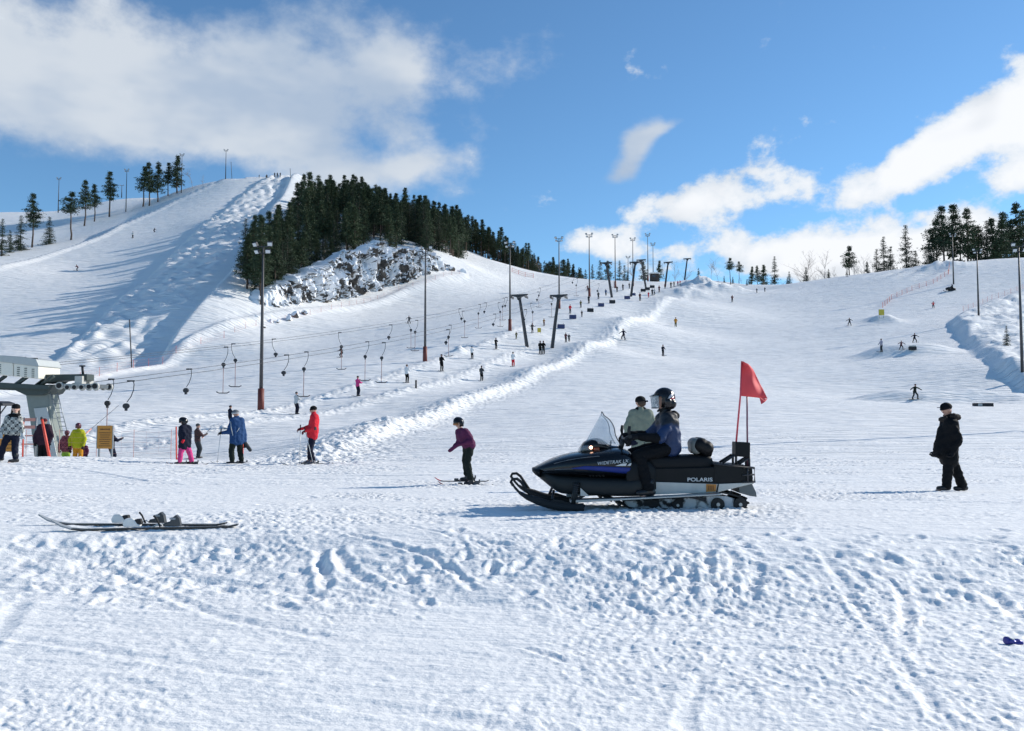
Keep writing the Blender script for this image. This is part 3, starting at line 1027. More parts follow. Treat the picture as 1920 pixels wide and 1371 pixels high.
def make_pine(seed, h=16.0, crown=0.42, width=2.5, dens=1.0):
    rnd = R(seed)
    wood = MB(); v, f = [], []
    bend = [Vector((0, 0, 0))]
    n = 9
    for i in range(1, n):
        t = i / (n - 1)
        bend.append(Vector((bend[-1].x + rnd.gauss(0, 0.09), bend[-1].y + rnd.gauss(0, 0.09), h * t)))
    wood.tube(bend, [0.20 * (1 - 0.88 * i / (n - 1)) + 0.02 for i in range(n)], 7)

    def axis(t):
        k = t * (n - 1); i = min(int(k), n - 2)
        return bend[i].lerp(bend[i + 1], k - i)
    lev = int(15 * dens)
    for i in range(lev):
        t = crown + (1 - crown) * (i + rnd.uniform(0, 0.7)) / lev
        if t > 0.99:
            continue
        u = (t - crown) / (1 - crown)
        Lr = width * (0.62 + 0.42 * math.sin(math.pi * min(1, u * 1.1 + 0.1))) * (1.08 - 0.95 * u ** 1.25)
        for k in range(rnd.choice([3, 4, 4, 5])):
            an = rnd.uniform(0, 6.283)
            L = Lr * rnd.uniform(0.45, 1.12)
            rise = rnd.uniform(-0.12, 0.42) * (0.5 + u)
            d = Vector((math.cos(an), math.sin(an), rise))
            p0 = axis(t); p1 = p0 + d * L
            wood.tube([p0, p0.lerp(p1, 0.6) + Vector((0, 0, 0.1)), p1], [0.045, 0.03, 0.01], 3, cap=False)
            for q in (0.25, 0.45, 0.65, 0.82, 1.0):
                if rnd.random() < 0.92:
                    c = p0.lerp(p1, q) + Vector((rnd.gauss(0, 0.15), rnd.gauss(0, 0.15), rnd.gauss(0.1, 0.1)))
                    tuft(v, f, c, rnd.uniform(0.46, 0.80) * (0.62 + 0.45 * (1 - u)), 14, rnd)
    tuft(v, f, axis(0.985), 0.42, 16, rnd, 1.6)
    for _ in range(5):          # dead stubs below the crown
        t = rnd.uniform(0.18, crown); an = rnd.uniform(0, 6.28)
        p0 = axis(t)
        wood.tube([p0, p0 + Vector((math.cos(an), math.sin(an), rnd.uniform(-0.2, 0.2))) * rnd.uniform(0.5, 1.3)], [0.03, 0.008], 3, cap=False)
    me = bpy.data.meshes.new('crown'); me.from_pydata(v, [], f)
    wood_me = wood.mesh('trunk')
    wood_me.materials.append(bark_pine); me.materials.append(needle_pine)
    return h, wood_me, me


def make_spruce(seed, h=14.0, width=2.3, low=0.05):
    rnd = R(seed)
    wood = MB(); v, f = [], []
    wood.tube([(0, 0, 0), (0.03, 0, h * 0.5), (0, 0.03, h)], [0.19, 0.11, 0.015], 7)
    lev = 30
    for i in range(lev):
        t = low + (1 - low) * i / lev + rnd.uniform(0, 0.02)
        Lr = width * (1 - t) ** 0.85 + 0.12
        if rnd.random() < 0.08:
            continue
        for k in range(6 if t < 0.8 else 4):
            an = rnd.uniform(0, 6.283)
            L = Lr * rnd.uniform(0.6, 1.15)
            droop = -0.28 * (1 - t) + 0.15 * t + rnd.uniform(-0.1, 0.1)
            d = Vector((math.cos(an), math.sin(an), droop))
            p0 = Vector((0, 0, h * t)); p1 = p0 + d * L
            wood.tube([p0, p1], [0.03, 0.006], 3, cap=False)
            m = max(2, int(L / 0.45))
            for q in range(m):
                w = (q + 0.8) / m
                c = p0.lerp(p1, min(1, w)) + Vector((0, 0, rnd.gauss(0, 0.05)))
                tuft(v, f, c, 0.30 + 0.26 * (1 - t), 10, rnd, 0.45, 0.35)
    tuft(v, f, Vector((0, 0, h * 0.98)), 0.25, 8, rnd, 1.5)
    me = bpy.data.meshes.new('crown'); me.from_pydata(v, [], f)
    wood_me = wood.mesh('trunk')
    wood_me.materials.append(bark_grey); me.materials.append(needle_spruce)
    return h, wood_me, me


def make_birch(seed, h=11.0):
    rnd = R(seed)
    trunk, twigs = MB(), MB()

    def grow(mb, p, d, L, r, lev):
        pts = [p]; n = 4
        dd = d.copy()
        for i in range(n):
            dd = (dd + Vector((rnd.gauss(0, 0.12), rnd.gauss(0, 0.12), rnd.gauss(0.03, 0.08)))).normalized()
            pts.append(pts[-1] + dd * L / n)
        mb.tube(pts, [r * (1 - 0.7 * i / n) for i in range(n + 1)], 4 if lev else 6, cap=False)
        if lev < 3:
            for k in range((17, 7, 5)[lev]):
                t = rnd.uniform(0.3 if lev == 0 else 0.2, 1.0)
                i = min(int(t * n), n - 1)
                q = pts[i].lerp(pts[i + 1], t * n - i)
                an = rnd.uniform(0, 6.28)
                nd = (dd * 0.9 + Vector((math.cos(an), math.sin(an), 0.25)) * 0.75).normalized()
                grow(twigs, q, nd, L * rnd.uniform(0.22, 0.42), r * 0.36, lev + 1)
    grow(trunk, Vector((0, 0, 0)), Vector((0, 0, 1)), h * 0.92, 0.085, 0)
    a, b = trunk.mesh('trunk'), twigs.mesh('crown')
    a.materials.append(bark_birch); b.materials.append(bark_birch)
    return h, a, b


PINES = [make_pine(101, 16, 0.34, 2.9), make_pine(102, 17, 0.40, 2.6, 1.1), make_pine(103, 15, 0.26, 3.0, 1.1), make_pine(104, 16, 0.42, 2.7), make_pine(105, 14, 0.20, 2.8, 1.2),
         make_pine(106, 16, 0.56, 3.2, 0.8)]
SPRUCES = [make_spruce(201, 14, 2.7), make_spruce(202, 14, 2.4), make_spruce(203, 13, 3.0, 0.03), make_spruce(204, 12, 2.3, 0.07)]
BIRCHES = [make_birch(301), make_birch(302, 10), make_birch(303, 12)]
KIND = {'pine': (PINES, 'pine_tree', 'pine'), 'spruce': (SPRUCES, 'spruce_tree', 'spruce'), 'birch': (BIRCHES, 'bare_birch', 'birch')}
NTREE = 0


def tree(kind, variant, p, height, label, group=None, tilt=0.0, rot=None, wide=1.0):
    global NTREE
    lib, name, cat = KIND[kind]
    h, wood, crown = lib[variant % len(lib)]
    NTREE += 1
    rz = rot if rot is not None else (NTREE * 2.399) % 6.283
    o = empty(name, p - Vector((0, 0, 0.15)), label, cat, group, (tilt, 0.5 * tilt, rz))
    s = height / h
    o.scale = (wide * s * (0.92 + 0.16 * ((NTREE * 37) % 10) / 10),) * 2 + (s,)
    link('trunk', wood, parent=o)
    link('crown', crown, parent=o)
    return o


# trees that can be told apart: kind, variant, pixel column, top row, base row, depth guess, label
LEFT = [('spruce', 0, 38, 402, 470, 'dense dark spruce at the far left, second from the edge'), ('pine', 1, 60, 361, 464, 'tall slim pine between two dark spruces at far left'),
        ('spruce', 2, 92, 404, 458, 'short dark spruce right of the tall slim pine at far left'), ('pine', 5, 133, 357, 450, 'pine with a flat ragged top at the left piste edge'),
        ('pine', 1, 158, 336, 424, 'bushy topped pine, left of a close pair on the left ridge'), ('pine', 3, 177, 344, 416, 'darker pine, right of a close pair on the left ridge'),
        ('pine', 1, 205, 320, 407, 'slender lone pine with gaps in its crown beside the ridge lamp'), ('pine', 3, 268, 310, 388, 'leftmost pine of the dark clump near the left summit'),
        ('pine', 0, 280, 302, 386, 'second pine from left in the dark clump near the summit'), ('pine', 2, 296, 301, 379, 'broad middle pine of the dark clump near the summit'),
        ('pine', 1, 315, 303, 368, 'slim pine right of the middle of the clump near summit'), ('pine', 4, 332, 291, 363, 'tallest rightmost pine of the dark clump near the summit'),
        ('spruce', 1, 3, 408, 480, 'dark spruce cut by the left edge of the picture'), ('birch', 0, 361, 320, 355, 'small bare tree right of the pine clump near the summit'),
        ('birch', 1, 381, 330, 350, 'tiny bare bush on the ridge left of the summit'), ('spruce', 3, 18, 430, 474, 'low spruce filling the gap by the left edge')]
for kind, var, px, top, bot, lab in LEFT:
    p = ground(px, bot, 175)
    if p is None:
        p = column(px, 300)
    tree(kind, var, p, max(3.0, (bot - top) * p.y / F), lab, 'trees on the left ridge', wide=1.3)

RIGHT = [('pine', 5, 1370, 483, 540, 'left of two umbrella shaped pines on the middle skyline'), ('pine', 5, 1386, 490, 542, 'right of two umbrella shaped pines on the middle skyline'),
         ('spruce', 3, 1374, 518, 542, 'low bush like spruce under the two umbrella pines'), ('pine', 4, 1410, 500, 546, 'leftmost tree of the dark group right of the umbrella pines'),
         ('pine', 2, 1420, 497, 545, 'second tree of the dark group right of the umbrella pines'), ('pine', 4, 1433, 497, 544, 'third tree of the dark group right of the umbrella pines'),
         ('spruce', 1, 1453, 480, 542, 'pointed spruce ending the dark group on the middle skyline'), ('spruce', 3, 1480, 508, 535, 'small lone spruce on the skyline left of the birches'),
         ('birch', 0, 1500, 481, 534, 'leftmost bare birch on the right skyline'), ('spruce', 2, 1512, 500, 532, 'small spruce standing among the bare birches'),
         ('birch', 2, 1533, 478, 530, 'tallest bare birch in the middle of the birch group'), ('birch', 1, 1548, 480, 528, 'right hand bare birch of the birch group'),
         ('spruce', 3, 1554, 504, 526, 'dark bushy spruce at the foot of the right hand birch'), ('pine', 5, 1595, 461, 520, 'lone thin pine with sparse flat branches on the right skyline'),
         ('birch', 1, 1618, 484, 518, 'thin bare tree between lone pine and spruce group'), ('spruce', 3, 1627, 492, 516, 'smallest spruce at the left end of the right hand group'),
         ('spruce', 0, 1645, 466, 514, 'medium spruce second in the right hand group'), ('spruce', 1, 1658, 443, 513, 'tall spruce left of the tallest one on the right'),
         ('spruce', 3, 1671, 462, 512, 'narrow spruce tucked behind the tall ones on the right'), ('spruce', 0, 1700, 421, 510, 'tallest pointed spruce standing alone on the right skyline'),
         ('spruce', 3, 1718, 470, 508, 'short spruce just right of the tallest pointed spruce'), ('birch', 0, 1684, 466, 510, 'bare tree between the two tall spruces on the right'),
         ('spruce', 2, 1743, 448, 506, 'broad dark spruce at the left of the tall pine stand'), ('pine', 5, 1757, 410, 504, 'thin leftmost pine of the tall stand at right'),
         ('pine', 1, 1769, 387, 503, 'layered tall pine, second from left in the right stand'), ('pine', 1, 1790, 384, 502, 'highest pine of the right stand behind a lamp pole'),
         ('pine', 0, 1817, 390, 500, 'dense pine right of the highest one in the right stand'), ('pine', 2, 1838, 422, 499, 'shorter dark pine in the middle of the right stand'),
         ('spruce', 1, 1853, 413, 498, 'dark spruce left of the broadest tree at right'), ('pine', 4, 1880, 400, 496, 'broad dark tree close to the right edge'),
         ('pine', 2, 1898, 412, 496, 'dark pine half hidden behind the right edge lamp'), ('pine', 0, 1912, 379, 495, 'tall pine cut by the right edge of the picture'),
         ('birch', 2, 1333, 483, 535, 'thin bare birch right of the lift top mound'),
         ('birch', 0, 1347, 492, 538, 'second bare birch right of the lift top mound'), ('spruce', 3, 1310, 502, 530, 'small spruce peeping over the mound at the lift top')]
for i, (kind, var, px, top, bot, lab) in enumerate(RIGHT):
    d = 262 + (i * 13) % 22
    p = column(px, d)
    zt = ray(px, top).z * d
    p.z = min(p.z, zt - 3.5)
    tree(kind, var, p, zt - p.z, lab, 'trees on the right skyline', wide=1.15)

CENTRE = [('pine', 0, 1064, 484, 'clump tree at the right end of the dark forest edge'), ('pine', 2, 1075, 494, 'lower tree right of the forest edge clump'),
          ('pine', 4, 1086, 505, 'lowest tree before the first lift lamp on the skyline'), ('spruce', 1, 1111, 495, 'slim spruce behind the tall lamp left of the lift'),
          ('spruce', 2, 1125, 487, 'tall spruce just right of the tall lamp by the lift'), ('pine', 2, 1140, 488, 'dense pine behind the second pylon of the lift'),
          ('spruce', 0, 1162, 488, 'spruce between the second pylon and the next lamp'), ('spruce', 2, 1171, 496, 'spruce close right of its twin behind the lift'),
          ('spruce', 3, 1177, 507, 'small spruce before the third lamp behind the lift'), ('pine', 0, 1208, 489, 'dark pine behind the upper lift pylons'),
          ('pine', 4, 1236, 489, 'round dark pine beside the lift hut roof'), ('birch', 0, 1252, 495, 'bare tree between the hut and upper pylons'),
          ('birch', 1, 1268, 493, 'bare tree right of the upper lift pylons'), ('birch', 2, 1277, 500, 'thin bare tree left of the topmost pylon'),
          ('birch', 0, 1192, 500, 'bare tree left of the dark pine behind the lift'), ('birch', 2, 1016, 480, 'bare brown tree in the forest edge dip'),
          ('pine', 3, 1036, 482, 'pointed tree in the forest edge left of the first lamp'), ('pine', 1, 1024, 492, 'rounded tree beside the bare brown one in the forest edge'),
          ('pine', 4, 1048, 492, 'tree half hidden behind the leftmost skyline lamp'), ('spruce', 3, 1098, 505, 'small spruce between two lamps left of the lift')]
for i, (kind, var, px, top, lab) in enumerate(CENTRE):
    d = 292 + (i * 11) % 18
    p = column(px, d)
    zt = ray(px, top).z * d
    p.z = min(p.z, zt - 6)
    tree(kind, var, p, zt - p.z, lab, 'trees behind the lift')

# the dense forest on the hill above the cliff
rnd = R(5)
near_edge = ([455, 480, 500, 540, 600, 650, 700, 780, 850, 880, 930, 1000], [161, 155, 156, 170, 188, 201, 209, 214, 223, 292, 286, 284])
far_edge = ([455, 480, 510, 545, 570, 600, 700, 850, 960, 1010], [170, 180, 194, 212, 240, 272, 292, 302, 312, 312])
spots = []
tries = 0
while len(spots) < 335 and tries < 9000:
    tries += 1
    px = rnd.uniform(455, 1005)
    d0, d1 = np.interp(px, *near_edge), np.interp(px, *far_edge)
    d = d0 + (d1 - d0) * rnd.random() ** 0.9
    x = (px - CX) / F * d
    if any((x - a) ** 2 + (d - b) ** 2 < 2.1 ** 2 for a, b in spots):
        continue
    spots.append((x, d))
for i, (x, d) in enumerate(spots):
    p = Vector((x, d, gxy(x, d)))
    k = rnd.random()
    kind, var = ('pine', rnd.choice([0, 1, 2, 3, 4])) if k < 0.72 else ('spruce', rnd.randrange(4))
    h = rnd.uniform(10.0, 14.0) if d > 200 else rnd.uniform(8.5, 13)
    h *= np.interp(x / d * F + CX, [900, 985, 1005], [1.0, 0.72, 0.6])
    if kind == 'spruce':
        h *= 0.85
    lab = ('dark green pine growing in the dense forest above the cliff' if kind == 'pine' else 'pointed dark spruce growing in the dense forest above the cliff')
    tree(kind, var, p, h, lab, 'pines of the dense forest' if kind == 'pine' else 'spruces of the dense forest', wide=1.12)
for px, py, top, var, lab in [(490, 566, 404, 1, 'tall pine at the left corner of the forest by the mogul piste'), (577, 440, 321, 3, 'pine rising highest above the forest near the summit'),
                              (520, 548, 452, 2, 'leaning young pine in front of the forest by the lamp')]:
    p = ground(px, py, 140) or column(px, 200)
    tree('pine', var, p, (py - top) * p.y / F, lab, 'marked pines at the forest edge')
for i, (px, py, h, lab) in enumerate([(465, 522, 58, 'small spruce at the left corner of the forest'), (516, 556, 36, 'little spruce on the snow behind the nearest lamp post'), (503, 560, 24, 'smallest spruce on the snow behind the nearest lamp post'),
                                 (478, 548, 76, 'ragged spruce close left of the nearest lamp post'), (560, 528, 34, 'young spruce at the lower rim of the forest'), (590, 518, 30, 'young spruce above the pointed rock'),
                                 (1888, 650, 42, 'small dark spruce on the snow bank at the right edge'), (640, 505, 28, 'young spruce above the left part of the cliff')]):
    p = ground(px, py, 90) or column(px, 170)
    tree('spruce', i, p, h * p.y / F, lab, 'young spruces')

# lower trees where the forest runs out behind the lift
for i in range(30):
    px = 978 + 4.1 * i + rnd.uniform(-2, 2)
    top = np.interp(px, [978, 1000, 1015, 1040, 1070, 1085, 1100], [462, 478, 488, 490, 488, 502, 510]) + rnd.uniform(-3, 12)
    d = rnd.uniform(298, 326)
    p = column(px, d)
    zt = ray(px, top).z * d
    p.z = min(p.z, zt - 6)
    kd = 'pine' if rnd.random() < 0.6 else 'spruce'
    tree(kd, rnd.randrange(5), p, zt - p.z, 'dark tree in the low forest edge left of the lift skyline', 'low forest edge behind the lift')

# more of the dense stand at the right edge
for i, (px, top) in enumerate([(1752, 438), (1803, 412), (1828, 420), (1866, 410), (1890, 400), (1922, 392), (1870, 452)]):
    d = 272 + (i * 7) % 16
    p = column(px, d); zt = ray(px, top).z * d
    p.z = min(p.z, zt - 5)
    tree(('pine', 'spruce')[i % 3 == 1], i % 5, p, zt - p.z, 'dark tree filling the dense stand behind the right edge lamps', 'dense stand at the right edge', wide=1.05)

# low scrub along the middle skyline
for i in range(26):
    px = 1325 + 12.5 * i + rnd.uniform(-5, 5)
    d = rnd.uniform(256, 282)
    ridge = np.interp(px, [1320, 1420, 1500, 1600, 1650], [534, 546, 531, 516, 509])
    top = ridge - rnd.uniform(8, 26)
    p = column(px, d); zt = ray(px, top).z * d
    p.z = min(p.z, zt - 3)
    kd = 'birch' if i % 3 else 'spruce'
    tree(kd, i, p, zt - p.z, 'low bare scrub tree along the middle skyline' if kd == 'birch' else 'low dark spruce in the scrub along the middle skyline', 'bare scrub on the skyline' if kd == 'birch' else 'low spruces on the skyline')
# ------------------------------------------------------------------ lift, lamps, nets
steel = mat('galvanised_steel', (0.30, 0.32, 0.33), 0.45, 0.6, 0.15)
dark_steel = mat('dark_steel', (0.045, 0.045, 0.05), 0.5, 0.4, 0.2)
pole_paint = mat('lamp_pole_paint', (0.075, 0.072, 0.075), 0.55, 0.3, 0.2)
pole_rust = mat('weathered_pole', (0.10, 0.055, 0.065), 0.6, 0.2, 0.25)
pad_red = mat('red_padding', (0.15, 0.03, 0.022), 0.6, 0, 0.2)
pad_blue = mat('blue_padding', (0.035, 0.05, 0.14), 0.6, 0, 0.3)
pad_black = mat('black_padding', (0.012, 0.013, 0.018), 0.6, 0, 0.3)
sta_green = mat('station_paint', (0.20, 0.225, 0.205), 0.5, 0.1, 0.12)
sta_dark = mat('station_beam_paint', (0.045, 0.06, 0.055), 0.5, 0.1, 0.15)
sta_cream = mat('station_cover', (0.80, 0.76, 0.66), 0.5, 0, 0.08)
sta_roof = mat('station_roof', (0.45, 0.47, 0.46), 0.5, 0.1, 0.08)
rubber = mat('black_rubber', (0.015, 0.015, 0.016), 0.75, 0, 0.2)
wheel_pale = mat('pale_wheel', (0.50, 0.49, 0.45), 0.5, 0.1, 0.15)
neon_red = mat('orange_red_stake', (0.75, 0.085, 0.05), 0.5, 0, 0.08)
net_red = mat('faded_net', (0.66, 0.30, 0.24), 0.7, 0, 0.15)
lamp_glass = mat('lamp_glass', (0.62, 0.64, 0.66), 0.2, 0.0, 0.05)
cable_mat = mat('steel_cable', (0.06, 0.06, 0.065), 0.5, 0.5, 0.1)
rod_mat = mat('red_brown_rod', (0.26, 0.09, 0.08), 0.5, 0.1, 0.1)
sign_orange = mat('orange_board', (0.56, 0.24, 0.035), 0.6, 0, 0.1, 2.0)
sign_yellow = mat('yellow_board', (0.65, 0.50, 0.06), 0.6, 0, 0.1)
ink = mat('dark_print', (0.05, 0.03, 0.02), 0.7)

PI = math.pi
UP = 0.32                                   # lift line runs up to the right: x = a + UP * depth
LIFT_ROT = -math.atan(UP)                   # its heading about Z


def lamp_meshes(h, heads, pad):
    pole = MB().tube([(0, 0, 0), (0, 0, h * 0.5), (0, 0, h)], [0.17, 0.13, 0.075], 10).mesh('pole')
    arm = MB().box((0, 0, h), (1.5, 0.08, 0.08)).box((0, 0, h - 0.55), (1.2, 0.08, 0.08)).mesh('cross_arm')
    hd = MB()
    M = Matrix.Rotation(0.6, 3, 'X')
    hd.box((0, -0.12, 0), (0.42, 0.20, 0.34), 0, M)
    hd.box((0, -0.215, -0.07), (0.37, 0.03, 0.29), 1, M)
    head = hd.mesh('lamp_head')
    pd = MB().tube([(0, 0, -0.3), (0, 0, 2.0)], [0.29, 0.27], 8).mesh('padding') if pad else None
    return pole, arm, head, pd


LAMP_A = lamp_meshes(14.0, 4, True)
LAMP_B = lamp_meshes(14.0, 4, False)


def lamp(p, label, group, pad=True, h=14.0, material=None, rot=0.0, tops=None):
    o = empty('lamp_post', p - Vector((0, 0, 0.2)), label, 'lamp', group, (0, 0, rot))
    pole, arm, head, pd = LAMP_A if pad else LAMP_B
    s = h / 14.0
    o.scale = (1, 1, s)
    m = material or pole_paint
    link('pole', pole, pole_paint, o)
    if material:
        c = o.children[-1]
    link('cross_arm', arm, dark_steel, o)
    for dx, dz in ((-0.62, 0.2), (0.62, 0.2), (-0.45, -0.42), (0.45, -0.42)):
        link('lamp_head', head, [dark_steel, lamp_glass], o, (dx, 0, 14.0 + dz), (0, 0, 0.35 * (1 if dx > 0 else -1)))
    if pad:
        link('padding', pd, pad_red, o)
    return o


def lane_pt(a, d):
    x = a + UP * d
    return Vector((x, d, gxy(x, d)))


LAMPS = [(-43.9, 71.5, 'nearest tall lamp post with red padded foot left of the lift'), (-43.9, 104, 'second lamp post along the lift, in front of the cliff'),
         (-43.2, 134, 'third lamp post along the lift, left of the leaning pylons'), (-43.9, 166, 'lamp post behind the two nearest leaning pylons'),
         (-43.0, 188, 'tall skyline lamp post left of the second pylon'), (-43.6, 220, 'skyline lamp post next right of the tallest one'),
         (-43.6, 246, 'skyline lamp post third from the left group'), (-43.4, 272, 'taller of two close lamp posts at the lift top'),
         (-45.4, 296, 'right of two close lamp posts at the lift top')]
for a, d, lab in LAMPS:
    lamp(lane_pt(a, d), lab, 'lamp posts along the lift', True, 14.0 if d < 250 else 15.5, None, -0.2)
lamp(column(1178, 300), 'short lamp peeping over the trees left of the hut', 'lamp posts along the lift', False, 12)
for px, d, top, lab in [(1917, 95, 462, 'dark lamp post at the right edge of the picture'), (1835, 151, 470, 'purple lamp post on the snow bank at right'), (1788, 204, 440, 'lamp post farthest up the right hand bank')]:
    p = column(px, d)
    lamp(p, lab, 'lamp posts on the right', False, ray(px, top).z * d - p.z + 0.2, pole_rust)
for px, py, top, lab in [(109, 398, 332, 'thin lamp post farthest left on the skyline'), (236, 398, 316, 'lamp post right of the slender pine on the left ridge'),
                         (228, 370, 346, 'short distant lamp beside the left ridge lamp'), (340, 362, 287, 'lamp post hidden beside the summit pine clump'), (423, 335, 279, 'lamp post at the top left of the summit')]:
    p = ground(px, py, 175) or column(px, 300)
    lamp(p, lab, 'lamp posts on the left hill', False, (py - top) * p.y / F)


def pole_thing(name, p, h, r, m, label, cat, group=None, tilt=(0, 0, 0), cap=None):
    o = empty(name, p, label, cat, group, tilt)
    MB().tube([(0, 0, -0.2), (0, 0, h * 0.5), (0, 0, h)], [r, r, r * 0.9], 8).build('shaft', m, o)
    MB().tube([(0, 0, h - 0.02), (0, 0, h + r * 1.2)], [r * 1.25, r * 0.6], 8).build('tip', cap or m, o)
    return o


for px, py, top, lab in [(435, 334, 299, 'bare thin mast beside the summit lamp'), (545, 334, 316, 'short stake on the right corner of the summit'), (247, 689, 600, 'thin grey pole standing at the foot of the moguls')]:
    p = ground(px, py, 100) or column(px, 300)
    pole_thing('mast', p, (py - top) * p.y / F, 0.09, pole_paint, lab, 'mast', None, (0, -0.07, 0))

# ---- pylons
PYL_A = [(-37.6, 124.5), (-37.6, 186), (-37.6, 232)]
PYL_B = [(-34.0, 124.5), (-34.0, 189), (-34.0, 243), (-33.6, 288)]


def pylon_mesh(lean, h=7.6):
    top = Vector((lean, 0, h))
    col = MB().tube([(0, 0, -0.3), top * 0.5, top], [0.27, 0.24, 0.20], 4, smooth=False).mesh('column')
    head = MB().prism([(-1.35, 0.16), (1.35, 0.16), (1.30, 0.02), (0.35, -0.28), (0.18, -0.7), (-0.18, -0.7), (-0.35, -0.28), (-1.30, 0.02)], -0.16, 0.16).mesh('crosshead')
    batt = MB()
    for i in range(-2, 3):
        batt.disc((0, i * 0.34, -0.18), (1, 0, 0), 0.15, 0.08, 12)
    batt.box((0, 0, -0.05), (0.06, 1.7, 0.14)).box((0, 0, 0.1), (0.07, 0.1, 0.25))
    return col, head, batt.mesh('sheave_train'), top


PYM = {-1: pylon_mesh(-1.25), 1: pylon_mesh(1.05)}
ladder_me = MB()
CABLE_PTS = {'A': [], 'B': []}
names = {'A': ['left leaning pylon of the nearest pair', 'left leaning pylon of the second pair up the lift', 'left leaning pylon of the third pair up the lift'],
         'B': ['right leaning pylon of the nearest pair', 'right leaning pylon of the second pair up the lift', 'right leaning pylon of the third pair up the lift', 'topmost single pylon at the end of the lift']}
for key, lst, sgn in (('A', PYL_A, -1), ('B', PYL_B, 1)):
    for i, (a, d) in enumerate(lst):
        p = lane_pt(a, d)
        o = empty('lift_pylon', p, names[key][i], 'pylon', 'lift pylons', (0, 0, LIFT_ROT))
        col, head, batt, top = PYM[sgn]
        link('column', col, dark_steel, o)
        link('crosshead', head, dark_steel, o, top)
        for sx in (-1.1, 1.1):
            link('sheave_train', batt, [dark_steel], o, top + Vector((sx, 0, -0.12)))
        Rz = Matrix.Rotation(LIFT_ROT, 4, 'Z')
        CABLE_PTS[key].append(p + Rz @ top + Vector((0, 0, -0.05)))

# ---- valley station (left)
ST_D = 40.0
ST = Vector((-20.6, ST_D, 0))
ST_Z = float(ray(90, 726).z * ST_D)


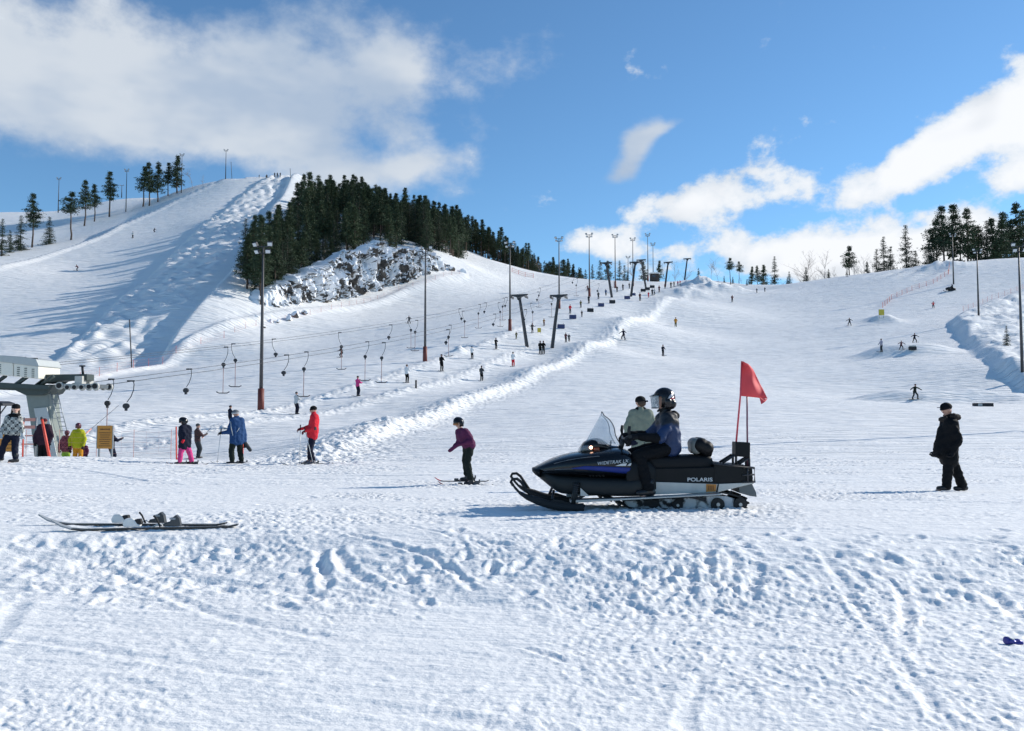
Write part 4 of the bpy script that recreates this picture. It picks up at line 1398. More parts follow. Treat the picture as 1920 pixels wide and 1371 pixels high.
def build_station():
    s = ST_D / F                        # metres per pixel at the station

    def q(px, py, dy=0.0):
        v = P(px, py, ST_D + dy)
        return v - org
    gp = column(108, ST_D)
    org = gp.copy()
    o = empty('lift_station', org, 'grey green drive station of the ski lift on one leaning leg', 'lift station')
    # leg
    w = 1.1
    prof = [(57, 735), (100, 735), (106, 790), (121, 868), (75, 868), (66, 790)]
    mb = MB()
    pts = [q(*p) for p in prof]
    mb.prism([(p.x, p.z) for p in pts], -0.45, 0.45)
    mb.build('leg', sta_green, o, bevel=0.06)
    pl = [q(*p) for p in [(75, 766), (99, 764), (120, 866), (95, 868)]]
    MB().prism([(p.x, p.z) for p in pl], -0.52, -0.455).build('cover_plate', sta_roof, o)
    # haunch below the beam
    pl = [q(*p) for p in [(0, 722), (116, 722), (104, 738), (92, 742), (64, 742), (45, 733), (0, 731)]]
    MB().prism([(p.x - 0.0, p.z) for p in pl], -0.7, 0.7).build('haunch', sta_dark, o, bevel=0.03)
    pl = [q(*p) for p in [(-90, 712), (112, 724), (112, 731), (-90, 724)]]
    MB().prism([(p.x, p.z) for p in pl], -0.95, -0.72).build('side_beam', sta_dark, o)
    MB().prism([(p.x, p.z) for p in pl], 0.72, 0.95).build('side_beam', sta_dark, o)
    # machinery covers
    for px0, px1, a0, a1, b0, b1 in ((-70, 46.5, 668, 683, 699, 707), (47.5, 93, 683.5, 689, 707.5, 712)):
        pl = [q(px0, a0), q(px1, a1), q(px1, b1), q(px0, b0)]
        c = MB().prism([(p.x, p.z) for p in pl], -0.95, 0.95).build('machine_cover', sta_cream, o, bevel=0.04)
        n = 3
        for k in range(n):
            u = (k + 0.7) / (n + 0.4)
            xx = pl[0].x + (pl[1].x - pl[0].x) * u
            zz = pl[0].z + (pl[1].z - pl[0].z) * u
            for j in range(5):
                MB().box((xx, -0.955, zz - 0.16 - j * 0.09), (0.12, 0.02, 0.035)).build('vent_slot', sta_dark, c)
    pl = [q(-70, 664), q(62, 671), q(90, 676), q(95, 688), q(93, 690), q(-70, 668)]
    MB().prism([(p.x, p.z) for p in pl], -1.0, 1.0).build('roof', sta_roof, o, bevel=0.03)
    for a, b in (((53, 672), (67, 672)), ((74, 674), (88, 674))):
        A, B = q(*a), q(*b)
        MB().tube([(A.x, -0.8, A.z), (B.x, -0.8, B.z), (B.x + 0.03, -0.8, B.z - 0.28)], 0.025, 6).build('grab_rail', dark_steel, o)
    # braces between the covers and the beam
    for px in (8, 50, 96):
        A, B = q(px, 722), q(px + 22, 706)
        for y in (-0.8, 0.8):
            MB().tube([(A.x, y, A.z), (B.x, y, B.z)], 0.09, 6).build('brace', sta_dark, o)
    # cantilever arm with the sheave train
    pl = [q(92, 703), q(170, 702), q(170, 714), q(130, 714), q(92, 720)]
    MB().prism([(p.x, p.z) for p in pl], -0.35, 0.35).build('arm', sta_dark, o, bevel=0.02)
    A = q(156, 700)
    MB().tube([(A.x, 0, A.z - 0.1), (A.x - 0.05, 0, A.z + 0.33)], 0.06, 8).box((A.x - 0.05, 0, A.z + 0.34), (0.24, 0.1, 0.07)).build('guide_post', dark_steel, o)
    for y in (-0.6, 0.6):
        t0, t1 = q(122, 724), q(196, 725)
        tr = MB().box(((t0.x + t1.x) / 2, y, (t0.z + t1.z) / 2), (1.65, 0.12, 0.2)).box((q(158, 718).x, y * 0.6, q(158, 716).z), (0.35, 0.4, 0.5)).build('sheave_frame', wheel_pale, o, bevel=0.02)
        for px, py, r in ((126, 724, 0.17), (141, 727, 0.13), (154, 727, 0.13), (167, 727, 0.13), (181, 726, 0.14), (192, 725, 0.17)):
            c = q(px, py)
            wl = MB().disc((c.x, y * 1.12, c.z), (0, 1, 0), r, 0.12, 18).build('sheave', wheel_pale, tr)
            MB().disc((c.x, y * 1.12 - 0.07, c.z), (0, 1, 0), r * 0.72, 0.02, 16).build('hub', rubber, tr)
    # ladder
    la, lb = q(97, 736, -0.5), q(117, 812, -0.5)
    lad = MB()
    for off in (0, 0.32):
        lad.tube([(la.x + off, -0.6, la.z), (lb.x + off * 0.9, -0.6, lb.z)], 0.022, 6)
    for k in range(9):
        t = (k + 0.5) / 9
        x0 = la.x + (lb.x - la.x) * t
        zz = la.z + (lb.z - la.z) * t
        lad.tube([(x0, -0.6, zz), (x0 + 0.31, -0.6, zz)], 0.016, 6)
    lad.build('ladder', steel, o)


build_station()

# ---- haul cables and hangers
STA = {'A': Vector((-27.2, 39.0, 1.55)), 'B': P(165, 722, 40.0)}
END = {'A': CABLE_PTS['A'][-1] + Vector((UP * 50, 50, 9)), 'B': CABLE_PTS['B'][-1] + Vector((UP * 12, 12, 0.5))}
SIDE = Vector((math.cos(LIFT_ROT), math.sin(LIFT_ROT), 0))


def cable_path(key, sx):
    pts = [STA[key]] + CABLE_PTS[key] + [END[key]]
    out = []
    for i in range(len(pts) - 1):
        a, b = pts[i] + SIDE * sx, pts[i + 1] + SIDE * sx
        sag = (b - a).length * (0.012 if i == 0 else 0.008)
        for k in range(12):
            t = k / 12
            v = a.lerp(b, t)
            v.z -= sag * 4 * t * (1 - t)
            out.append(v)
    out.append(pts[-1] + SIDE * sx)
    return out


CABLES = {}
clab = {('A', -1): 'leftmost haul cable of the lift', ('A', 1): 'second haul cable from the left', ('B', -1): 'third haul cable from the left', ('B', 1): 'rightmost haul cable of the lift'}
for key in 'AB':
    for sg in (-1, 1):
        path = cable_path(key, sg * 1.1)
        CABLES[(key, sg)] = path
        o = MB().tube(path, 0.014, 5).build('haul_cable', cable_mat)
        tag(o, clab[(key, sg)] + ' running up to the pylons', 'cable', 'lift cables')


def on_cable(key, sg, px):
    path = CABLES[(key, sg)]
    prev = None
    for v in path:
        zc = v.y * CP + v.z * SP
        u = CX + F * v.x / zc
        if prev and (prev[0] - px) * (u - px) <= 0 and u != prev[0]:
            t = (px - prev[0]) / (u - prev[0])
            return prev[1].lerp(v, t)
        prev = (u, v)
    return None


def hanger_meshes():
    arm = MB().tube([(0, 0, 0.05), (0.05, 0, 0.03), (0.11, 0, -0.03), (0.13, 0, -0.15), (0.11, 0, -0.42), (0.02, 0, -0.72), (-0.08, 0, -0.90), (-0.14, 0, -1.0)], 0.019, 6).box((0.0, 0, 0.03), (0.3, 0.07, 0.07)).mesh('curved_arm')
    box = MB().disc((-0.16, 0, -1.18), (0, 1, 0), 0.135, 0.13, 16).box((-0.16, 0, -1.34), (0.1, 0.1, 0.14)).mesh('spring_box')
    rod = MB().tube([(-0.16, 0, -1.4), (-0.17, 0, -3.1)], 0.02, 6).mesh('tow_rod')
    bar = MB().tube([(-0.62, 0.0, -3.04), (-0.45, 0, -3.13), (0.11, 0, -3.13), (0.28, 0, -3.04)], 0.035, 6).mesh('tow_bar')
    return arm, box, rod, bar


HANG = hanger_meshes()
# cable, side, pixel column, kind: 'r' rod drawn in, 't' rod and bar hanging free, mirrored or not
HL = [('B', -1, 201, 't', 1), ('B', 1, 240, 'r', 1), ('B', -1, 352, 'r', 1), ('A', 1, 421, 't', 1), ('A', -1, 435, 't', -1), ('A', -1, 513, 'r', -1), ('B', -1, 534, 'r', 1), ('B', -1, 573, 't', 1),
      ('A', 1, 636, 't', -1), ('B', -1, 688, 't', 1), ('B', 1, 719, 't', 1), ('A', 1, 732, 'r', 1), ('A', -1, 767, 't', -1), ('A', 1, 781, 't', 1), ('B', -1, 843, 't', 1), ('B', 1, 839, 'r', 1),
      ('A', -1, 862, 'r', -1), ('A', 1, 868, 't', -1), ('A', -1, 899, 't', 1), ('A', -1, 910, 'r', 1), ('B', -1, 927, 'r', 1), ('A', 1, 935, 't', -1), ('A', -1, 944, 't', 1), ('A', -1, 949, 'r', 1),
      ('B', 1, 985, 'r', 1), ('B', -1, 996, 't', -1), ('A', 1, 1009, 'r', 1), ('A', -1, 1012, 't', 1), ('B', -1, 1036, 't', 1), ('A', -1, 1075, 'r', 1), ('A', 1, 1082, 't', 1), ('B', 1, 1122, 'r', 1), ('B', -1, 1152, 't', 1)]
for i, (key, sg, px, kd, mir) in enumerate(HL):
    v = on_cable(key, sg, px)
    if v is None:
        continue
    lab = ('drag lift hanger with its tow rod and bar hanging free' if kd == 't' else 'drag lift hanger with its rod drawn in')
    o = empty('t_bar_hanger', v, lab, 'lift hanger', 'hanging t bars' if kd == 't' else 'drawn in t bars', (0, 0, 0.25 * math.sin(i * 2.1)))
    sw = 1.0 if kd == 't' else 1.15
    o.scale = (mir * sw, 1, 1)
    link('curved_arm', HANG[0], dark_steel, o)
    link('spring_box', HANG[1], dark_steel, o)
    if kd == 't':
        link('tow_rod', HANG[2], rod_mat, o)
        link('tow_bar', HANG[3], dark_steel, o)

# ---- pads beside the right hand track
PADS = [(1052, 613, 'b'), (1074, 595, 'b'), (1107, 582, 'k'), (1127, 572, 'b'), (1148, 566, 'k'), (1176, 558, 'b'), (1187, 552, 'b'), (1206, 544, 'k'), (1214, 541, 'k'), (1223, 537, 'k')]
order = ['lowest', 'second', 'third', 'fourth', 'fifth', 'sixth', 'seventh', 'eighth', 'ninth', 'topmost']
pad_me = MB().box((0, 0, 0.35), (1.25, 0.28, 0.7)).mesh('cushion', 0.06)
for (px, py, c), nm in zip(PADS, order):
    p = ground(px, py + 3, 90) or column(px, 190)
    o = empty('safety_cushion', p, nm + ' ' + ('blue' if c == 'b' else 'black') + ' cushion in the row beside the lift track', 'cushion', 'safety cushions', (0, 0, 0.1))
    k = link('cushion', pad_me.copy(), pad_blue if c == 'b' else pad_black, o)
    for sx in (-0.45, 0.45):
        MB().tube([(sx, 0.18, -0.2), (sx, 0.18, 0.95)], 0.03, 6).build('post', steel, o)


def board(p, w, h, m, label, lines=0, rot=0.0, feet=0.35, group=None, m_edge=None):
    o = empty('notice_board', p, label, 'sign', group, (0, 0, rot))
    pn = MB().box((0, 0, feet + h / 2), (w, 0.04, h)).build('panel', m, o, bevel=0.006)
    for sx in (-w * 0.42, w * 0.42):
        MB().box((sx, 0.045, (feet + h) / 2 - 0.15), (0.05, 0.045, feet + h + 0.25)).build('post', m_edge or steel, o)
    for sx in (-w / 2 - 0.012, w / 2 + 0.012):
        MB().box((sx, 0, feet + h / 2), (0.022, 0.05, h)).build('edge_strip', m_edge or steel, o)
    return o


def print_rows(o, rows, y=-0.0245):
    """rows of small print strokes too coarse to read: (x, z, width, height) of each word"""
    mb = MB()
    for x, z, w, h in rows:
        n = max(2, int(w / (h * 0.75)))
        for k in range(n):
            a = x - w / 2 + w * (k + 0.5) / n
            mb.box((a, y, z), (w / n * 0.62, 0.002, h * (0.7 + 0.3 * ((k * 7) % 3) / 2)))
    mb.build('printed_text', ink, o)['kind'] = 'stuff'


bp = P(196, 862, 27.5)
b1 = board(bp, 0.50, 0.74, sign_orange, 'orange notice board with rows of print standing on the snow rim', rot=-0.05)
rows = [(0, 0.97, 0.34, 0.05)]
for k in range(7):
    rows.append((0.01 * (k % 2), 0.86 - k * 0.07, 0.40 - 0.05 * (k % 3), 0.026))
print_rows(b1, rows)
bp = P(13, 866, 29.5)
b2 = board(bp, 0.72, 0.78, sign_orange, 'orange notice board half hidden behind the plaid jacket person', rot=0.05)
print_rows(b2, [(0.05, 0.95 - 0.12 * k, 0.5, 0.035) for k in range(6)])
p = ground(1011, 625, 90)
board(p, 0.55, 0.7, sign_yellow, 'small yellow board between the two lift tracks', feet=0.15)
p = ground(1653, 600, 120)
p.z += 0.6
board(p, 1.0, 1.1, sign_yellow, 'yellow board on the end of the right hand net', feet=0.3)

# ---- red stakes and poles near the station
o = pole_thing('marker_pole', P(94.5, 866, 27.5), 0.0001 + 1.42, 0.045, neon_red, 'thick red pole leaning in front of the station leg', 'pole', None, (0, -0.225, 0), dark_steel)
for px, py, d, h, lab, ti in [(331, 872, 27.5, 1.2, 'red stake left of the child in pink trousers', -0.03), (455, 862, 28.5, 1.1, 'red stake behind the blue jacket skier', 0.0), (42, 862, 30, 1.3, 'thin pink stake right of the plaid jacket person', 0.0)]:
    pole_thing('marker_stake', P(px, py, d), h, 0.024, neon_red, lab, 'stake', 'red stakes by the lift queue', (0, ti, 0))
# rope fence of the queue
def rope_fence(pts, label, n_rope=3, h=1.0, post_m=None, net=True, group='net fences', post_r=0.02, rope_r=0.008):
    c = pts[0]
    o = empty('net_fence', c, label, 'fence', group)
    loc = [p - c for p in pts]
    for p in loc:
        MB().tube([p + Vector((0, 0, -0.2)), p + Vector((0, 0, h))], post_r, 6).build('post', post_m or neon_red, o)
    if net:
        mb = MB()
        for i in range(len(loc) - 1):
            a, b = loc[i], loc[i + 1]
            for k in range(n_rope):
                zz = Vector((0, 0, h * (0.12 + 0.82 * k / max(1, n_rope - 1))))
                m = a.lerp(b, 0.5) + zz - Vector((0, 0, 0.05))
                mb.tube([a + zz, m, b + zz], rope_r, 4, cap=False)
            nn = max(2, int((b - a).length / 0.35))
            for k in range(nn):
                t = k / nn
                q = a.lerp(b, t)
                mb.tube([q + Vector((0, 0, h * 0.12)), q + Vector((0, 0, h * 0.94))], rope_r * 0.6, 3, cap=False)
        mb.build('net', net_red, o)
    return o


def fence_px(pix, label, lo=60, step=4.5, **kw):
    w = []
    for px, py in pix:
        p = ground(px, py, lo)
        if p is not None:
            w.append(p)
    pts = []
    for i in range(len(w) - 1):
        n = max(1, int((w[i + 1] - w[i]).length / step))
        for k in range(n):
            q = w[i].lerp(w[i + 1], k / n)
            q.z = gxy(q.x, q.y)
            pts.append(q)
    pts.append(w[-1])
    return rope_fence(pts, label, **kw)


fence_px([(150, 716), (250, 690), (330, 662), (420, 634)], 'faded orange net along the foot of the mogul piste', 90, 4.0, post_r=0.025, h=1.1, rope_r=0.005)
fence_px([(440, 624), (480, 611), (560, 596), (640, 576), (720, 556), (800, 532), (862, 514)], 'faded orange net along the foot of the cliff', 120, 3.5, post_r=0.025, h=1.0, rope_r=0.005, post_m=net_red)
fence_px([(1655, 577), (1672, 562), (1710, 545), (1750, 532), (1778, 515), (1780, 500)], 'orange net curving down from the right hand stand of pines', 120, 2.5, post_r=0.04, h=1.2, rope_r=0.012)
fence_px([(1806, 584), (1860, 562), (1918, 542)], 'orange net above the snow bank at the right edge', 130, 3.0, post_r=0.025, h=1.1, rope_r=0.006)
fence_px([(960, 510), (985, 519), (1000, 521)], 'short orange net at the right end of the middle piste', 200, 2.5, post_r=0.05, h=1.3, rope_r=0.03)
rope_fence([P(px, 872, 31.5) + Vector((0, 0, 0.35)) for px in (48, 110, 180, 250, 320)], 'thin rope net along the lift queue', n_rope=5, h=0.95, rope_r=0.0025, post_r=0.009, post_m=net_red)

# red slatted gate left of the station leg
g0 = P(42, 862, 33)
o = empty('queue_gate', g0, 'red barred metal gate left of the station leg', 'gate')
for px in (43, 66):
    a = P(px, 868, 33) - g0
    MB().tube([a, a + Vector((0, 0, 1.75))], 0.03, 6).build('gate_post', steel, o)
for py in (786, 800, 816, 832):
    a, b = P(40, py, 33) - g0, P(66, py + 2, 33) - g0
    MB().box((a + b) / 2, ((b - a).length, 0.03, 0.12 if py < 805 else 0.05)).build('gate_bar', net_red, o)

# dark canopy at the far left
g0 = column(8, 31)
o = empty('operator_canopy', g0, 'dark flat canopy on a thin stand at the left edge', 'canopy')
t = P(6, 757, 31) - g0
MB().prism([(t.x - 0.5, t.z - 0.08), (t.x + 0.25, t.z - 0.08), (t.x + 0.2, t.z + 0.02), (t.x, t.z + 0.09), (t.x - 0.5, t.z + 0.1)], -0.4, 0.4).build('roof', pad_black, o, bevel=0.02)
MB().tube([(t.x - 0.12, 0, -0.2), (t.x - 0.12, 0, t.z - 0.05)], 0.04, 8).tube([(t.x - 0.12, 0, t.z - 0.4), (t.x + 0.12, 0, t.z - 0.06)], 0.025, 6).build('stand', dark_steel, o)

# lift hut at the top
hp = column(1227, 268)
o = empty('lift_hut', hp, 'small dark hut with a snowy roof at the lift top', 'hut')
MB().box((0, 0, 1.1), (2.6, 2.2, 2.3)).build('wall', mat('dark_boards', (0.06, 0.045, 0.04), 0.8), o, bevel=0.02)
MB().prism([(-1.7, 2.3), (1.7, 2.3), (1.6, 2.55), (0, 2.8), (-1.6, 2.55)], -1.5, 1.5).build('roof', MATS['snow'], o, bevel=0.05)
MB().box((-0.3, -1.12, 1.5), (1.0, 0.04, 0.7)).build('window', mat('hut_glass', (0.05, 0.06, 0.08), 0.1), o)

# small things on the pistes
p = ground(780, 729, 70)
pole_thing('marker_post', p, 0.75, 0.10, dark_steel, 'short dark post on the ridge between the lift tracks', 'post')
p = ground(1843, 762, 50) or column(1843, 84)
o = empty('jump_box', p, 'long low dark box at the lip of the near jump', 'box')
MB().box((0, 0, 0.12), (1.4, 0.7, 0.3)).build('body', pad_black, o, bevel=0.03)
MB().box((-0.42, -0.36, 0.13), (0.35, 0.03, 0.2)).build('panel', wheel_pale, o)
p = ground(1711, 656, 90) or column(1711, 122)
o = empty('jump_box', p, 'small dark box on the upper jump beside the three children', 'box')
MB().box((0, 0, 0.2), (0.9, 0.6, 0.45)).build('body', pad_black, o, bevel=0.03)
MB().box((0, -0.0, 0.5), (0.8, 0.5, 0.2)).build('lid', wheel_pale, o, bevel=0.03)

# lamp posts standing just right of the frame; their long shadows cross the piste
lamp(Vector((33.5, 46.5, gxy(33.5, 46.5))), 'lamp post just outside the right edge whose shadow crosses the piste', 'lamp posts on the right', False, 14)
# ------------------------------------------------------------------ people
def V3(*a):
    return Vector(a[0]) if len(a) == 1 else Vector(a)


class Fig:
    """capsules and balls that are fused into one continuous skin"""
    def __init__(s):
        s.mb = MB(); s.caps = []

    def cap(s, a, b, ra, rb=None, reg=0, flat=1.0):
        a, b = V3(a), V3(b)
        rb = ra if rb is None else rb
        d = b - a
        if d.length < 1e-4:
            d = Vector((0, 0, 1e-3))
        dn = d.normalized()
        pts, rad = [], []
        for k in range(4):
            an = math.pi / 2 * (1 - k / 3.0)
            pts.append(a - dn * ra * math.sin(an) * 0.98); rad.append(max(ra * math.cos(an), ra * 0.05))
        for k in range(4):
            an = math.pi / 2 * k / 3.0
            pts.append(b + dn * rb * math.sin(an) * 0.98); rad.append(max(rb * math.cos(an), rb * 0.05))
        s.mb.tube(pts, rad, 12, smooth=True)
        s.caps.append((a, b, ra, rb, reg))
        return s

    def ball(s, c, r, reg=0, rot=None):
        s.mb.ball(c, r, 14, 10, rot=rot)
        m = max(r) if not isinstance(r, (int, float)) else r
        n = min(r) if not isinstance(r, (int, float)) else r
        s.caps.append((V3(c), V3(c), (m + n) / 2, (m + n) / 2, reg))
        return s

    def mesh(s, name, voxel, smooth=4, wrinkle=0.0, wscale=9.0, seed=0):
        me = s.mb.mesh(name)
        o = bpy.data.objects.new('tmp', me)
        COL.objects.link(o)
        r = o.modifiers.new('r', 'REMESH'); r.mode = 'VOXEL'; r.voxel_size = voxel; r.use_smooth_shade = True
        if smooth:
            k = o.modifiers.new('s', 'SMOOTH'); k.iterations = smooth; k.factor = 0.5
        dg = bpy.context.evaluated_depsgraph_get()
        out = bpy.data.meshes.new_from_object(o.evaluated_get(dg))
        out.name = name
        bpy.data.objects.remove(o); bpy.data.meshes.remove(me)
        n = len(out.vertices)
        co = np.empty(n * 3); out.vertices.foreach_get('co', co); co = co.reshape(-1, 3)
        if wrinkle > 0:
            no = np.empty(n * 3); out.vertices.foreach_get('normal', no); no = no.reshape(-1, 3)
            w = fbm(co[:, 0] * wscale + co[:, 1] * 4 + seed, co[:, 2] * wscale * 1.5 + co[:, 1] * 5, 3, 200 + seed)
            co = co + no * (wrinkle * w)[:, None]
            out.vertices.foreach_set('co', co.ravel())
        npg = len(out.polygons)
        ce = np.empty(npg * 3); out.polygons.foreach_get('center', ce); ce = ce.reshape(-1, 3)
        best = np.full(npg, 1e9); reg = np.zeros(npg, dtype=np.int32)
        for a, b, ra, rb, rg in s.caps:
            a_, b_ = np.array(a), np.array(b)
            ab = b_ - a_
            L = max(ab @ ab, 1e-9)
            t = np.clip(((ce - a_) @ ab) / L, 0, 1)
            d = np.linalg.norm(ce - (a_ + t[:, None] * ab), axis=1) - (ra + (rb - ra) * t)
            m = d < best
            best = np.where(m, d, best); reg = np.where(m, rg, reg)
        out.materials.clear()
        out.polygons.foreach_set('material_index', reg)
        out.update()
        return out


skin = mat('skin', (0.48, 0.27, 0.20), 0.55, 0, 0.08, 12)
skin_pale = mat('pale_skin', (0.58, 0.36, 0.28), 0.55, 0, 0.08, 12)
eye_m = mat('eye_dark', (0.02, 0.02, 0.02), 0.2)
lip_m = mat('lips', (0.34, 0.12, 0.10), 0.5)
boot_black = mat('boot_black', (0.012, 0.012, 0.014), 0.35, 0, 0.2)
boot_grey = mat('boot_grey', (0.10, 0.10, 0.12), 0.4, 0, 0.2)
glove_black = cloth('glove_black', (0.012, 0.012, 0.014))
hair_m = mat('brown_hair', (0.06, 0.035, 0.02), 0.7, 0, 0.3, 30)
ski_black = mat('ski_black', (0.015, 0.017, 0.02), 0.3, 0, 0.2, 3)
ski_red = mat('ski_red_tip', (0.45, 0.05, 0.05), 0.35)
ski_grey = mat('ski_grey', (0.30, 0.32, 0.34), 0.35, 0, 0.15, 3)
bind_m = mat('binding_grey', (0.05, 0.055, 0.06), 0.4, 0.1)
pole_white = mat('pole_white', (0.62, 0.63, 0.62), 0.35, 0.3)


def ski_mesh(L=1.6, w=0.085, tip=0.09):
    """ski along +x, tip forward, centred on the boot"""
    mb = MB()
    n = 18
    top, bot = [], []
    for i in range(n + 1):
        t = i / n
        x = -0.45 * L + L * t
        z = 0.012
        if t > 0.84:
            z += tip * ((t - 0.84) / 0.16) ** 1.8
        if t < 0.04:
            z += 0.02 * (1 - t / 0.04)
        hw = w / 2 * (1.05 - 0.25 * math.sin(math.pi * t))
        if t > 0.93:
            hw *= math.sqrt(max(0.03, 1 - ((t - 0.93) / 0.07) ** 2))
        top.append((x, hw, z))
    v = []
    for x, hw, z in top:
        v += [(x, -hw, z), (x, hw, z), (x, hw, z + 0.016), (x, -hw, z + 0.016)]
    f = []
    for i in range(n):
        a, b = i * 4, i * 4 + 4
        for k in range(4):
            f.append((a + k, a + (k + 1) % 4, b + (k + 1) % 4, b + k))
    f += [(0, 3, 2, 1), (n * 4, n * 4 + 1, n * 4 + 2, n * 4 + 3)]
    mb.add(v, f)
    me = mb.mesh('ski')
    mi = [1 if p.center.x > 0.42 * L else 0 for p in me.polygons]
    me.polygons.foreach_set('material_index', mi)
    return me


def binding_mesh():
    mb = MB()
    mb.box((0.17, 0, 0.055), (0.09, 0.07, 0.05)).box((-0.17, 0, 0.065), (0.12, 0.07, 0.07)).box((-0.23, 0, 0.11), (0.03, 0.06, 0.07)).box((0, 0, 0.036), (0.42, 0.06, 0.014))
    return mb.mesh('binding', 0.008)


SKI_A, BIND = ski_mesh(), binding_mesh()
SKI_K = ski_mesh(1.15, 0.085, 0.08)


def hand_fig(fig, wrist, hand, normal, curl=1.0, k=1.0, reg=0):
    """palm, four fingers and a thumb closing towards -normal"""
    w, h = V3(wrist), V3(hand)
    d = (h - w)
    d = d.normalized() if d.length > 1e-4 else Vector((0, 0, -1))
    nrm = V3(normal); nrm = (nrm - d * nrm.dot(d))
    nrm = nrm.normalized() if nrm.length > 1e-4 else d.orthogonal().normalized()
    sd = d.cross(nrm)
    fig.cap(w, h, 0.032 * k, 0.036 * k, reg)
    for o in (-0.02, 0.02):
        fig.cap(h + sd * o * k, h + sd * o * k + d * 0.03 * k, 0.026 * k, 0.024 * k, reg)
    for i, (o, L) in enumerate(((-0.036, 0.066), (-0.012, 0.078), (0.012, 0.072), (0.035, 0.056))):
        p0 = h + sd * o * k + d * 0.035 * k
        d1 = (d * math.cos(0.6 * curl) - nrm * math.sin(0.6 * curl))
        p1 = p0 + d1 * L * 0.5 * k
        d2 = (d * math.cos(1.5 * curl) - nrm * math.sin(1.5 * curl))
        p2 = p1 + d2 * L * 0.5 * k
        fig.cap(p0, p1, 0.0125 * k, 0.0115 * k, reg); fig.cap(p1, p2, 0.0115 * k, 0.010 * k, reg)
    t0 = h - sd * 0.035 * k - d * 0.005 * k
    t1 = t0 + (d * 0.5 - sd * 0.6 - nrm * 0.5 * curl).normalized() * 0.036 * k
    t2 = t1 + (d * 0.8 - nrm * 0.7 * curl).normalized() * 0.030 * k
    fig.cap(t0, t1, 0.0145 * k, 0.0125 * k, reg); fig.cap(t1, t2, 0.0125 * k, 0.011 * k, reg)


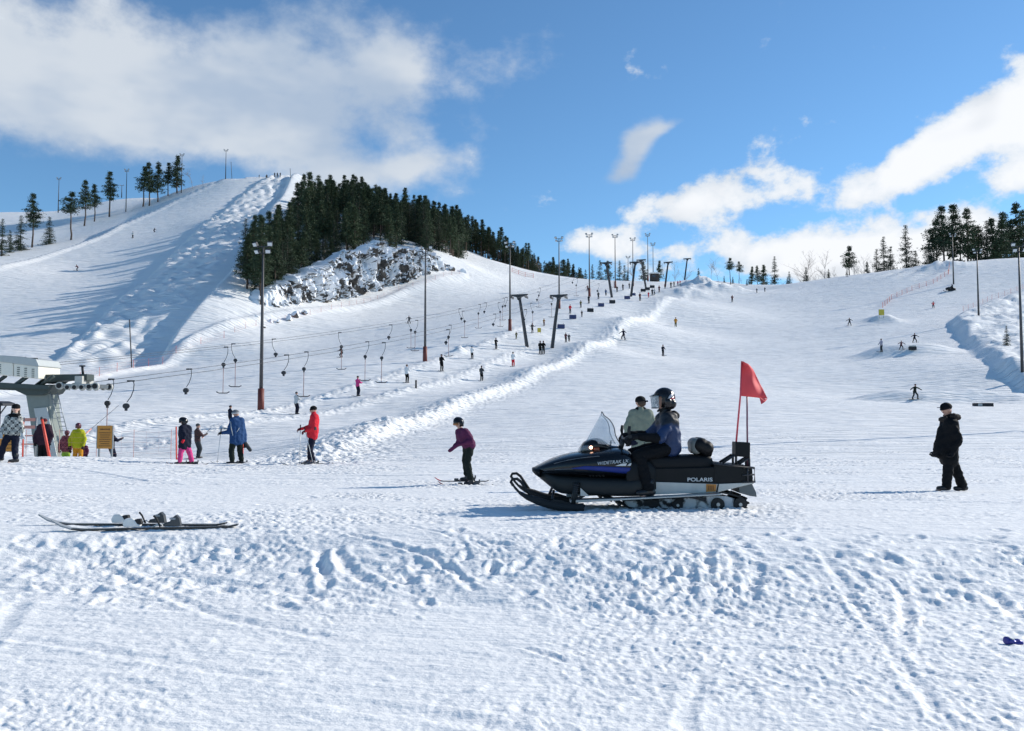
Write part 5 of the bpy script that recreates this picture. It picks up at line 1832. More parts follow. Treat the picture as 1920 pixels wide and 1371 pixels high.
def person(label, base, d, s, J, jacket, trousers, face=(-1, 0, 0), k=1.0, group=None, skin_m=None, boots=None, gloves=None, mitten=None, hem=0.0, belly=0.0,
           hide_legs=False, vox=0.020, seed=0, collar=True, bulk=1.0, lift=0.0):
    """near figure posed by joints given as photograph pixels (column, row, metres of depth)"""
    bx, by = base
    org = P(bx, by, d) + Vector((0, 0, lift))
    o = empty('person', org, label, 'person', group)

    def q(a):
        return Vector(((a[0] - bx) / s, a[2] if len(a) > 2 else 0.0, (by - a[1]) / s))
    j = {n: q(v) for n, v in J.items()}
    f = V3(face).normalized()
    up = (j['head'] - j['neck']).normalized()
    right = f.cross(Vector((0, 0, 1))).normalized()
    hip = j['pelvis']
    ax = (j['sr'] - j['sl']); ax.z *= 0.5
    hips = ax.normalized() * 0.085 * k
    j.setdefault('hl', hip - hips); j.setdefault('hr', hip + hips)
    # body: one continuous skin
    b = Fig()
    h = j['head']
    rotm = Matrix((f, right.cross(f) * 0 + right, up)).transposed() if abs(f.dot(up)) < 0.9 else None
    b.ball(h + up * 0.015 * k, (0.092 * k, 0.076 * k, 0.112 * k), 0, rotm)
    b.cap(h - up * 0.045 * k + f * 0.03 * k, h - up * 0.075 * k + f * 0.05 * k, 0.058 * k, 0.036 * k)
    b.cap(h + f * 0.086 * k + up * 0.012 * k, h + f * 0.108 * k - up * 0.022 * k, 0.011 * k, 0.017 * k)      # nose
    for sg in (-1, 1):
        b.ball(h + right * sg * 0.078 * k - up * 0.005 * k, (0.022 * k, 0.022 * k, 0.032 * k))             # ears
        b.cap(h + f * 0.08 * k + right * sg * 0.032 * k + up * 0.03 * k, h + f * 0.085 * k + right * sg * 0.012 * k + up * 0.032 * k, 0.012 * k)   # brow
    b.cap(h - up * 0.06 * k, j['neck'] - up * 0.02 * k, 0.05 * k, 0.055 * k)
    chest = j['sl'].lerp(j['sr'], 0.5)
    b.cap(j['sl'], j['sr'], 0.06 * k); b.cap(chest, hip, 0.10 * k, 0.10 * k); b.cap(j['hl'], j['hr'], 0.08 * k)
    b.cap(chest, j['neck'], 0.06 * k, 0.055 * k)
    for c in 'lr':
        b.cap(j['s' + c], j['e' + c], 0.045 * k, 0.036 * k); b.cap(j['e' + c], j['w' + c], 0.036 * k, 0.026 * k)
        b.cap(j['h' + c], j['k' + c], 0.07 * k, 0.05 * k); b.cap(j['k' + c], j['a' + c], 0.05 * k, 0.036 * k)
        b.cap(j['a' + c], j['t' + c], 0.036 * k, 0.03 * k)
        b.cap(j['w' + c], j['w' + c] + (j['w' + c] - j['e' + c]).normalized() * 0.02 * k, 0.024 * k, 0.02 * k)
    me = b.mesh('body', 0.014 * max(k, 0.8), 3)
    link('body', me, [skin_m or skin], o)
    # eyes and mouth
    for sg in (-1, 1):
        MB().ball(h + f * 0.083 * k + right * sg * 0.032 * k + up * 0.012 * k, 0.010 * k, 8, 6).build('eye', eye_m, o)
    m0 = h + f * 0.088 * k - up * 0.048 * k
    MB().tube([m0 - right * 0.022 * k, m0 + f * 0.006 * k, m0 + right * 0.022 * k], 0.006 * k, 6).build('mouth', lip_m, o)
    # jacket
    bk = bulk * k
    g = Fig()
    g.cap(j['sl'], j['sr'], 0.088 * bk)
    mid = chest.lerp(hip, 0.5)
    wl, wr = j['sl'].lerp(chest, 0.30), j['sr'].lerp(chest, 0.30)
    fwd = Vector((f.x, f.y, 0))
    hem_l, hem_r = j['hl'] - Vector((0, 0, hem)), j['hr'] - Vector((0, 0, hem))
    g.cap(wl, j['hl'], 0.125 * bk, 0.128 * bk); g.cap(wr, j['hr'], 0.125 * bk, 0.128 * bk)
    g.cap(chest + Vector((0, 0, -0.05)), hip, 0.135 * bk, 0.14 * bk)
    g.cap(hem_l, hem_r, 0.12 * bk)
    if hem > 0.02:
        g.cap(j['hl'], hem_l, 0.12 * bk, 0.13 * bk); g.cap(j['hr'], hem_r, 0.12 * bk, 0.13 * bk)
    if belly:
        g.cap(chest + fwd * belly * 0.5 - Vector((0, 0, 0.12)), hip + fwd * belly, 0.14 * bk, 0.15 * bk)
    if collar:
        g.cap(chest + Vector((0, 0, 0.02)), j['neck'] + up * 0.015, 0.095 * k, 0.078 * k)
    for c in 'lr':
        g.cap(j['s' + c], j['e' + c], 0.080 * bk, 0.066 * bk); g.cap(j['e' + c], j['w' + c].lerp(j['e' + c], 0.02), 0.066 * bk, 0.050 * bk, 1 if isinstance(jacket, list) else 0)
    link('jacket', g.mesh('jacket', vox, 2, 0.012, 7, seed), [jacket] if not isinstance(jacket, list) else jacket, o)
    # trousers
    if not hide_legs:
        t = Fig()
        t.cap(j['hl'], j['hr'], 0.112 * k); t.cap(hip, hip - Vector((0, 0, 0.04)), 0.118 * k)
        for c in 'lr':
            t.cap(j['h' + c], j['k' + c], 0.104 * bk, 0.080 * bk); t.cap(j['k' + c], j['a' + c].lerp(j['k' + c], 0.10), 0.080 * bk, 0.076 * bk)
        link('trousers', t.mesh('trousers', vox, 2, 0.012, 8, seed + 5), [trousers], o)
        for c in 'lr':
            bt = Fig()
            a, tt = j['a' + c], j['t' + c]
            dd = (tt - a); dd.z = 0
            dd = dd.normalized() if dd.length > 1e-3 else f
            zf = tt.z
            a0 = Vector((a.x, a.y, zf))
            bt.cap(a + Vector((0, 0, 0.10 * k)), a, 0.058 * k, 0.058 * k)
            bt.cap(a0 - dd * 0.04 * k + Vector((0, 0, 0.05 * k)), a0 + dd * 0.15 * k + Vector((0, 0, 0.042 * k)), 0.052 * k, 0.042 * k)
            bt.cap(a, a0 + Vector((0, 0, 0.05 * k)), 0.056 * k)
            link('boot', bt.mesh('boot', 0.016, 2), [boots or boot_black], o)
    for c in 'lr':
        gl = Fig()
        e, w = j['e' + c], j['w' + c]
        dd = (w - e).normalized()
        hd = w + dd * 0.06 * k
        tgt = j.get('m' + c)
        if tgt is not None:
            hd = tgt
        gl.cap(w - dd * 0.06 * k, w, 0.044 * k, 0.044 * k)
        if mitten:
            gl.cap(w, hd, 0.042 * k, 0.048 * k); gl.cap(hd, hd + (hd - w).normalized() * 0.06 * k, 0.048 * k, 0.036 * k)
            gl.cap(hd, hd + (hd - w).normalized() * 0.03 * k + f * 0.05 * k, 0.024 * k, 0.018 * k)
        else:
            hand_fig(gl, w, hd, Vector((0, 0, 1)) if abs(dd.z) < 0.8 else -f, 1.0, k * 1.15)
        link('glove', gl.mesh('glove', 0.0085, 2), [mitten or gloves or glove_black], o)
    return o, j, f, up, right


def knit_hat(o, j, f, up, m, k=1.0, brim=True, puff=0.0):
    h = j['head']
    g = Fig()
    g.ball(h + up * 0.062 * k - f * 0.008 * k, (0.106 * k, 0.098 * k, 0.080 * k + puff))
    if brim:
        sd = f.cross(up).normalized(); fu = up.cross(sd).normalized()
        for q in range(14):
            a = q * math.pi / 7
            g.ball(h + up * (0.045 - 0.012 * math.cos(a)) * k + (fu * math.cos(a) * 0.092 + sd * math.sin(a) * 0.084) * k, 0.024 * k)
    link('hat', g.mesh('hat', 0.014, 2), [m], o)


def helmet(o, j, f, up, right, m, k=1.0, goggles=None, strap=True, m_side=None):
    h = j['head']
    g = Fig()
    R3 = Matrix((f, right, up)).transposed()
    g.ball(h + up * 0.035 * k - f * 0.012 * k, (0.130 * k, 0.112 * k, 0.118 * k), 0, R3)
    for sg in (-1, 1):
        g.cap(h + right * sg * 0.088 * k - f * 0.02 * k + up * 0.02 * k, h + right * sg * 0.086 * k - f * 0.02 * k - up * 0.05 * k, 0.034 * k, 0.028 * k)
    me = g.mesh('helmet', 0.013, 2)
    # open the face
    bm = bmesh.new(); bm.from_mesh(me)
    kill = [fc for fc in bm.faces if (fc.calc_center_median() - h).dot(f) > 0.045 * k and (fc.calc_center_median() - h).dot(up) < 0.030 * k and abs((fc.calc_center_median() - h).dot(right)) < 0.095 * k]
    bmesh.ops.delete(bm, geom=kill, context='FACES')
    bm.to_mesh(me); bm.free()
    he = link('helmet', me, [m], o)
    if goggles:
        gg = Fig()
        c = h + f * 0.088 * k + up * 0.012 * k
        gg.cap(c - right * 0.045 * k, c + right * 0.045 * k, 0.036 * k)
        link('goggles', gg.mesh('goggles', 0.012, 1), [goggles], o)
        MB().tube([c - right * 0.09 * k - f * 0.05, h - f * 0.13 * k + up * 0.03 * k, c + right * 0.09 * k - f * 0.05], 0.014 * k, 6).build('goggle_strap', boot_black, o)
    return he


def skis(o, j, direction, me, m, k=1.0, spread=None):
    for c in 'lr':
        a, t = j['a' + c], j['t' + c]
        loc = Vector((a.x, a.y, t.z - 0.03)) + Vector((direction[0], direction[1], 0)) * 0.06
        an = math.atan2(direction[1], direction[0])
        sk = link('ski', me, m, o, loc, (0, 0, an))
        link('binding', BIND, bind_m, sk)


def ski_pole(a, b, label, m=None):
    a, b = V3(a), V3(b)
    o = empty('ski_pole', b, label, 'ski pole', 'ski poles held by skiers')
    v = a - b
    MB().tube([(0, 0, -0.03), v * 0.5, v], [0.007, 0.009, 0.009], 7).build('shaft', m or pole_white, o)
    dn = v.normalized()
    MB().tube([v - dn * 0.02, v + dn * 0.09], [0.017, 0.019], 8).build('grip', rubber, o)
    MB().disc(dn * 0.07, dn, 0.04, 0.012, 12).build('basket', rubber, o)
    return o


# ---- cloth colours
c_black = cloth('black_cloth', (0.007, 0.0075, 0.009))
c_dkgreen = cloth('dark_green_cloth', (0.014, 0.020, 0.017))
c_navy = cloth('navy_cloth', (0.010, 0.013, 0.028))
c_blue = cloth('blue_cloth', (0.022, 0.065, 0.17))
c_red = cloth('red_cloth', (0.62, 0.025, 0.04), 0.1)
c_pink = cloth('pink_cloth', (0.60, 0.06, 0.22), 0.1)
c_purple = cloth('purple_cloth', (0.10, 0.022, 0.065))
c_grey = cloth('sage_grey_cloth', (0.21, 0.235, 0.185))
c_light = cloth('light_cloth', (0.52, 0.54, 0.55))
c_white = cloth('white_cloth', (0.72, 0.73, 0.74))
c_maroon = cloth('maroon_cloth', (0.10, 0.022, 0.03))
c_yellow = cloth('lime_yellow_cloth', (0.42, 0.42, 0.02), 0.1)
c_orange = cloth('orange_cloth', (0.55, 0.24, 0.02), 0.1)
c_lime = cloth('lime_cloth', (0.25, 0.42, 0.05), 0.1)
c_brown = cloth('brown_cloth', (0.30, 0.16, 0.06))
c_olive = cloth('olive_cloth', (0.12, 0.11, 0.04))
c_dkgrey = cloth('dark_grey_cloth', (0.05, 0.055, 0.06))
c_lilac = cloth('lilac_cloth', (0.40, 0.38, 0.46))
gloss_black = mat('helmet_black', (0.008, 0.008, 0.010), 0.22, 0, 0.1, spec=0.4)
gloss_maroon = mat('helmet_maroon', (0.10, 0.02, 0.03), 0.2, coat=0.3)
amber = mat('amber_lens', (0.30, 0.12, 0.04), 0.1, 0.2)


def plaid(name, c0, c1, scale=14.0):
    m = bpy.data.materials.new(name); m.use_nodes = True
    nt = m.node_tree; b = nt.nodes['Principled BSDF']; b.inputs['Roughness'].default_value = 0.8
    tc = nt.nodes.new('ShaderNodeTexCoord'); ck = nt.nodes.new('ShaderNodeTexChecker')
    ck.inputs['Scale'].default_value = scale
    ck.inputs['Color1'].default_value = (*c0, 1); ck.inputs['Color2'].default_value = (*c1, 1)
    nt.links.new(tc.outputs['Object'], ck.inputs['Vector'])
    ck2 = nt.nodes.new('ShaderNodeTexChecker'); ck2.inputs['Scale'].default_value = scale * 2
    ck2.inputs['Color1'].default_value = (*c0, 1); ck2.inputs['Color2'].default_value = (*c1, 1)
    nt.links.new(tc.outputs['Object'], ck2.inputs['Vector'])
    mx = nt.nodes.new('ShaderNodeMix'); mx.data_type = 'RGBA'; mx.inputs[0].default_value = 0.45
    nt.links.new(ck.outputs[0], mx.inputs[6]); nt.links.new(ck2.outputs[0], mx.inputs[7])
    nt.links.new(mx.outputs[2], b.inputs['Base Color'])
    return m


plaid_bw = plaid('black_white_plaid', (0.03, 0.035, 0.04), (0.55, 0.56, 0.52), 11.0)
plaid_red = plaid('dark_red_plaid', (0.10, 0.02, 0.03), (0.28, 0.06, 0.08), 11.0)
plaid_dk = plaid('dark_plaid', (0.02, 0.02, 0.025), (0.10, 0.035, 0.03), 14.0)


def dof(px, py, guess):
    d = hit(px, py, H, guess * 0.6, guess * 1.7)
    return d if d else guess


# ---- man in black walking, right
d = dof(1787, 921, 17); s = F / d
J = dict(head=(1779, 770), neck=(1783, 785), sl=(1779, 798, -0.17), sr=(1787, 798, 0.17), el=(1786, 825, -0.27), er=(1780, 825, 0.27), wl=(1776, 845, -0.27), wr=(1770, 845, 0.25),
         pelvis=(1781, 846), kl=(1774, 882, -0.09), kr=(1797, 880, 0.09), al=(1770, 912, -0.09), ar=(1811, 914, 0.09), tl=(1752, 919, -0.10), tr=(1799, 921, 0.09))
o, j, f, up, right = person('man in long black coat and fur hood walking left at the right', (1787, 921), d, s, J, c_black, c_black, (-1, -0.12, 0), 1.0, hem=0.16, belly=0.12, bulk=1.14, seed=1)
knit_hat(o, j, f, up, c_black)
MB().box(j['head'] + f * 0.115 + up * 0.045, (0.07, 0.12, 0.012)).build('cap_peak', c_black, o, bevel=0.005)
fur = mat('dark_fur', (0.02, 0.014, 0.012), 0.9, 0, 0.4, 40, 0.03, 60)
g = Fig()
for k_ in range(9):
    a = math.pi * (k_ / 8.0 - 0.5) * 1.2
    g.ball(j['neck'] - f * 0.10 * math.cos(a) - f * 0.05 + Vector((0, math.sin(a) * 0.12, 0.03 - 0.02 * math.cos(a))), 0.058 + 0.008 * math.sin(k_ * 5))
g.cap(j['neck'] + f * 0.10 + Vector((0, -0.08, -0.02)), j['neck'] + f * 0.13 + Vector((0, 0.05, -0.03)), 0.05)
link('fur_hood', g.mesh('fur_hood', 0.018, 1, 0.012, 30), [fur], o)
g = Fig(); fl = j['pelvis'] + Vector((-0.20, 0, -0.06))
g.cap(j['pelvis'] + Vector((-0.08, -0.1, 0.1)), fl + Vector((-0.05, -0.1, -0.03)), 0.07, 0.03); g.cap(j['pelvis'] + Vector((-0.08, 0.1, 0.1)), fl + Vector((-0.05, 0.1, -0.03)), 0.07, 0.03)
g.cap(fl + Vector((-0.05, -0.12, -0.03)), fl + Vector((-0.05, 0.12, -0.03)), 0.035)
link('coat_flap', g.mesh('coat_flap', 0.018, 3), [c_black], o)

# ---- child in purple on skis
d = dof(878, 909, 17.3); s = F / d
def z8(x, y, w=0.0):
    return (780 + x / 8.067, 760 + y / 8.067, w)
J = dict(head=z8(645, 285), neck=z8(685, 395), sl=z8(765, 420, -0.14), sr=z8(640, 430, 0.10), el=z8(845, 540, -0.20), er=z8(640, 570, 0.12), wl=z8(640, 600, -0.26), wr=z8(560, 650, 0.05), ml=z8(545, 665, -0.24),
         pelvis=z8(800, 610), kl=z8(780, 860, -0.09), kr=z8(735, 840, 0.10), al=z8(840, 1130, -0.11), ar=z8(770, 1085, 0.12), tl=z8(740, 1200, -0.11), tr=z8(650, 1150, 0.12))
CH = (878, 909)
o, j, f, up, right = person('child in purple jacket and black helmet on skis left of the snowmobile', CH, d, s, J, c_purple, c_dkgreen, (-0.72, -0.69, -0.25), 0.86, mitten=c_purple, bulk=1.0, seed=2, skin_m=skin_pale)
helmet(o, j, f, up, right, gloss_black, 0.95, amber)
skis(o, j, (-1, 0.03), SKI_K, [ski_black, ski_red])

# ---- red jacket skier
def z4(x, y, w=0.0):
    return (300 + x / 5.647, 740 + y / 5.647, w)
d = dof(585, 871, 25); s = F / d
J = dict(head=z4(1618, 172), neck=z4(1622, 205), sl=z4(1640, 245, -0.17), sr=z4(1622, 245, 0.17), el=z4(1640, 360, -0.24), er=z4(1565, 345, 0.22), wl=z4(1562, 385, -0.20), wr=z4(1480, 366, 0.15),
         pelvis=z4(1622, 425), kl=z4(1592, 570, -0.10), kr=z4(1582, 570, 0.10), al=z4(1630, 690, -0.12), ar=z4(1575, 685, 0.12), tl=z4(1580, 738, -0.2), tr=z4(1520, 735, 0.05))
RS = z4(1610, 740)[:2]
o, j, f, up, right = person('skier in red jacket and black hat standing with two poles', RS, d, s, J, c_red, c_navy, (-1, -0.15, -0.08), 1.0, gloves=cloth('dark_red_glove', (0.14, 0.02, 0.025)), hem=0.05, belly=0.05, bulk=1.06, seed=3, boots=boot_grey)
knit_hat(o, j, f, up, c_black, 1.02)
MB().box(j['el'] + Vector((0.03, 0.03, 0.0)), (0.10, 0.16, 0.10)).build('arm_patch', c_dkgrey, o, bevel=0.02)
skis(o, j, (-0.75, -0.66), SKI_A, [ski_black, ski_grey])
O = P(*RS, d)
ski_pole(O + j['wr'] + Vector((-0.03, 0, 0.03)), P(562, 871.5, d), 'left ski pole of the red jacket skier')
ski_pole(O + j['wl'] + Vector((-0.03, -0.02, 0.02)), P(588, 872, d - 0.2), 'right ski pole of the red jacket skier')

# ---- blue jacket skier
d = dof(440, 870, 25); s = F / d
J = dict(head=z4(795, 212), neck=z4(802, 245), sl=z4(770, 285, -0.10), sr=z4(845, 285, 0.10), el=z4(745, 400, -0.20), er=z4(865, 420, 0.22), wl=z4(690, 405, -0.26), wr=z4(880, 515, 0.15),
         pelvis=z4(808, 478), kl=z4(765, 590, -0.10), kr=z4(835, 590, 0.08), al=z4(775, 700, -0.10), ar=z4(850, 700, 0.10), tl=z4(720, 738, -0.1), tr=z4(790, 738, 0.1))
BS = z4(810, 740)[:2]
o, j, f, up, right = person('skier in blue jacket and knitted hat seen from behind', BS, d, s, J, c_blue, c_dkgreen, (-0.75, 0.66, 0), 1.0, hem=0.06, bulk=1.08, seed=4)
knit_hat(o, j, f, up, cloth('grey_knit', (0.16, 0.17, 0.19)), 1.02)
MB().tube([j['head'] + up * 0.035 + Vector((0.108 * math.cos(a), 0.1 * math.sin(a), 0)) for a in np.linspace(0, 6.283, 20)], 0.014, 6, cap=False).build('hat_stripe', c_white, o)
g = Fig(); g.cap(j['wr'], j['wr'] + Vector((0.16, 0, -0.22)), 0.06, 0.055)
link('bag_strap', g.mesh('bag_strap', 0.014, 2), [c_dkgrey], o)
skis(o, j, (-1, 0.02), SKI_A, [ski_black, ski_black])
O = P(*BS, d)
ski_pole(O + j['wl'] + Vector((-0.05, -0.02, 0.04)), P(407, 869.5, d - 0.4), 'ski pole held out by the blue jacket skier')

for sg in (-1, 1):
    a, b = j['sr'] if sg > 0 else j['sl'], j['pelvis']
    MB().tube([a + Vector((-0.02, -0.10, 0.0)), a.lerp(b, 0.4) + Vector((0.03 * sg, -0.17, 0)), a.lerp(b, 0.75) + Vector((-0.03, -0.165, 0)), b + Vector((-0.05 + 0.02 * sg, -0.15, 0.02))], 0.012, 6).build('piping', c_light, o)

# ---- child in pink trousers
d = dof(347, 870, 25); s = F / d
J = dict(head=z4(238, 292), neck=z4(250, 330), sl=z4(235, 362, -0.12), sr=z4(285, 362, 0.10), el=z4(285, 440, -0.20), er=z4(250, 440, 0.2), wl=z4(280, 470, -0.24), wr=z4(230, 480, 0.2),
         pelvis=z4(258, 540), kl=z4(228, 630, -0.10), kr=z4(305, 630, 0.08), al=z4(225, 710, -0.10), ar=z4(325, 712, 0.08), tl=z4(180, 738, -0.12), tr=z4(290, 738, 0.08))
PS = z4(262, 742)[:2]
o, j, f, up, right = person('child in pink trousers, dark jacket and black helmet on skis', PS, d, s, J, c_navy, c_pink, (-0.95, -0.3, -0.1), 0.86, hem=0.03, bulk=1.08, seed=6, mitten=c_red, skin_m=skin_pale)
helmet(o, j, f, up, right, gloss_black, 0.98, gloss_black)
skis(o, j, (-0.9, -0.4), SKI_K, [ski_black, ski_black])

# ---- person in checked jacket, left edge
def zL(x, y, w=0.0):
    return (x / 6.233, 660 + y / 6.233, w)
d = dof(22, 867, 25); s = F / d
J = dict(head=zL(165, 672), neck=zL(160, 740), sl=zL(90, 785, -0.04), sr=zL(215, 790, -0.02), el=zL(45, 880, -0.06), er=zL(255, 890, -0.06), wl=zL(48, 960, -0.16), wr=zL(272, 960, -0.08),
         pelvis=zL(145, 945), kl=zL(60, 1100, -0.1), kr=zL(165, 1110, 0.0), al=zL(-10, 1245, 0.05), ar=zL(195, 1245, -0.05), tl=zL(-60, 1275, -0.05), tr=zL(150, 1290, -0.2))
PL = zL(150, 1290)[:2]
o, j, f, up, right = person('person in checked jacket and dark trousers walking at the left edge', PL, d, s, J, plaid_bw, c_navy, (0.45, -0.89, 0), 1.0, hem=0.0, bulk=1.0, seed=7, gloves=c_light, skin_m=skin_pale)
knit_hat(o, j, f, up, c_black, 1.0)
g = Fig(); g.cap(j['neck'] + Vector((-0.09, -0.07, -0.02)), j['neck'] + Vector((0.09, -0.08, -0.02)), 0.06); g.cap(j['neck'] + Vector((-0.1, 0.0, -0.01)), j['neck'] + Vector((0.1, 0.0, -0.01)), 0.055)
link('scarf', g.mesh('scarf', 0.016, 2), [c_black], o)
g = Fig(); g.cap(j['head'] + up * 0.0 - f * 0.05 + right * 0.07, j['neck'] - f * 0.02 + right * 0.09, 0.035, 0.02); g.cap(j['head'] - f * 0.05 - right * 0.07, j['neck'] - f * 0.02 - right * 0.09, 0.035, 0.02)
link('hair', g.mesh('hair', 0.012, 1), [hair_m], o)

# ---- man in sage jacket behind the snowmobile
d = dof(1203, 918, 16.2); s = F / d
J = dict(head=(1202, 757), neck=(1202.5, 769), sl=(1186, 777, 0.02), sr=(1219, 777, -0.02), el=(1175, 803, -0.02), er=(1230, 803, -0.02), wl=(1178, 824, 0.0), wr=(1228, 826, 0.0),
         pelvis=(1203, 832), kl=(1196, 872, 0.05), kr=(1211, 872, 0.0), al=(1195, 908, 0.0), ar=(1212, 908, 0.0), tl=(1193, 918, 0.15), tr=(1213, 918, 0.15))
o, j, f, up, right = person('man in sage grey jacket and black cap standing behind the snowmobile', (1203, 918), d, s, J, c_grey, c_navy, (-0.3, 0.95, 0), 1.02, hem=0.06, bulk=0.86, seed=8)
g = Fig(); g.cap(j['neck'] + Vector((-0.05, 0.0, -0.01)), j['neck'] + Vector((0.05, 0.0, -0.01)), 0.068)
link('collar', g.mesh('collar', 0.014, 2), [c_black], o)
g = Fig(); g.ball(j['head'] + Vector((0.02, -0.035, 0.0)), (0.088, 0.068, 0.075))
link('hair', g.mesh('hair', 0.013, 1, 0.004, 30), [hair_m], o)
knit_hat(o, j, f, up, c_black, 0.98)
MB().box(j['head'] + Vector((0.10, -0.03, 0.035)), (0.08, 0.10, 0.03)).build('cap_peak', c_black, o, bevel=0.012)

# ---- people in the dip by the station (their feet are hidden by the rim)
def dip(label, px, head_y, d, hgt, jm, tm, face, hat, hat_m, seed, bulk=1.1, lean=0.0, arms='down', width=1.0, kscale=None):
    s = F / d
    k = kscale or hgt / 1.75
    by = head_y + (hgt - 0.12 * k) * s

    def m(u, v, w=0.0):
        return (px + u * k * s * width + lean * v * s, by - v * k * s, w * k)
    ha = {'down': ((-0.30, 1.12, -0.05), (-0.27, 0.88, -0.12), (0.30, 1.12, -0.05), (0.27, 0.88, -0.12)),
          'fwd': ((-0.16, 1.15, 0.22), (0.0, 1.10, 0.42), (0.26, 1.15, 0.18), (0.30, 1.12, 0.42)),
          'right': ((-0.05, 1.14, -0.2), (0.20, 1.12, -0.2), (0.2, 1.16, 0.2), (0.36, 1.2, 0.1))}[arms]
    J = dict(head=m(0, 1.63), neck=m(0, 1.49), sl=m(-0.17, 1.40), sr=m(0.17, 1.40), el=m(*ha[0]), wl=m(*ha[1]), er=m(*ha[2]), wr=m(*ha[3]),
             pelvis=m(0, 0.92), kl=m(-0.11, 0.50, 0.02), kr=m(0.11, 0.50, 0.02), al=m(-0.12, 0.10), ar=m(0.12, 0.10), tl=m(-0.12, 0.02, 0.15), tr=m(0.12, 0.02, 0.15))
    o, j, f, up, right = person(label, (px, by), d, s, J, jm, tm, face, k, None, bulk=bulk, seed=seed, hem=0.05)
    if hat == 'helmet':
        helmet(o, j, f, up, right, hat_m, k)
    else:
        knit_hat(o, j, f, up, hat_m, k)
    # set down on the ground of the dip
    gz = gxy(o.location.x, o.location.y)
    o.location.z = gz
    return o, j, f


dip('person in lime yellow jacket and orange trousers in the lift queue', 145, 802, 34.5, 1.78, c_yellow, c_orange, (-0.1, 0.99, 0), 'helmet', gloss_maroon, 11)
dip('child in red patterned jacket left of the lime yellow jacket', 122, 811, 34.8, 1.52, plaid_red, c_lime, (0.2, 0.98, 0), 'helmet', gloss_maroon, 12, 1.1, 0.03)
dip('small child in purple right of the lime yellow jacket', 157, 832, 35.2, 1.05, c_purple, c_purple, (0.1, 0.99, 0), 'helmet', gloss_maroon, 13)
dip('broad person in dark maroon jacket behind the red pole', 81, 798, 31.5, 1.70, cloth('dark_maroon', (0.035, 0.018, 0.03)), c_black, (-0.1, 0.99, 0), 'hat', c_maroon, 14, 1.35)


# ---- riders and skiers farther away: body in one skin, skis as parts
def far_mesh(pose):
    g = Fig()
    A = {'stand': dict(p=(0, 0, 0.95), c=(0.02, 0, 1.38), hd=(0.04, 0, 1.64), e=((0.10, 0.27, 1.15), (0.10, -0.27, 1.15)), w=((0.28, 0.22, 1.05), (0.28, -0.22, 1.05)), k=((0.06, 0.10, 0.50), (0.06, -0.10, 0.50)), a=((0, 0.11, 0.08), (0, -0.11, 0.08))),
         'ride': dict(p=(-0.04, 0, 0.93), c=(-0.06, 0, 1.37), hd=(-0.02, 0, 1.63), e=((0.10, 0.24, 1.12), (0.14, -0.22, 1.14)), w=((0.34, 0.14, 1.16), (0.36, -0.12, 1.22)), k=((0.08, 0.10, 0.50), (0.10, -0.10, 0.50)), a=((0.04, 0.10, 0.08), (0.0, -0.12, 0.08))),
         'ski': dict(p=(-0.10, 0, 0.76), c=(0.12, 0, 1.14), hd=(0.22, 0, 1.36), e=((0.22, 0.32, 0.98), (0.22, -0.32, 0.98)), w=((0.45, 0.36, 0.95), (0.45, -0.36, 0.95)), k=((0.20, 0.13, 0.44), (0.22, -0.13, 0.44)), a=((0.02, 0.15, 0.08), (0.02, -0.15, 0.08))),
         'wide': dict(p=(-0.05, 0, 0.82), c=(0.03, 0, 1.24), hd=(0.08, 0, 1.48), e=((0.08, 0.38, 1.16), (0.08, -0.38, 1.16)), w=((0.16, 0.60, 1.02), (0.16, -0.60, 1.02)), k=((0.12, 0.22, 0.46), (0.12, -0.22, 0.46)), a=((0.0, 0.30, 0.08), (0.0, -0.30, 0.08))),
         'sit': dict(p=(-0.2, 0, 0.25), c=(-0.15, 0, 0.68), hd=(-0.08, 0, 0.92), e=((0.0, 0.26, 0.45), (0.0, -0.26, 0.45)), w=((0.15, 0.2, 0.40), (0.15, -0.2, 0.40)), k=((0.18, 0.12, 0.42), (0.18, -0.12, 0.42)), a=((0.45, 0.12, 0.08), (0.45, -0.12, 0.08)))}[pose]
    p, c, h = V3(A['p']), V3(A['c']), V3(A['hd'])
    g.ball(h, (0.10, 0.09, 0.12), 2)
    g.ball(h + Vector((-0.01, 0, 0.05)), (0.118, 0.108, 0.095), 3)
    g.cap(h + Vector((0.095, 0, 0.0)), h + Vector((0.11, 0, -0.02)), 0.016, 0.018, 2)
    g.cap(h - Vector((0.01, 0, 0.08)), c + Vector((0, 0, 0.08)), 0.06, 0.08, 0)
    g.cap(c + Vector((0, 0.16, 0)), c - Vector((0, 0.16, 0)), 0.09, 0.09, 0)
    g.cap(c, p + Vector((0, 0, 0.05)), 0.15, 0.15, 0)
    g.cap(p + Vector((0, 0.08, 0)), p - Vector((0, 0.08, 0)), 0.13, 0.13, 0)
    for i, sg in ((0, 1), (1, -1)):
        s0 = c + Vector((0, 0.18 * sg, 0))
        g.cap(s0, A['e'][i], 0.078, 0.066, 0); g.cap(A['e'][i], A['w'][i], 0.064, 0.05, 0)
        wv = V3(A['w'][i]); dv = (wv - V3(A['e'][i])).normalized()
        g.cap(wv + dv * 0.03, wv + dv * 0.10, 0.048, 0.04, 4)
        hp = p + Vector((0, 0.09 * sg, -0.06))
        g.cap(hp, A['k'][i], 0.105, 0.08, 1); g.cap(A['k'][i], V3(A['a'][i]) + Vector((0, 0, 0.12)), 0.08, 0.075, 1)
        a = V3(A['a'][i])
        g.cap(a + Vector((0, 0, 0.10)), a, 0.062, 0.06, 4); g.cap(a - Vector((0.05, 0, 0)), a + Vector((0.15, 0, -0.02)), 0.058, 0.05, 4)
    return g.mesh('body', 0.026, 3), A['a']


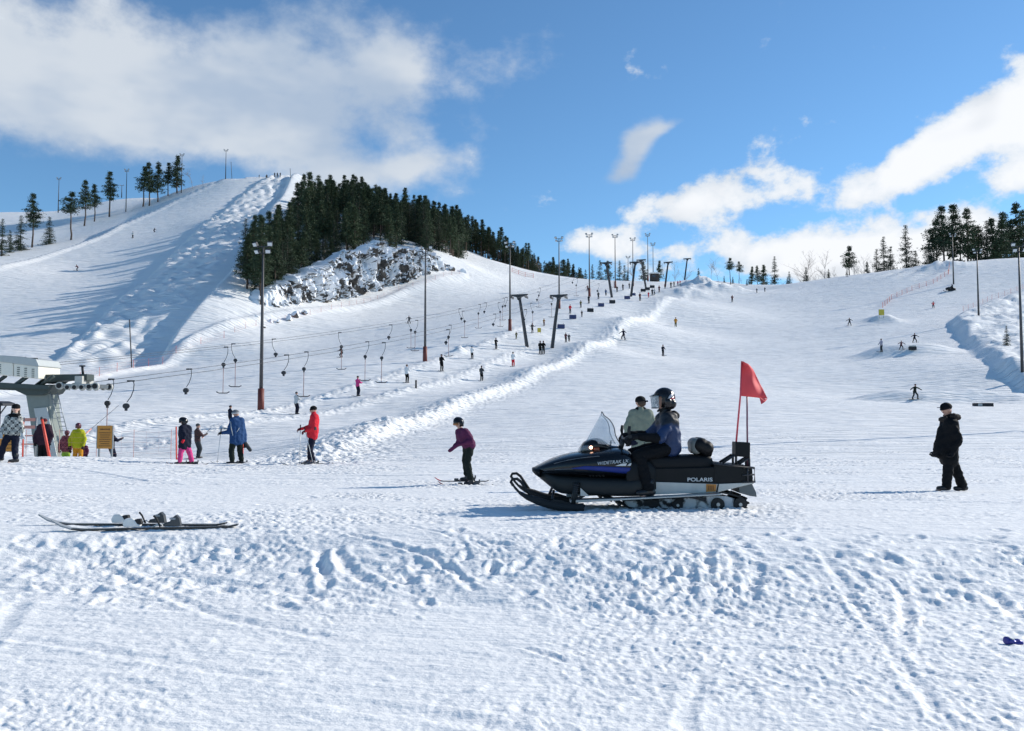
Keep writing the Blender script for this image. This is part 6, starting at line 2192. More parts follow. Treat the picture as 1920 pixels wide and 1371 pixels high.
FAR = {p: far_mesh(p) for p in ('stand', 'ride', 'ski', 'wide', 'sit')}
FAR_MATS = [c_black, c_black, skin, c_black, boot_black]
SKI_F = ski_mesh(1.55, 0.10, 0.10)
BOARD = ski_mesh(1.5, 0.26, 0.10)


def far_person(label, p, hgt, pose, jm, tm, hm, head, board=False, skis_on=True, group='people on the pistes'):
    me, feet = FAR[pose]
    o = empty('person', p, label, 'person', group, (0, 0, head))
    full = {'stand': 1.80, 'ride': 1.79, 'ski': 1.55, 'wide': 1.65, 'sit': 1.1}[pose]
    k = hgt / full
    o.scale = (k, k, k)
    b = link('body', me, FAR_MATS, o)
    for i, m in enumerate((jm, tm, skin, hm, boot_black)):
        b.material_slots[i].link = 'OBJECT'
        b.material_slots[i].material = m
    if board:
        link('snowboard', BOARD, [ski_black, ski_grey], o, (0, 0, 0.0), (0, 0, PI / 2))
    elif skis_on:
        for a in feet:
            link('ski', SKI_F, [ski_black, ski_grey], o, (a[0], a[1], 0.0))
    return o


UPH = PI / 2 - math.atan(UP)              # facing up the lift
# pixel column, row of the feet, height in pixels, pose, jacket, trousers, hat, heading, label
FP = [
    (556, 777, 39, 'ride', c_light, c_navy, c_dkgrey, UPH - 0.3, 'lift rider in pale grey jacket beside the nearest lamp post'),
    (671, 743, 35, 'ride', c_pink, c_navy, c_black, UPH - 0.3, 'lift rider in bright pink jacket'),
    (763, 718, 32, 'ride', c_white, c_black, c_black, UPH, 'lift rider in white jacket and black trousers, lower of the two in white'),
    (828, 696, 31, 'ride', c_black, c_black, c_black, UPH, 'lift rider all in black below the second lamp post'),
    (885, 673, 22, 'ride', c_white, c_black, c_dkgrey, UPH, 'lift rider in white jacket and black trousers, upper of the two in white'),
    (930, 655, 20, 'ride', c_black, c_black, c_black, UPH - 0.2, 'lift rider all in black left of the leaning pylons'),
    (968, 636, 13, 'stand', c_olive, c_olive, c_black, UPH, 'small child in olive left of the first leaning pylon'),
    (998, 624, 17, 'ride', c_dkgrey, c_black, c_black, UPH, 'lift rider in dark grey between the two leaning pylons'),
    (1020, 611, 13, 'ride', c_brown, c_maroon, c_black, UPH, 'small lift rider in brown by the yellow board'),
    (1069, 588, 16, 'ride', c_red, c_dkgrey, c_maroon, UPH, 'lift rider in red right of the nearest pylons'),
    (1089, 577, 13, 'ride', c_olive, c_dkgrey, c_black, UPH, 'lift rider in olive above the rider in red'),
    (1104, 569, 14, 'ride', c_navy, c_black, c_black, UPH, 'lift rider in navy on the steep part of the left track'),
    (1122, 561, 13, 'ride', c_dkgrey, c_dkgrey, c_black, UPH, 'lift rider in grey next above the one in navy'),
    (1136, 555, 12, 'ride', c_blue, c_black, c_black, UPH, 'lift rider in blue left of the second pylon'),
    (1157, 548, 11, 'ride', c_black, c_black, c_black, UPH, 'dark lift rider just right of the red padded lamp'),
    (1168, 544, 11, 'ride', c_black, c_navy, c_black, UPH, 'dark lift rider next above, left of the second pylon pair'),
    (1180, 541, 10, 'ride', c_dkgrey, c_black, c_black, UPH, 'lift rider highest on the left track before the crest'),
    (1102, 546, 12, 'ski', c_maroon, c_black, c_black, -2.2, 'skier speeding down behind the lift with a forward lean'),
    (903, 715, 27, 'ride', c_dkgrey, c_black, c_dkgrey, UPH, 'lowest rider on the right hand track, in grey'),
    (962, 688, 26, 'ride', c_white, c_red, c_dkgrey, UPH, 'rider in white jacket and red trousers on the right hand track'),
    (1013, 665, 24, 'ride', c_black, c_black, c_black, UPH, 'left of two riders in black side by side below the pylons'),
    (1019, 665, 25, 'ride', c_black, c_dkgrey, c_black, UPH, 'right of two riders in black side by side below the pylons'),
    (1061, 642, 17, 'ride', c_maroon, c_black, c_black, UPH, 'rider in dark red of a pair right of the leaning pylon'),
    (1067, 642, 15, 'ride', c_dkgrey, c_dkgrey, c_light, UPH, 'smaller rider in grey of a pair right of the leaning pylon'),
    (1091, 594, 11, 'stand', c_navy, c_navy, c_black, UPH, 'small child in navy between two blue cushions'),
    (1200, 564, 14, 'ride', c_maroon, c_black, c_black, UPH, 'rider in dark red at the second pylon of the right hand track'),
    (1216, 558, 10, 'ride', c_red, c_red, c_maroon, UPH, 'small rider in red on the upper right hand track'),
    (1223, 554, 12, 'ride', c_navy, c_black, c_black, UPH, 'left of two dark riders next to each other near the top'),
    (1227, 553, 11, 'ride', c_light, c_dkgrey, c_black, UPH, 'paler right one of two riders next to each other near the top'),
    (1236, 548, 12, 'ride', c_maroon, c_maroon, c_black, UPH, 'rider in maroon near the top of the right hand track'),
    (1247, 541, 9, 'stand', c_maroon, c_black, c_black, 2.0, 'person by the foot of the third right hand pylon'),
    (1258, 540, 11, 'stand', c_navy, c_black, c_black, 1.0, 'left of two dark persons standing at the lift top mound'),
    (1264, 538, 10, 'stand', c_black, c_black, c_black, 2.2, 'right of two dark persons standing at the lift top mound'),
    (1271, 536, 9, 'stand', c_pink, c_dkgrey, c_black, 1.4, 'left one of two in pale pink at the lift top mound'),
    (1275, 535, 9, 'stand', c_red, c_dkgrey, c_white, 0.4, 'right one of two in pale red at the lift top mound'),
    (1169, 638, 20, 'wide', c_navy, c_black, c_black, -2.4, 'skier in navy with arms out beside the snow bank'),
    (1243, 668, 20, 'stand', c_navy, c_black, c_black, -1.2, 'skier in dark clothes standing above the flag on the right piste'),
    (1267, 614, 19, 'stand', c_orange, c_olive, c_black, -1.8, 'skier in tan jacket and olive trousers on the right piste'),
    (1373, 567, 13, 'stand', c_maroon, c_dkgrey, c_light, -1.8, 'skier in maroon below the ridge in the middle distance'),
    (1593, 611, 14, 'wide', c_dkgrey, c_black, c_black, -2.3, 'skier with arms spread left of the yellow board'),
    (1653, 660, 23, 'stand', c_lilac, c_dkgrey, c_black, -2.8, 'leftmost of three at the upper jump, in pale lilac'),
    (1690, 656, 16, 'wide', c_maroon, c_black, c_black, -1.6, 'middle child of three at the upper jump with arms out'),
    (1715, 643, 17, 'wide', c_navy, c_black, c_black, -1.6, 'rightmost child of three at the upper jump, in navy'),
    (1750, 578, 17, 'ski', c_red, c_navy, c_black, -2.0, 'skier in red jacket below the small snowmobile'),
    (1588, 519, 8, 'stand', c_black, c_black, c_black, 0, 'dark figure on the ridge beside the lone thin pine'),
    (1419, 549, 8, 'stand', c_dkgrey, c_black, c_black, -1.5, 'left of two tiny skiers on the middle ridge'),
    (1434, 547, 8, 'stand', c_black, c_black, c_black, -1.5, 'right of two tiny skiers on the middle ridge'),
    (145, 508, 14, 'ski', c_maroon, c_black, c_black, -2.6, 'crouching skier low on the left hill'),
    (249, 447, 12, 'stand', c_light, c_black, c_black, -1.6, 'skier in pale jacket high on the left hill'),
    (289, 437, 12, 'ski', c_navy, c_black, c_black, -0.4, 'skier in dark clothes highest on the left hill'),
    (767, 607, 14, 'wide', c_dkgrey, c_black, c_black, -2.0, 'skier with legs and arms spread below the cliff'),
    (640, 671, 25, 'ski', c_black, c_dkgreen, c_black, -2.0, 'skier in black gliding on the left piste behind a tow bar'),
    (515, 332, 8, 'stand', c_black, c_black, c_black, -1.5, 'left of three dark figures on the summit'),
    (520, 332, 8, 'stand', c_black, c_black, c_black, -1.5, 'middle one of three dark figures on the summit'),
    (525.5, 332, 8, 'stand', c_black, c_navy, c_black, -1.5, 'right of three dark figures on the summit'),
    (500, 333, 6, 'sit', c_navy, c_black, c_black, -1.5, 'figure sitting on the summit left of the three'),
    (486, 333, 5, 'stand', c_dkgrey, c_black, c_black, -1.5, 'tiny figure alone left on the summit'),
]
for px, py, hp, pose, jm, tm, hm, hd, lab in FP:
    p = ground(px, py, 55)
    if p is None or p.y > 330:
        p = ground(px, py + 3, 55) or column(px, 297 if px < 600 else 236)
    hgt = hp * p.y / F
    hgt = min(max(hgt * 1.1, 1.1), 2.0)
    if pose == 'ski':
        hgt = min(hgt, 1.5)
    far_person(lab, p, hgt, pose, jm, tm, hm, hd)
p = ground(1716, 749, 55) or column(1716, 86)
far_person('snowboarder in dark green with arms out on the near jump', p, 1.5, 'wide', c_dkgreen, c_dkgrey, c_black, -1.4, board=True)

# riders close to the station, larger
for px, py, guess, pose, jm, tm, hm, lab, hgt in [(209, 869, 38, 'ride', c_navy, c_navy, c_navy, 'lift rider in navy right above the orange notice board', 1.8),
                                               (432, 803, 60, 'ride', c_navy, c_black, c_black, 'lift rider in navy just behind the blue jacket skier', 1.5),
                                               (371, 860, 43, 'ride', plaid_dk, c_dkgrey, c_dkgrey, 'lift rider in dark plaid jacket right of the pink trousers', 1.75)]:
    if guess == 38:
        p = column(px, 38)
    else:
        p = P(px, py, dof(px, py, guess))
    far_person(lab, p, hgt, pose, jm, tm, hm, UPH - 0.45)
# tow rods the nearest riders hold
for (a, b, lab) in [((223, 760, 45), (162, 812, 36), 'taut tow rope of the lime yellow jacket rider'), ((395, 803, 43.5), (379, 821, 42.5), 'short tow rod held by the plaid rider')]:
    A, B = P(*a), P(*b)
    o = empty('tow_rope', B, lab, 'tow rope')
    v = A - B
    MB().tube([(0, 0, 0), v * 0.5, v], 0.012, 6).build('rope', cable_mat, o)
    MB().tube([v * -0.02, v * 0.12], 0.03, 6).build('handle', net_red, o)
# ------------------------------------------------------------------ snowmobile
sled_black = mat('sled_black_gloss', (0.006, 0.007, 0.009), 0.2, 0, 0.15, 3, spec=0.4)
sled_dark = mat('sled_dark_plastic', (0.009, 0.010, 0.011), 0.5, 0, 0.25, 4, spec=0.2)
sled_grey = mat('sled_grey_panel', (0.018, 0.021, 0.022), 0.5, 0, 0.25, 5, spec=0.25)
sled_blue = mat('sled_blue_stripe', (0.018, 0.035, 0.20), 0.4, spec=0.2)
sled_white = mat('sled_white_tunnel', (0.52, 0.52, 0.49), 0.45, 0.1, 0.22, 7)
sled_vinyl = mat('black_vinyl', (0.007, 0.007, 0.008), 0.55, 0, 0.2, 8, 0.004, 60, spec=0.25)
sled_alloy = mat('bare_alloy', (0.42, 0.44, 0.44), 0.4, 0.5, 0.15)
sled_letter = mat('pale_lettering', (0.62, 0.63, 0.63), 0.4)
sled_sticker = mat('orange_sticker', (0.52, 0.20, 0.03), 0.5, 0, 0.15, 20)


def two_mix(name, c0, c1, scale):
    m = bpy.data.materials.new(name); m.use_nodes = True
    nt = m.node_tree; b = nt.nodes['Principled BSDF']; b.inputs['Roughness'].default_value = 0.8
    tc = nt.nodes.new('ShaderNodeTexCoord'); n = nt.nodes.new('ShaderNodeTexNoise')
    n.inputs['Scale'].default_value = scale; n.inputs['Detail'].default_value = 5
    nt.links.new(tc.outputs['Object'], n.inputs['Vector'])
    mr = nt.nodes.new('ShaderNodeMapRange'); mr.inputs['From Min'].default_value = 0.50; mr.inputs['From Max'].default_value = 0.58
    nt.links.new(n.outputs['Fac'], mr.inputs['Value'])
    mx = nt.nodes.new('ShaderNodeMix'); mx.data_type = 'RGBA'
    mx.inputs[6].default_value = (*c0, 1); mx.inputs[7].default_value = (*c1, 1)
    nt.links.new(mr.outputs[0], mx.inputs[0]); nt.links.new(mx.outputs[2], b.inputs['Base Color'])
    return m


caked = two_mix('caked_snow', (0.58, 0.60, 0.62), (0.02, 0.02, 0.022), 5.0)
flag_cloth = mat('flag_cloth', (0.72, 0.065, 0.075), 0.7, 0, 0.05)
flag_pole_m = mat('flag_pole', (0.62, 0.07, 0.10), 0.4)
flag_pole_d = mat('flag_pole_dark', (0.16, 0.05, 0.09), 0.4)


def glass_mat(name, col, rough=0.05, alpha=0.22):
    m = bpy.data.materials.new(name); m.use_nodes = True
    nt = m.node_tree
    b = nt.nodes['Principled BSDF']
    b.inputs['Base Color'].default_value = (*col, 1)
    b.inputs['Roughness'].default_value = rough
    tr = nt.nodes.new('ShaderNodeBsdfTransparent')
    tr.inputs[0].default_value = (0.93, 0.95, 0.97, 1)
    n = nt.nodes.new('ShaderNodeTexNoise'); n.inputs['Scale'].default_value = 3.0
    mr = nt.nodes.new('ShaderNodeMapRange'); mr.inputs['To Min'].default_value = alpha * 0.8; mr.inputs['To Max'].default_value = alpha * 1.2
    nt.links.new(n.outputs['Fac'], mr.inputs['Value'])
    mx = nt.nodes.new('ShaderNodeMixShader')
    nt.links.new(mr.outputs[0], mx.inputs[0])
    nt.links.new(tr.outputs[0], mx.inputs[1]); nt.links.new(b.outputs[0], mx.inputs[2])
    nt.links.new(mx.outputs[0], nt.nodes['Material Output'].inputs[0])
    return m


screen = glass_mat('windscreen', (0.80, 0.83, 0.85), 0.06, 0.22)
visor_m = glass_mat('clear_visor', (0.45, 0.50, 0.52), 0.06, 0.42)
lens_m = glass_mat('headlamp_lens', (0.40, 0.42, 0.42), 0.08, 0.55)
glow = bpy.data.materials.new('lit_bulb'); glow.use_nodes = True
gb = glow.node_tree.nodes['Principled BSDF']
gb.inputs['Base Color'].default_value = (1, 0.7, 0.5, 1)
gb.inputs['Emission Color'].default_value = (1, 0.55, 0.36, 1)
gb.inputs['Emission Strength'].default_value = 5.0

SX0 = 1185.0
SL_D = dof(SX0, 953, 11.4) + 0.15
SLED = P(SX0, 953, SL_D)
SLED.z = gxy(SLED.x, SLED.y) - 0.015
SM = 524.3 * 0.985


def X(zx):
    return zx / SM - 255.0 * 3.692 / SM


def Z(zy):
    return (1080.0 - zy) / SM


def loft(st, n=28, e=2.6):
    """skin through rounded cross sections (x, half width, bottom, top[, exponent])"""
    mb = MB()
    v, f = [], []
    for s_ in st:
        x, hw, zb, zt = s_[:4]
        ex = s_[4] if len(s_) > 4 else e
        cz, hz = (zb + zt) / 2, (zt - zb) / 2
        for k in range(n):
            a = 2 * math.pi * k / n
            c, s = math.cos(a), math.sin(a)
            v.append((x, hw * math.copysign(abs(c) ** (2 / ex), c), cz + hz * math.copysign(abs(s) ** (2 / ex), s)))
    for i in range(len(st) - 1):
        for k in range(n):
            f.append((i * n + k, i * n + (k + 1) % n, (i + 1) * n + (k + 1) % n, (i + 1) * n + k))
    f += [tuple(range(n - 1, -1, -1)), tuple((len(st) - 1) * n + k for k in range(n))]
    mb.add(v, f, 0, True)
    return mb


def smooth_stations(st, m=4):
    a = np.array(st, float)
    t = np.arange(len(a)); tt = np.linspace(0, len(a) - 1, (len(a) - 1) * m + 1)
    out = []
    for c in range(a.shape[1]):
        y = a[:, c]
        # catmull-rom
        col = []
        for q in tt:
            i = min(int(q), len(a) - 2); u = q - i
            p0, p1, p2, p3 = y[max(i - 1, 0)], y[i], y[i + 1], y[min(i + 2, len(a) - 1)]
            col.append(0.5 * ((2 * p1) + (-p0 + p2) * u + (2 * p0 - 5 * p1 + 4 * p2 - p3) * u * u + (-p0 + 3 * p1 - 3 * p2 + p3) * u ** 3))
        out.append(col)
    return [tuple(r) for r in np.array(out).T]


def zp(pts):
    return [(X(a), Z(b)) for a, b in pts]


def text_mesh(body, size, parent, loc, material, name, stretch=1.0, shear=0.0, bold=0.0):
    cu = bpy.data.curves.new(name, 'FONT')
    cu.body = body; cu.size = size; cu.align_x = 'CENTER'; cu.align_y = 'CENTER'; cu.shear = shear; cu.offset = bold; cu.extrude = 0.0015
    t = bpy.data.objects.new('tmp', cu); COL.objects.link(t)
    me = bpy.data.meshes.new_from_object(t.evaluated_get(bpy.context.evaluated_depsgraph_get()))
    me.name = name
    bpy.data.objects.remove(t); bpy.data.curves.remove(cu)
    me.materials.clear()
    o = link(name, me, material, parent, loc, (PI / 2, 0, 0), (stretch, 1, 1))
    return o


def build_sled():
    o = empty('snowmobile', SLED, 'black snowmobile with a blue stripe carrying a driver and red flag', 'snowmobile')
    # belly pan and hood
    hood = smooth_stations([(X(268), 0.06, Z(835), Z(800)), (X(300), 0.20, Z(842), Z(785)), (X(400), 0.34, Z(852), Z(738)), (X(500), 0.42, Z(855), Z(708)), (X(600), 0.46, Z(858), Z(690)),
                            (X(720), 0.46, Z(862), Z(672)), (X(840), 0.43, Z(868), Z(664)), (X(905), 0.38, Z(870), Z(680)), (X(935), 0.32, Z(870), Z(705))])
    hd = loft(hood, 30, 3.0).build('hood', sled_black, o)
    pan = smooth_stations([(X(285), 0.10, Z(850), Z(815)), (X(340), 0.24, Z(895), Z(825)), (X(400), 0.33, Z(942), Z(838)), (X(450), 0.36, Z(968), Z(842)), (X(520), 0.38, Z(975), Z(846)), (X(620), 0.45, Z(978), Z(850)),
                           (X(760), 0.455, Z(983), Z(856)), (X(900), 0.42, Z(986), Z(862)), (X(1000), 0.36, Z(985), Z(850)), (X(1075), 0.29, Z(978), Z(850))])
    loft(pan, 30, 4.5).build('belly_pan', sled_grey, o)
    loft([(X(258), 0.16, Z(826), Z(806)), (X(275), 0.22, Z(845), Z(800)), (X(305), 0.27, Z(865), Z(802))], 16, 4).build('front_bumper', sled_dark, o)
    # side cowl behind the hood where the knee rests
    loft(smooth_stations([(X(880), 0.40, Z(975), Z(735)), (X(960), 0.36, Z(982), Z(725)), (X(1040), 0.30, Z(980), Z(735)), (X(1085), 0.27, Z(975), Z(780))]), 20, 4.5).build('side_cowl', sled_dark, o)

    def side(x):
        st = hood
        for i in range(len(st) - 1):
            if st[i][0] <= x <= st[i + 1][0]:
                t = (x - st[i][0]) / (st[i + 1][0] - st[i][0])
                return [st[i][c] + (st[i + 1][c] - st[i][c]) * t for c in range(4)]
        return list(st[-1][:4])

    def surf(x, z, off=0.004):
        _, hw, zb, zt = side(x)
        cz, hz = (zb + zt) / 2, (zt - zb) / 2
        q = min(abs((z - cz) / hz), 0.98)
        return -(hw * (1 - q ** 3.0) ** (1 / 3.0)) - off
    # blue stripe on the hood
    up_ = [(510, 792), (600, 776), (720, 779), (830, 784), (905, 790)]
    lo_ = [(512, 796), (600, 800), (720, 812), (830, 825), (932, 832)]
    v, f = [], []
    n = 24
    for i in range(n + 1):
        t = i / n
        for row in (up_, lo_):
            k = t * (len(row) - 1); a = min(int(k), len(row) - 2); u = k - a
            zx = row[a][0] + (row[a + 1][0] - row[a][0]) * u; zy = row[a][1] + (row[a + 1][1] - row[a][1]) * u
            v.append((X(zx), zy))
    vv, ff = [], []
    rows = 5
    for i in range(n + 1):
        (x0, y0), (x1, y1) = v[2 * i], v[2 * i + 1]
        for r in range(rows):
            u = r / (rows - 1)
            x, z = x0 + (x1 - x0) * u, Z(y0 + (y1 - y0) * u)
            vv.append((x, surf(x, z, 0.006), z))
    for i in range(n):
        for r in range(rows - 1):
            a = i * rows + r
            ff.append((a, a + 1, a + rows + 1, a + rows))
    sb = MB().add(vv, ff, 0, True).build('blue_stripe', sled_blue, hd)
    md = sb.modifiers.new('t', 'SOLIDIFY'); md.thickness = 0.003
    # hood seam lines, their highlight painted on as thin grey tubes
    for row in ([(400, 765), (500, 738), (600, 722), (700, 712)], [(330, 812), (450, 800), (520, 796)]):
        MB().tube([(X(a), surf(X(a), Z(b), 0.002), Z(b)) for a, b in row], 0.006, 6).build('seam_highlight', mat('highlight_grey', (0.10, 0.11, 0.12), 0.4), hd)
    # side vents
    for k in range(5):
        xx = X(640 + 22 * k)
        MB().box((xx, surf(xx, Z(845), 0.001), Z(842)), (0.022, 0.012, 0.03), 0, Matrix.Rotation(0.4, 3, 'Y')).build('vent_slot', rubber, hd)
    # lettering on the near side
    yt = surf(X(790), Z(752), 0.012)
    t = text_mesh('WIDETRAK LX', 0.058, hd, (X(782), yt - 0.01, Z(752)), sled_letter, 'lettering', 1.05, 0.25)
    t.rotation_euler = (PI / 2 - 0.25, -0.09, 0)
    # three slanted pale marks beside the model name
    for x0, w in ((800, 70), (850, 22), (880, 24)):
        pr = [(X(x0), Z(776)), (X(x0 + w), Z(776)), (X(x0 + w + 6), Z(760)), (X(x0 + w * 0.55 + 8), Z(760))]
        m = MB().prism(pr, surf(X(x0), Z(768), 0.014), surf(X(x0), Z(768), 0.004)).build('pale_mark', sled_letter, hd)
    # headlamp pod
    pod = loft(smooth_stations([(X(592), 0.10, Z(690), Z(655)), (X(620), 0.17, Z(695), Z(622)), (X(690), 0.19, Z(700), Z(598)), (X(745), 0.16, Z(700), Z(612)), (X(790), 0.13, Z(700), Z(645)), (X(850), 0.10, Z(700), Z(655))]), 20, 2.6).build('headlamp_pod', sled_black, o)
    loft(smooth_stations([(X(574), 0.10, Z(694), Z(684)), (X(590), 0.19, Z(694), Z(660)), (X(625), 0.215, Z(694), Z(640)), (X(665), 0.205, Z(690), Z(652))]), 18, 3).build('headlamp_lens', lens_m, pod)
    MB().ball((X(652), -0.212, Z(660)), (0.022, 0.018, 0.022)).build('bulb', glow, pod)
    MB().box((X(690), -0.19, Z(672)), (0.07, 0.05, 0.04)).build('indicator', mat('orange_lens', (0.30, 0.07, 0.03), 0.3), pod, bevel=0.01)
    # windscreen: curved shell
    vv, ff = [], []
    nu, nv = 18, 12
    for i in range(nv + 1):
        t = i / nv
        for k in range(nu + 1):
            a = (k / nu - 0.5) * 2
            ztop = 420 + 18 * a * a
            fx = 618 + (738 - 618) * t ** 0.95
            bx = 838 - 40 * t - 26 * math.sin(t * 3.1) ** 2
            w = 0.31 * (1 - t ** 3 * 0.5)
            ed = float(np.interp(t, [0, .15, .35, .6, .8, .92, 1], [850, 832, 812, 806, 790, 768, 745]))
            zx = fx + (ed - fx) * abs(a) ** 2.0
            zy = 632 + (420 - 632) * t + (14 + 12 * t) * abs(a) ** 2
            vv.append((X(zx), a * w, Z(zy)))
    for i in range(nv):
        for k in range(nu):
            a = i * (nu + 1) + k
            ff.append((a, a + 1, a + nu + 2, a + nu + 1))
    ws = MB().add(vv, ff, 0, True).build('windscreen', screen, o)
    md = ws.modifiers.new('t', 'SOLIDIFY'); md.thickness = 0.004
    for k in (0, nu):
        MB().tube([vv[i * (nu + 1) + k] for i in range(nv + 1)], 0.006, 6).build('screen_edge', rubber, ws)
    MB().tube([vv[nv * (nu + 1) + k] for k in range(nu + 1)], 0.006, 6).build('screen_edge', rubber, ws)
    # instrument stub
    MB().tube([(X(792), -0.05, Z(655)), (X(797), -0.05, Z(615))], 0.012, 6).build('key_stub', rubber, o)
    # handlebar
    hb = MB().tube([(X(862), 0, Z(680)), (X(885), 0, Z(610))], 0.035, 8).tube([(X(905), -0.38, Z(585)), (X(890), -0.22, Z(596)), (X(884), 0, Z(610)), (X(890), 0.22, Z(596)), (X(905), 0.38, Z(585))], 0.016, 8)
    hbo = hb.build('handlebar', dark_steel, o)
    for sg in (-1, 1):
        MB().tube([(X(892), sg * 0.26, Z(594)), (X(906), sg * 0.40, Z(584))], 0.024, 8).build('grip', rubber, hbo)
        MB().tube([(X(902), sg * 0.36, Z(588)), (X(898), sg * 0.36, Z(550)), (X(903), sg * 0.36, Z(515))], [0.012, 0.022, 0.018], 8).build('mirror_stalk', rubber, hbo)
    # seat and backrest
    loft(smooth_stations([(X(905), 0.15, Z(840), Z(722)), (X(960), 0.19, Z(850), Z(712)), (X(1080), 0.21, Z(850), Z(716)), (X(1200), 0.21, Z(850), Z(718)), (X(1300), 0.21, Z(850), Z(712)), (X(1420), 0.20, Z(850), Z(712)), (X(1470), 0.18, Z(850), Z(722)), (X(1488), 0.14, Z(850), Z(765))]), 22, 5).build('seat', sled_vinyl, o)
    br = Fig()
    br.cap((X(1405), -0.13, Z(648)), (X(1405), 0.13, Z(648)), 0.105); br.cap((X(1440), -0.14, Z(665)), (X(1440), 0.14, Z(665)), 0.10); br.cap((X(1450), -0.10, Z(700)), (X(1450), 0.10, Z(700)), 0.07)
    b_o = link('backrest', br.mesh('backrest', 0.014, 3), [sled_vinyl], o)
    gp = MB()
    vv = [(X(1392) + 0.045 * math.sin(k / 12 * PI) - 0.012 * 0, -0.238 + 0.0, Z(598 + 112 * k / 12)) for k in range(13)]
    g2 = Fig()
    g2.cap((X(1378), -0.10, Z(640)), (X(1378), 0.10, Z(640)), 0.085); g2.cap((X(1378), -0.10, Z(670)), (X(1378), 0.10, Z(670)), 0.080)
    link('backrest_panel', g2.mesh('backrest_panel', 0.014, 3), [mat('grey_vinyl', (0.17, 0.18, 0.17), 0.5)], b_o)
    MB().tube([(X(1440), -0.1, Z(690)), (X(1470), -0.1, Z(775))], 0.03, 6).tube([(X(1440), 0.1, Z(690)), (X(1470), 0.1, Z(775))], 0.03, 6).build('backrest_bracket', dark_steel, b_o)
    # tunnel: black upper side, white lower side, alloy running board
    MB().prism(zp([(1040, 800), (1500, 790), (1735, 800), (1738, 893), (1500, 905), (1040, 892)]), -0.25, 0.25).build('tunnel_upper', sled_dark, o, bevel=0.012)
    MB().prism(zp([(1060, 889), (1500, 903), (1742, 893), (1740, 899), (1500, 958), (1060, 975)]), -0.262, 0.262).build('tunnel_lower', sled_white, o, bevel=0.004)
    MB().prism(zp([(1498, 904), (1506, 904), (1496, 960), (1486, 960)]), -0.268, 0.268).build('tunnel_strap', sled_dark, o)
    MB().prism(zp([(1420, 903), (1490, 905), (1484, 953), (1420, 955)]), -0.268, -0.2625).build('registration_sticker', sled_sticker, o)
    for i, zx in enumerate((1437, 1452, 1468)):
        MB().prism(zp([(zx - 4, 915), (zx + 4, 915), (zx + 4, 942), (zx - 4, 942)]), -0.2715, -0.2685).build('sticker_figure', mat('sticker_print', (0.30, 0.10, 0.02), 0.5), o)
    text_mesh('POLARIS', 0.066, o, (X(1380), -0.2535, Z(875)), sled_letter, 'lettering', 1.32, 0.0, 0.0012)
    for sg in (-1, 1):
        y0, y1 = sorted((sg * 0.27, sg * 0.47))
        MB().prism(zp([(505, 1000), (930, 985), (1050, 980), (1500, 958), (1500, 966), (1050, 990), (930, 996), (505, 1018)]), y0, y1).build('running_board', sled_alloy, o, bevel=0.003)
        # front suspension
        MB().tube([(X(545), sg * 0.42, Z(885)), (X(520), sg * 0.46, Z(1030))], 0.035, 8).build('spindle', sled_grey, o)
        sp = [(X(548) + 0.035 * math.cos(a) - 0.03 * a / 40, sg * 0.43 + 0.035 * math.sin(a), Z(890) - a * 0.0042) for a in np.linspace(0, 44, 110)]
        MB().tube(sp, 0.008, 5, cap=False).build('coil_spring', dark_steel, o)
        MB().tube([(X(640), sg * 0.30, Z(955)), (X(520), sg * 0.45, Z(1010))], 0.02, 6).build('control_arm', dark_steel, o)
        MB().tube([(X(400), sg * 0.22, Z(950)), (X(385), sg * 0.40, Z(1000))], 0.018, 6).build('steering_rod', dark_steel, o)
        MB().prism(zp([(570, 920), (630, 975), (570, 972)]), sg * 0.44 - 0.01, sg * 0.44 + 0.01).build('arm_guard', sled_alloy, o)
    # skis
    prof = [(112, 885), (135, 920), (170, 958), (215, 992), (280, 1022), (350, 1046), (430, 1062), (520, 1070), (590, 1066)]
    for sg in (-1, 1):
        sy = sg * 0.47
        sk = empty_part('ski', o)
        v, f = [], []
        dx = 0 if sg < 0 else 0
        cs = [(-0.075, 0), (-0.055, 0.0), (0.0, -0.012), (0.055, 0.0), (0.075, 0.0), (0.075, 0.03), (0.03, 0.035), (-0.03, 0.035), (-0.075, 0.03)]
        for i, (a, b) in enumerate(prof):
            w = 0.45 + 0.55 * min(1, i / 3)
            lift = 0.055 if 3 <= i <= 8 else 0.0
            for y, z in cs:
                v.append((X(a), sy + y * w, Z(b) + z + (lift * (z > 0.02) * min(1, (i - 2) / 2) if i > 2 else 0)))
        m = len(cs)
        for i in range(len(prof) - 1):
            for k in range(m):
                f.append((i * m + k, i * m + (k + 1) % m, (i + 1) * m + (k + 1) % m, (i + 1) * m + k))
        f += [tuple(range(m - 1, -1, -1)), tuple((len(prof) - 1) * m + k for k in range(m))]
        me = MB().add(v, f, 0, True).mesh('ski')
        me.materials.append(rubber)
        sk.data = me if sk.type == 'MESH' else None
        MB().tube([(X(128), sy, Z(905)), (X(112), sy, Z(880)), (X(122), sy, Z(862)), (X(152), sy, Z(860)), (X(180), sy, Z(880)), (X(210), sy, Z(925)), (X(250), sy, Z(985))], 0.019, 8).build('ski_loop', rubber, sk)
        MB().prism(zp([(350, 1020), (395, 995), (440, 1000), (520, 1025), (600, 1030), (590, 1050), (400, 1045)]), sy - 0.035, sy + 0.035).build('ski_saddle', rubber, sk)
    # track, rails, wheels
    path = zp([(720, 988), (790, 1010), (850, 1040), (905, 1068), (960, 1076), (1100, 1078), (1400, 1078), (1600, 1079), (1650, 1078), (1690, 1062), (1700, 1035), (1690, 1008), (1650, 985), (1580, 965), (1500, 950), (1100, 960), (800, 962), (720, 975)])
    inn = []
    c0 = Vector((X(1200), 0, Z(1015)))
    tr = MB()
    pts = [Vector((x, 0, z)) for x, z in path]
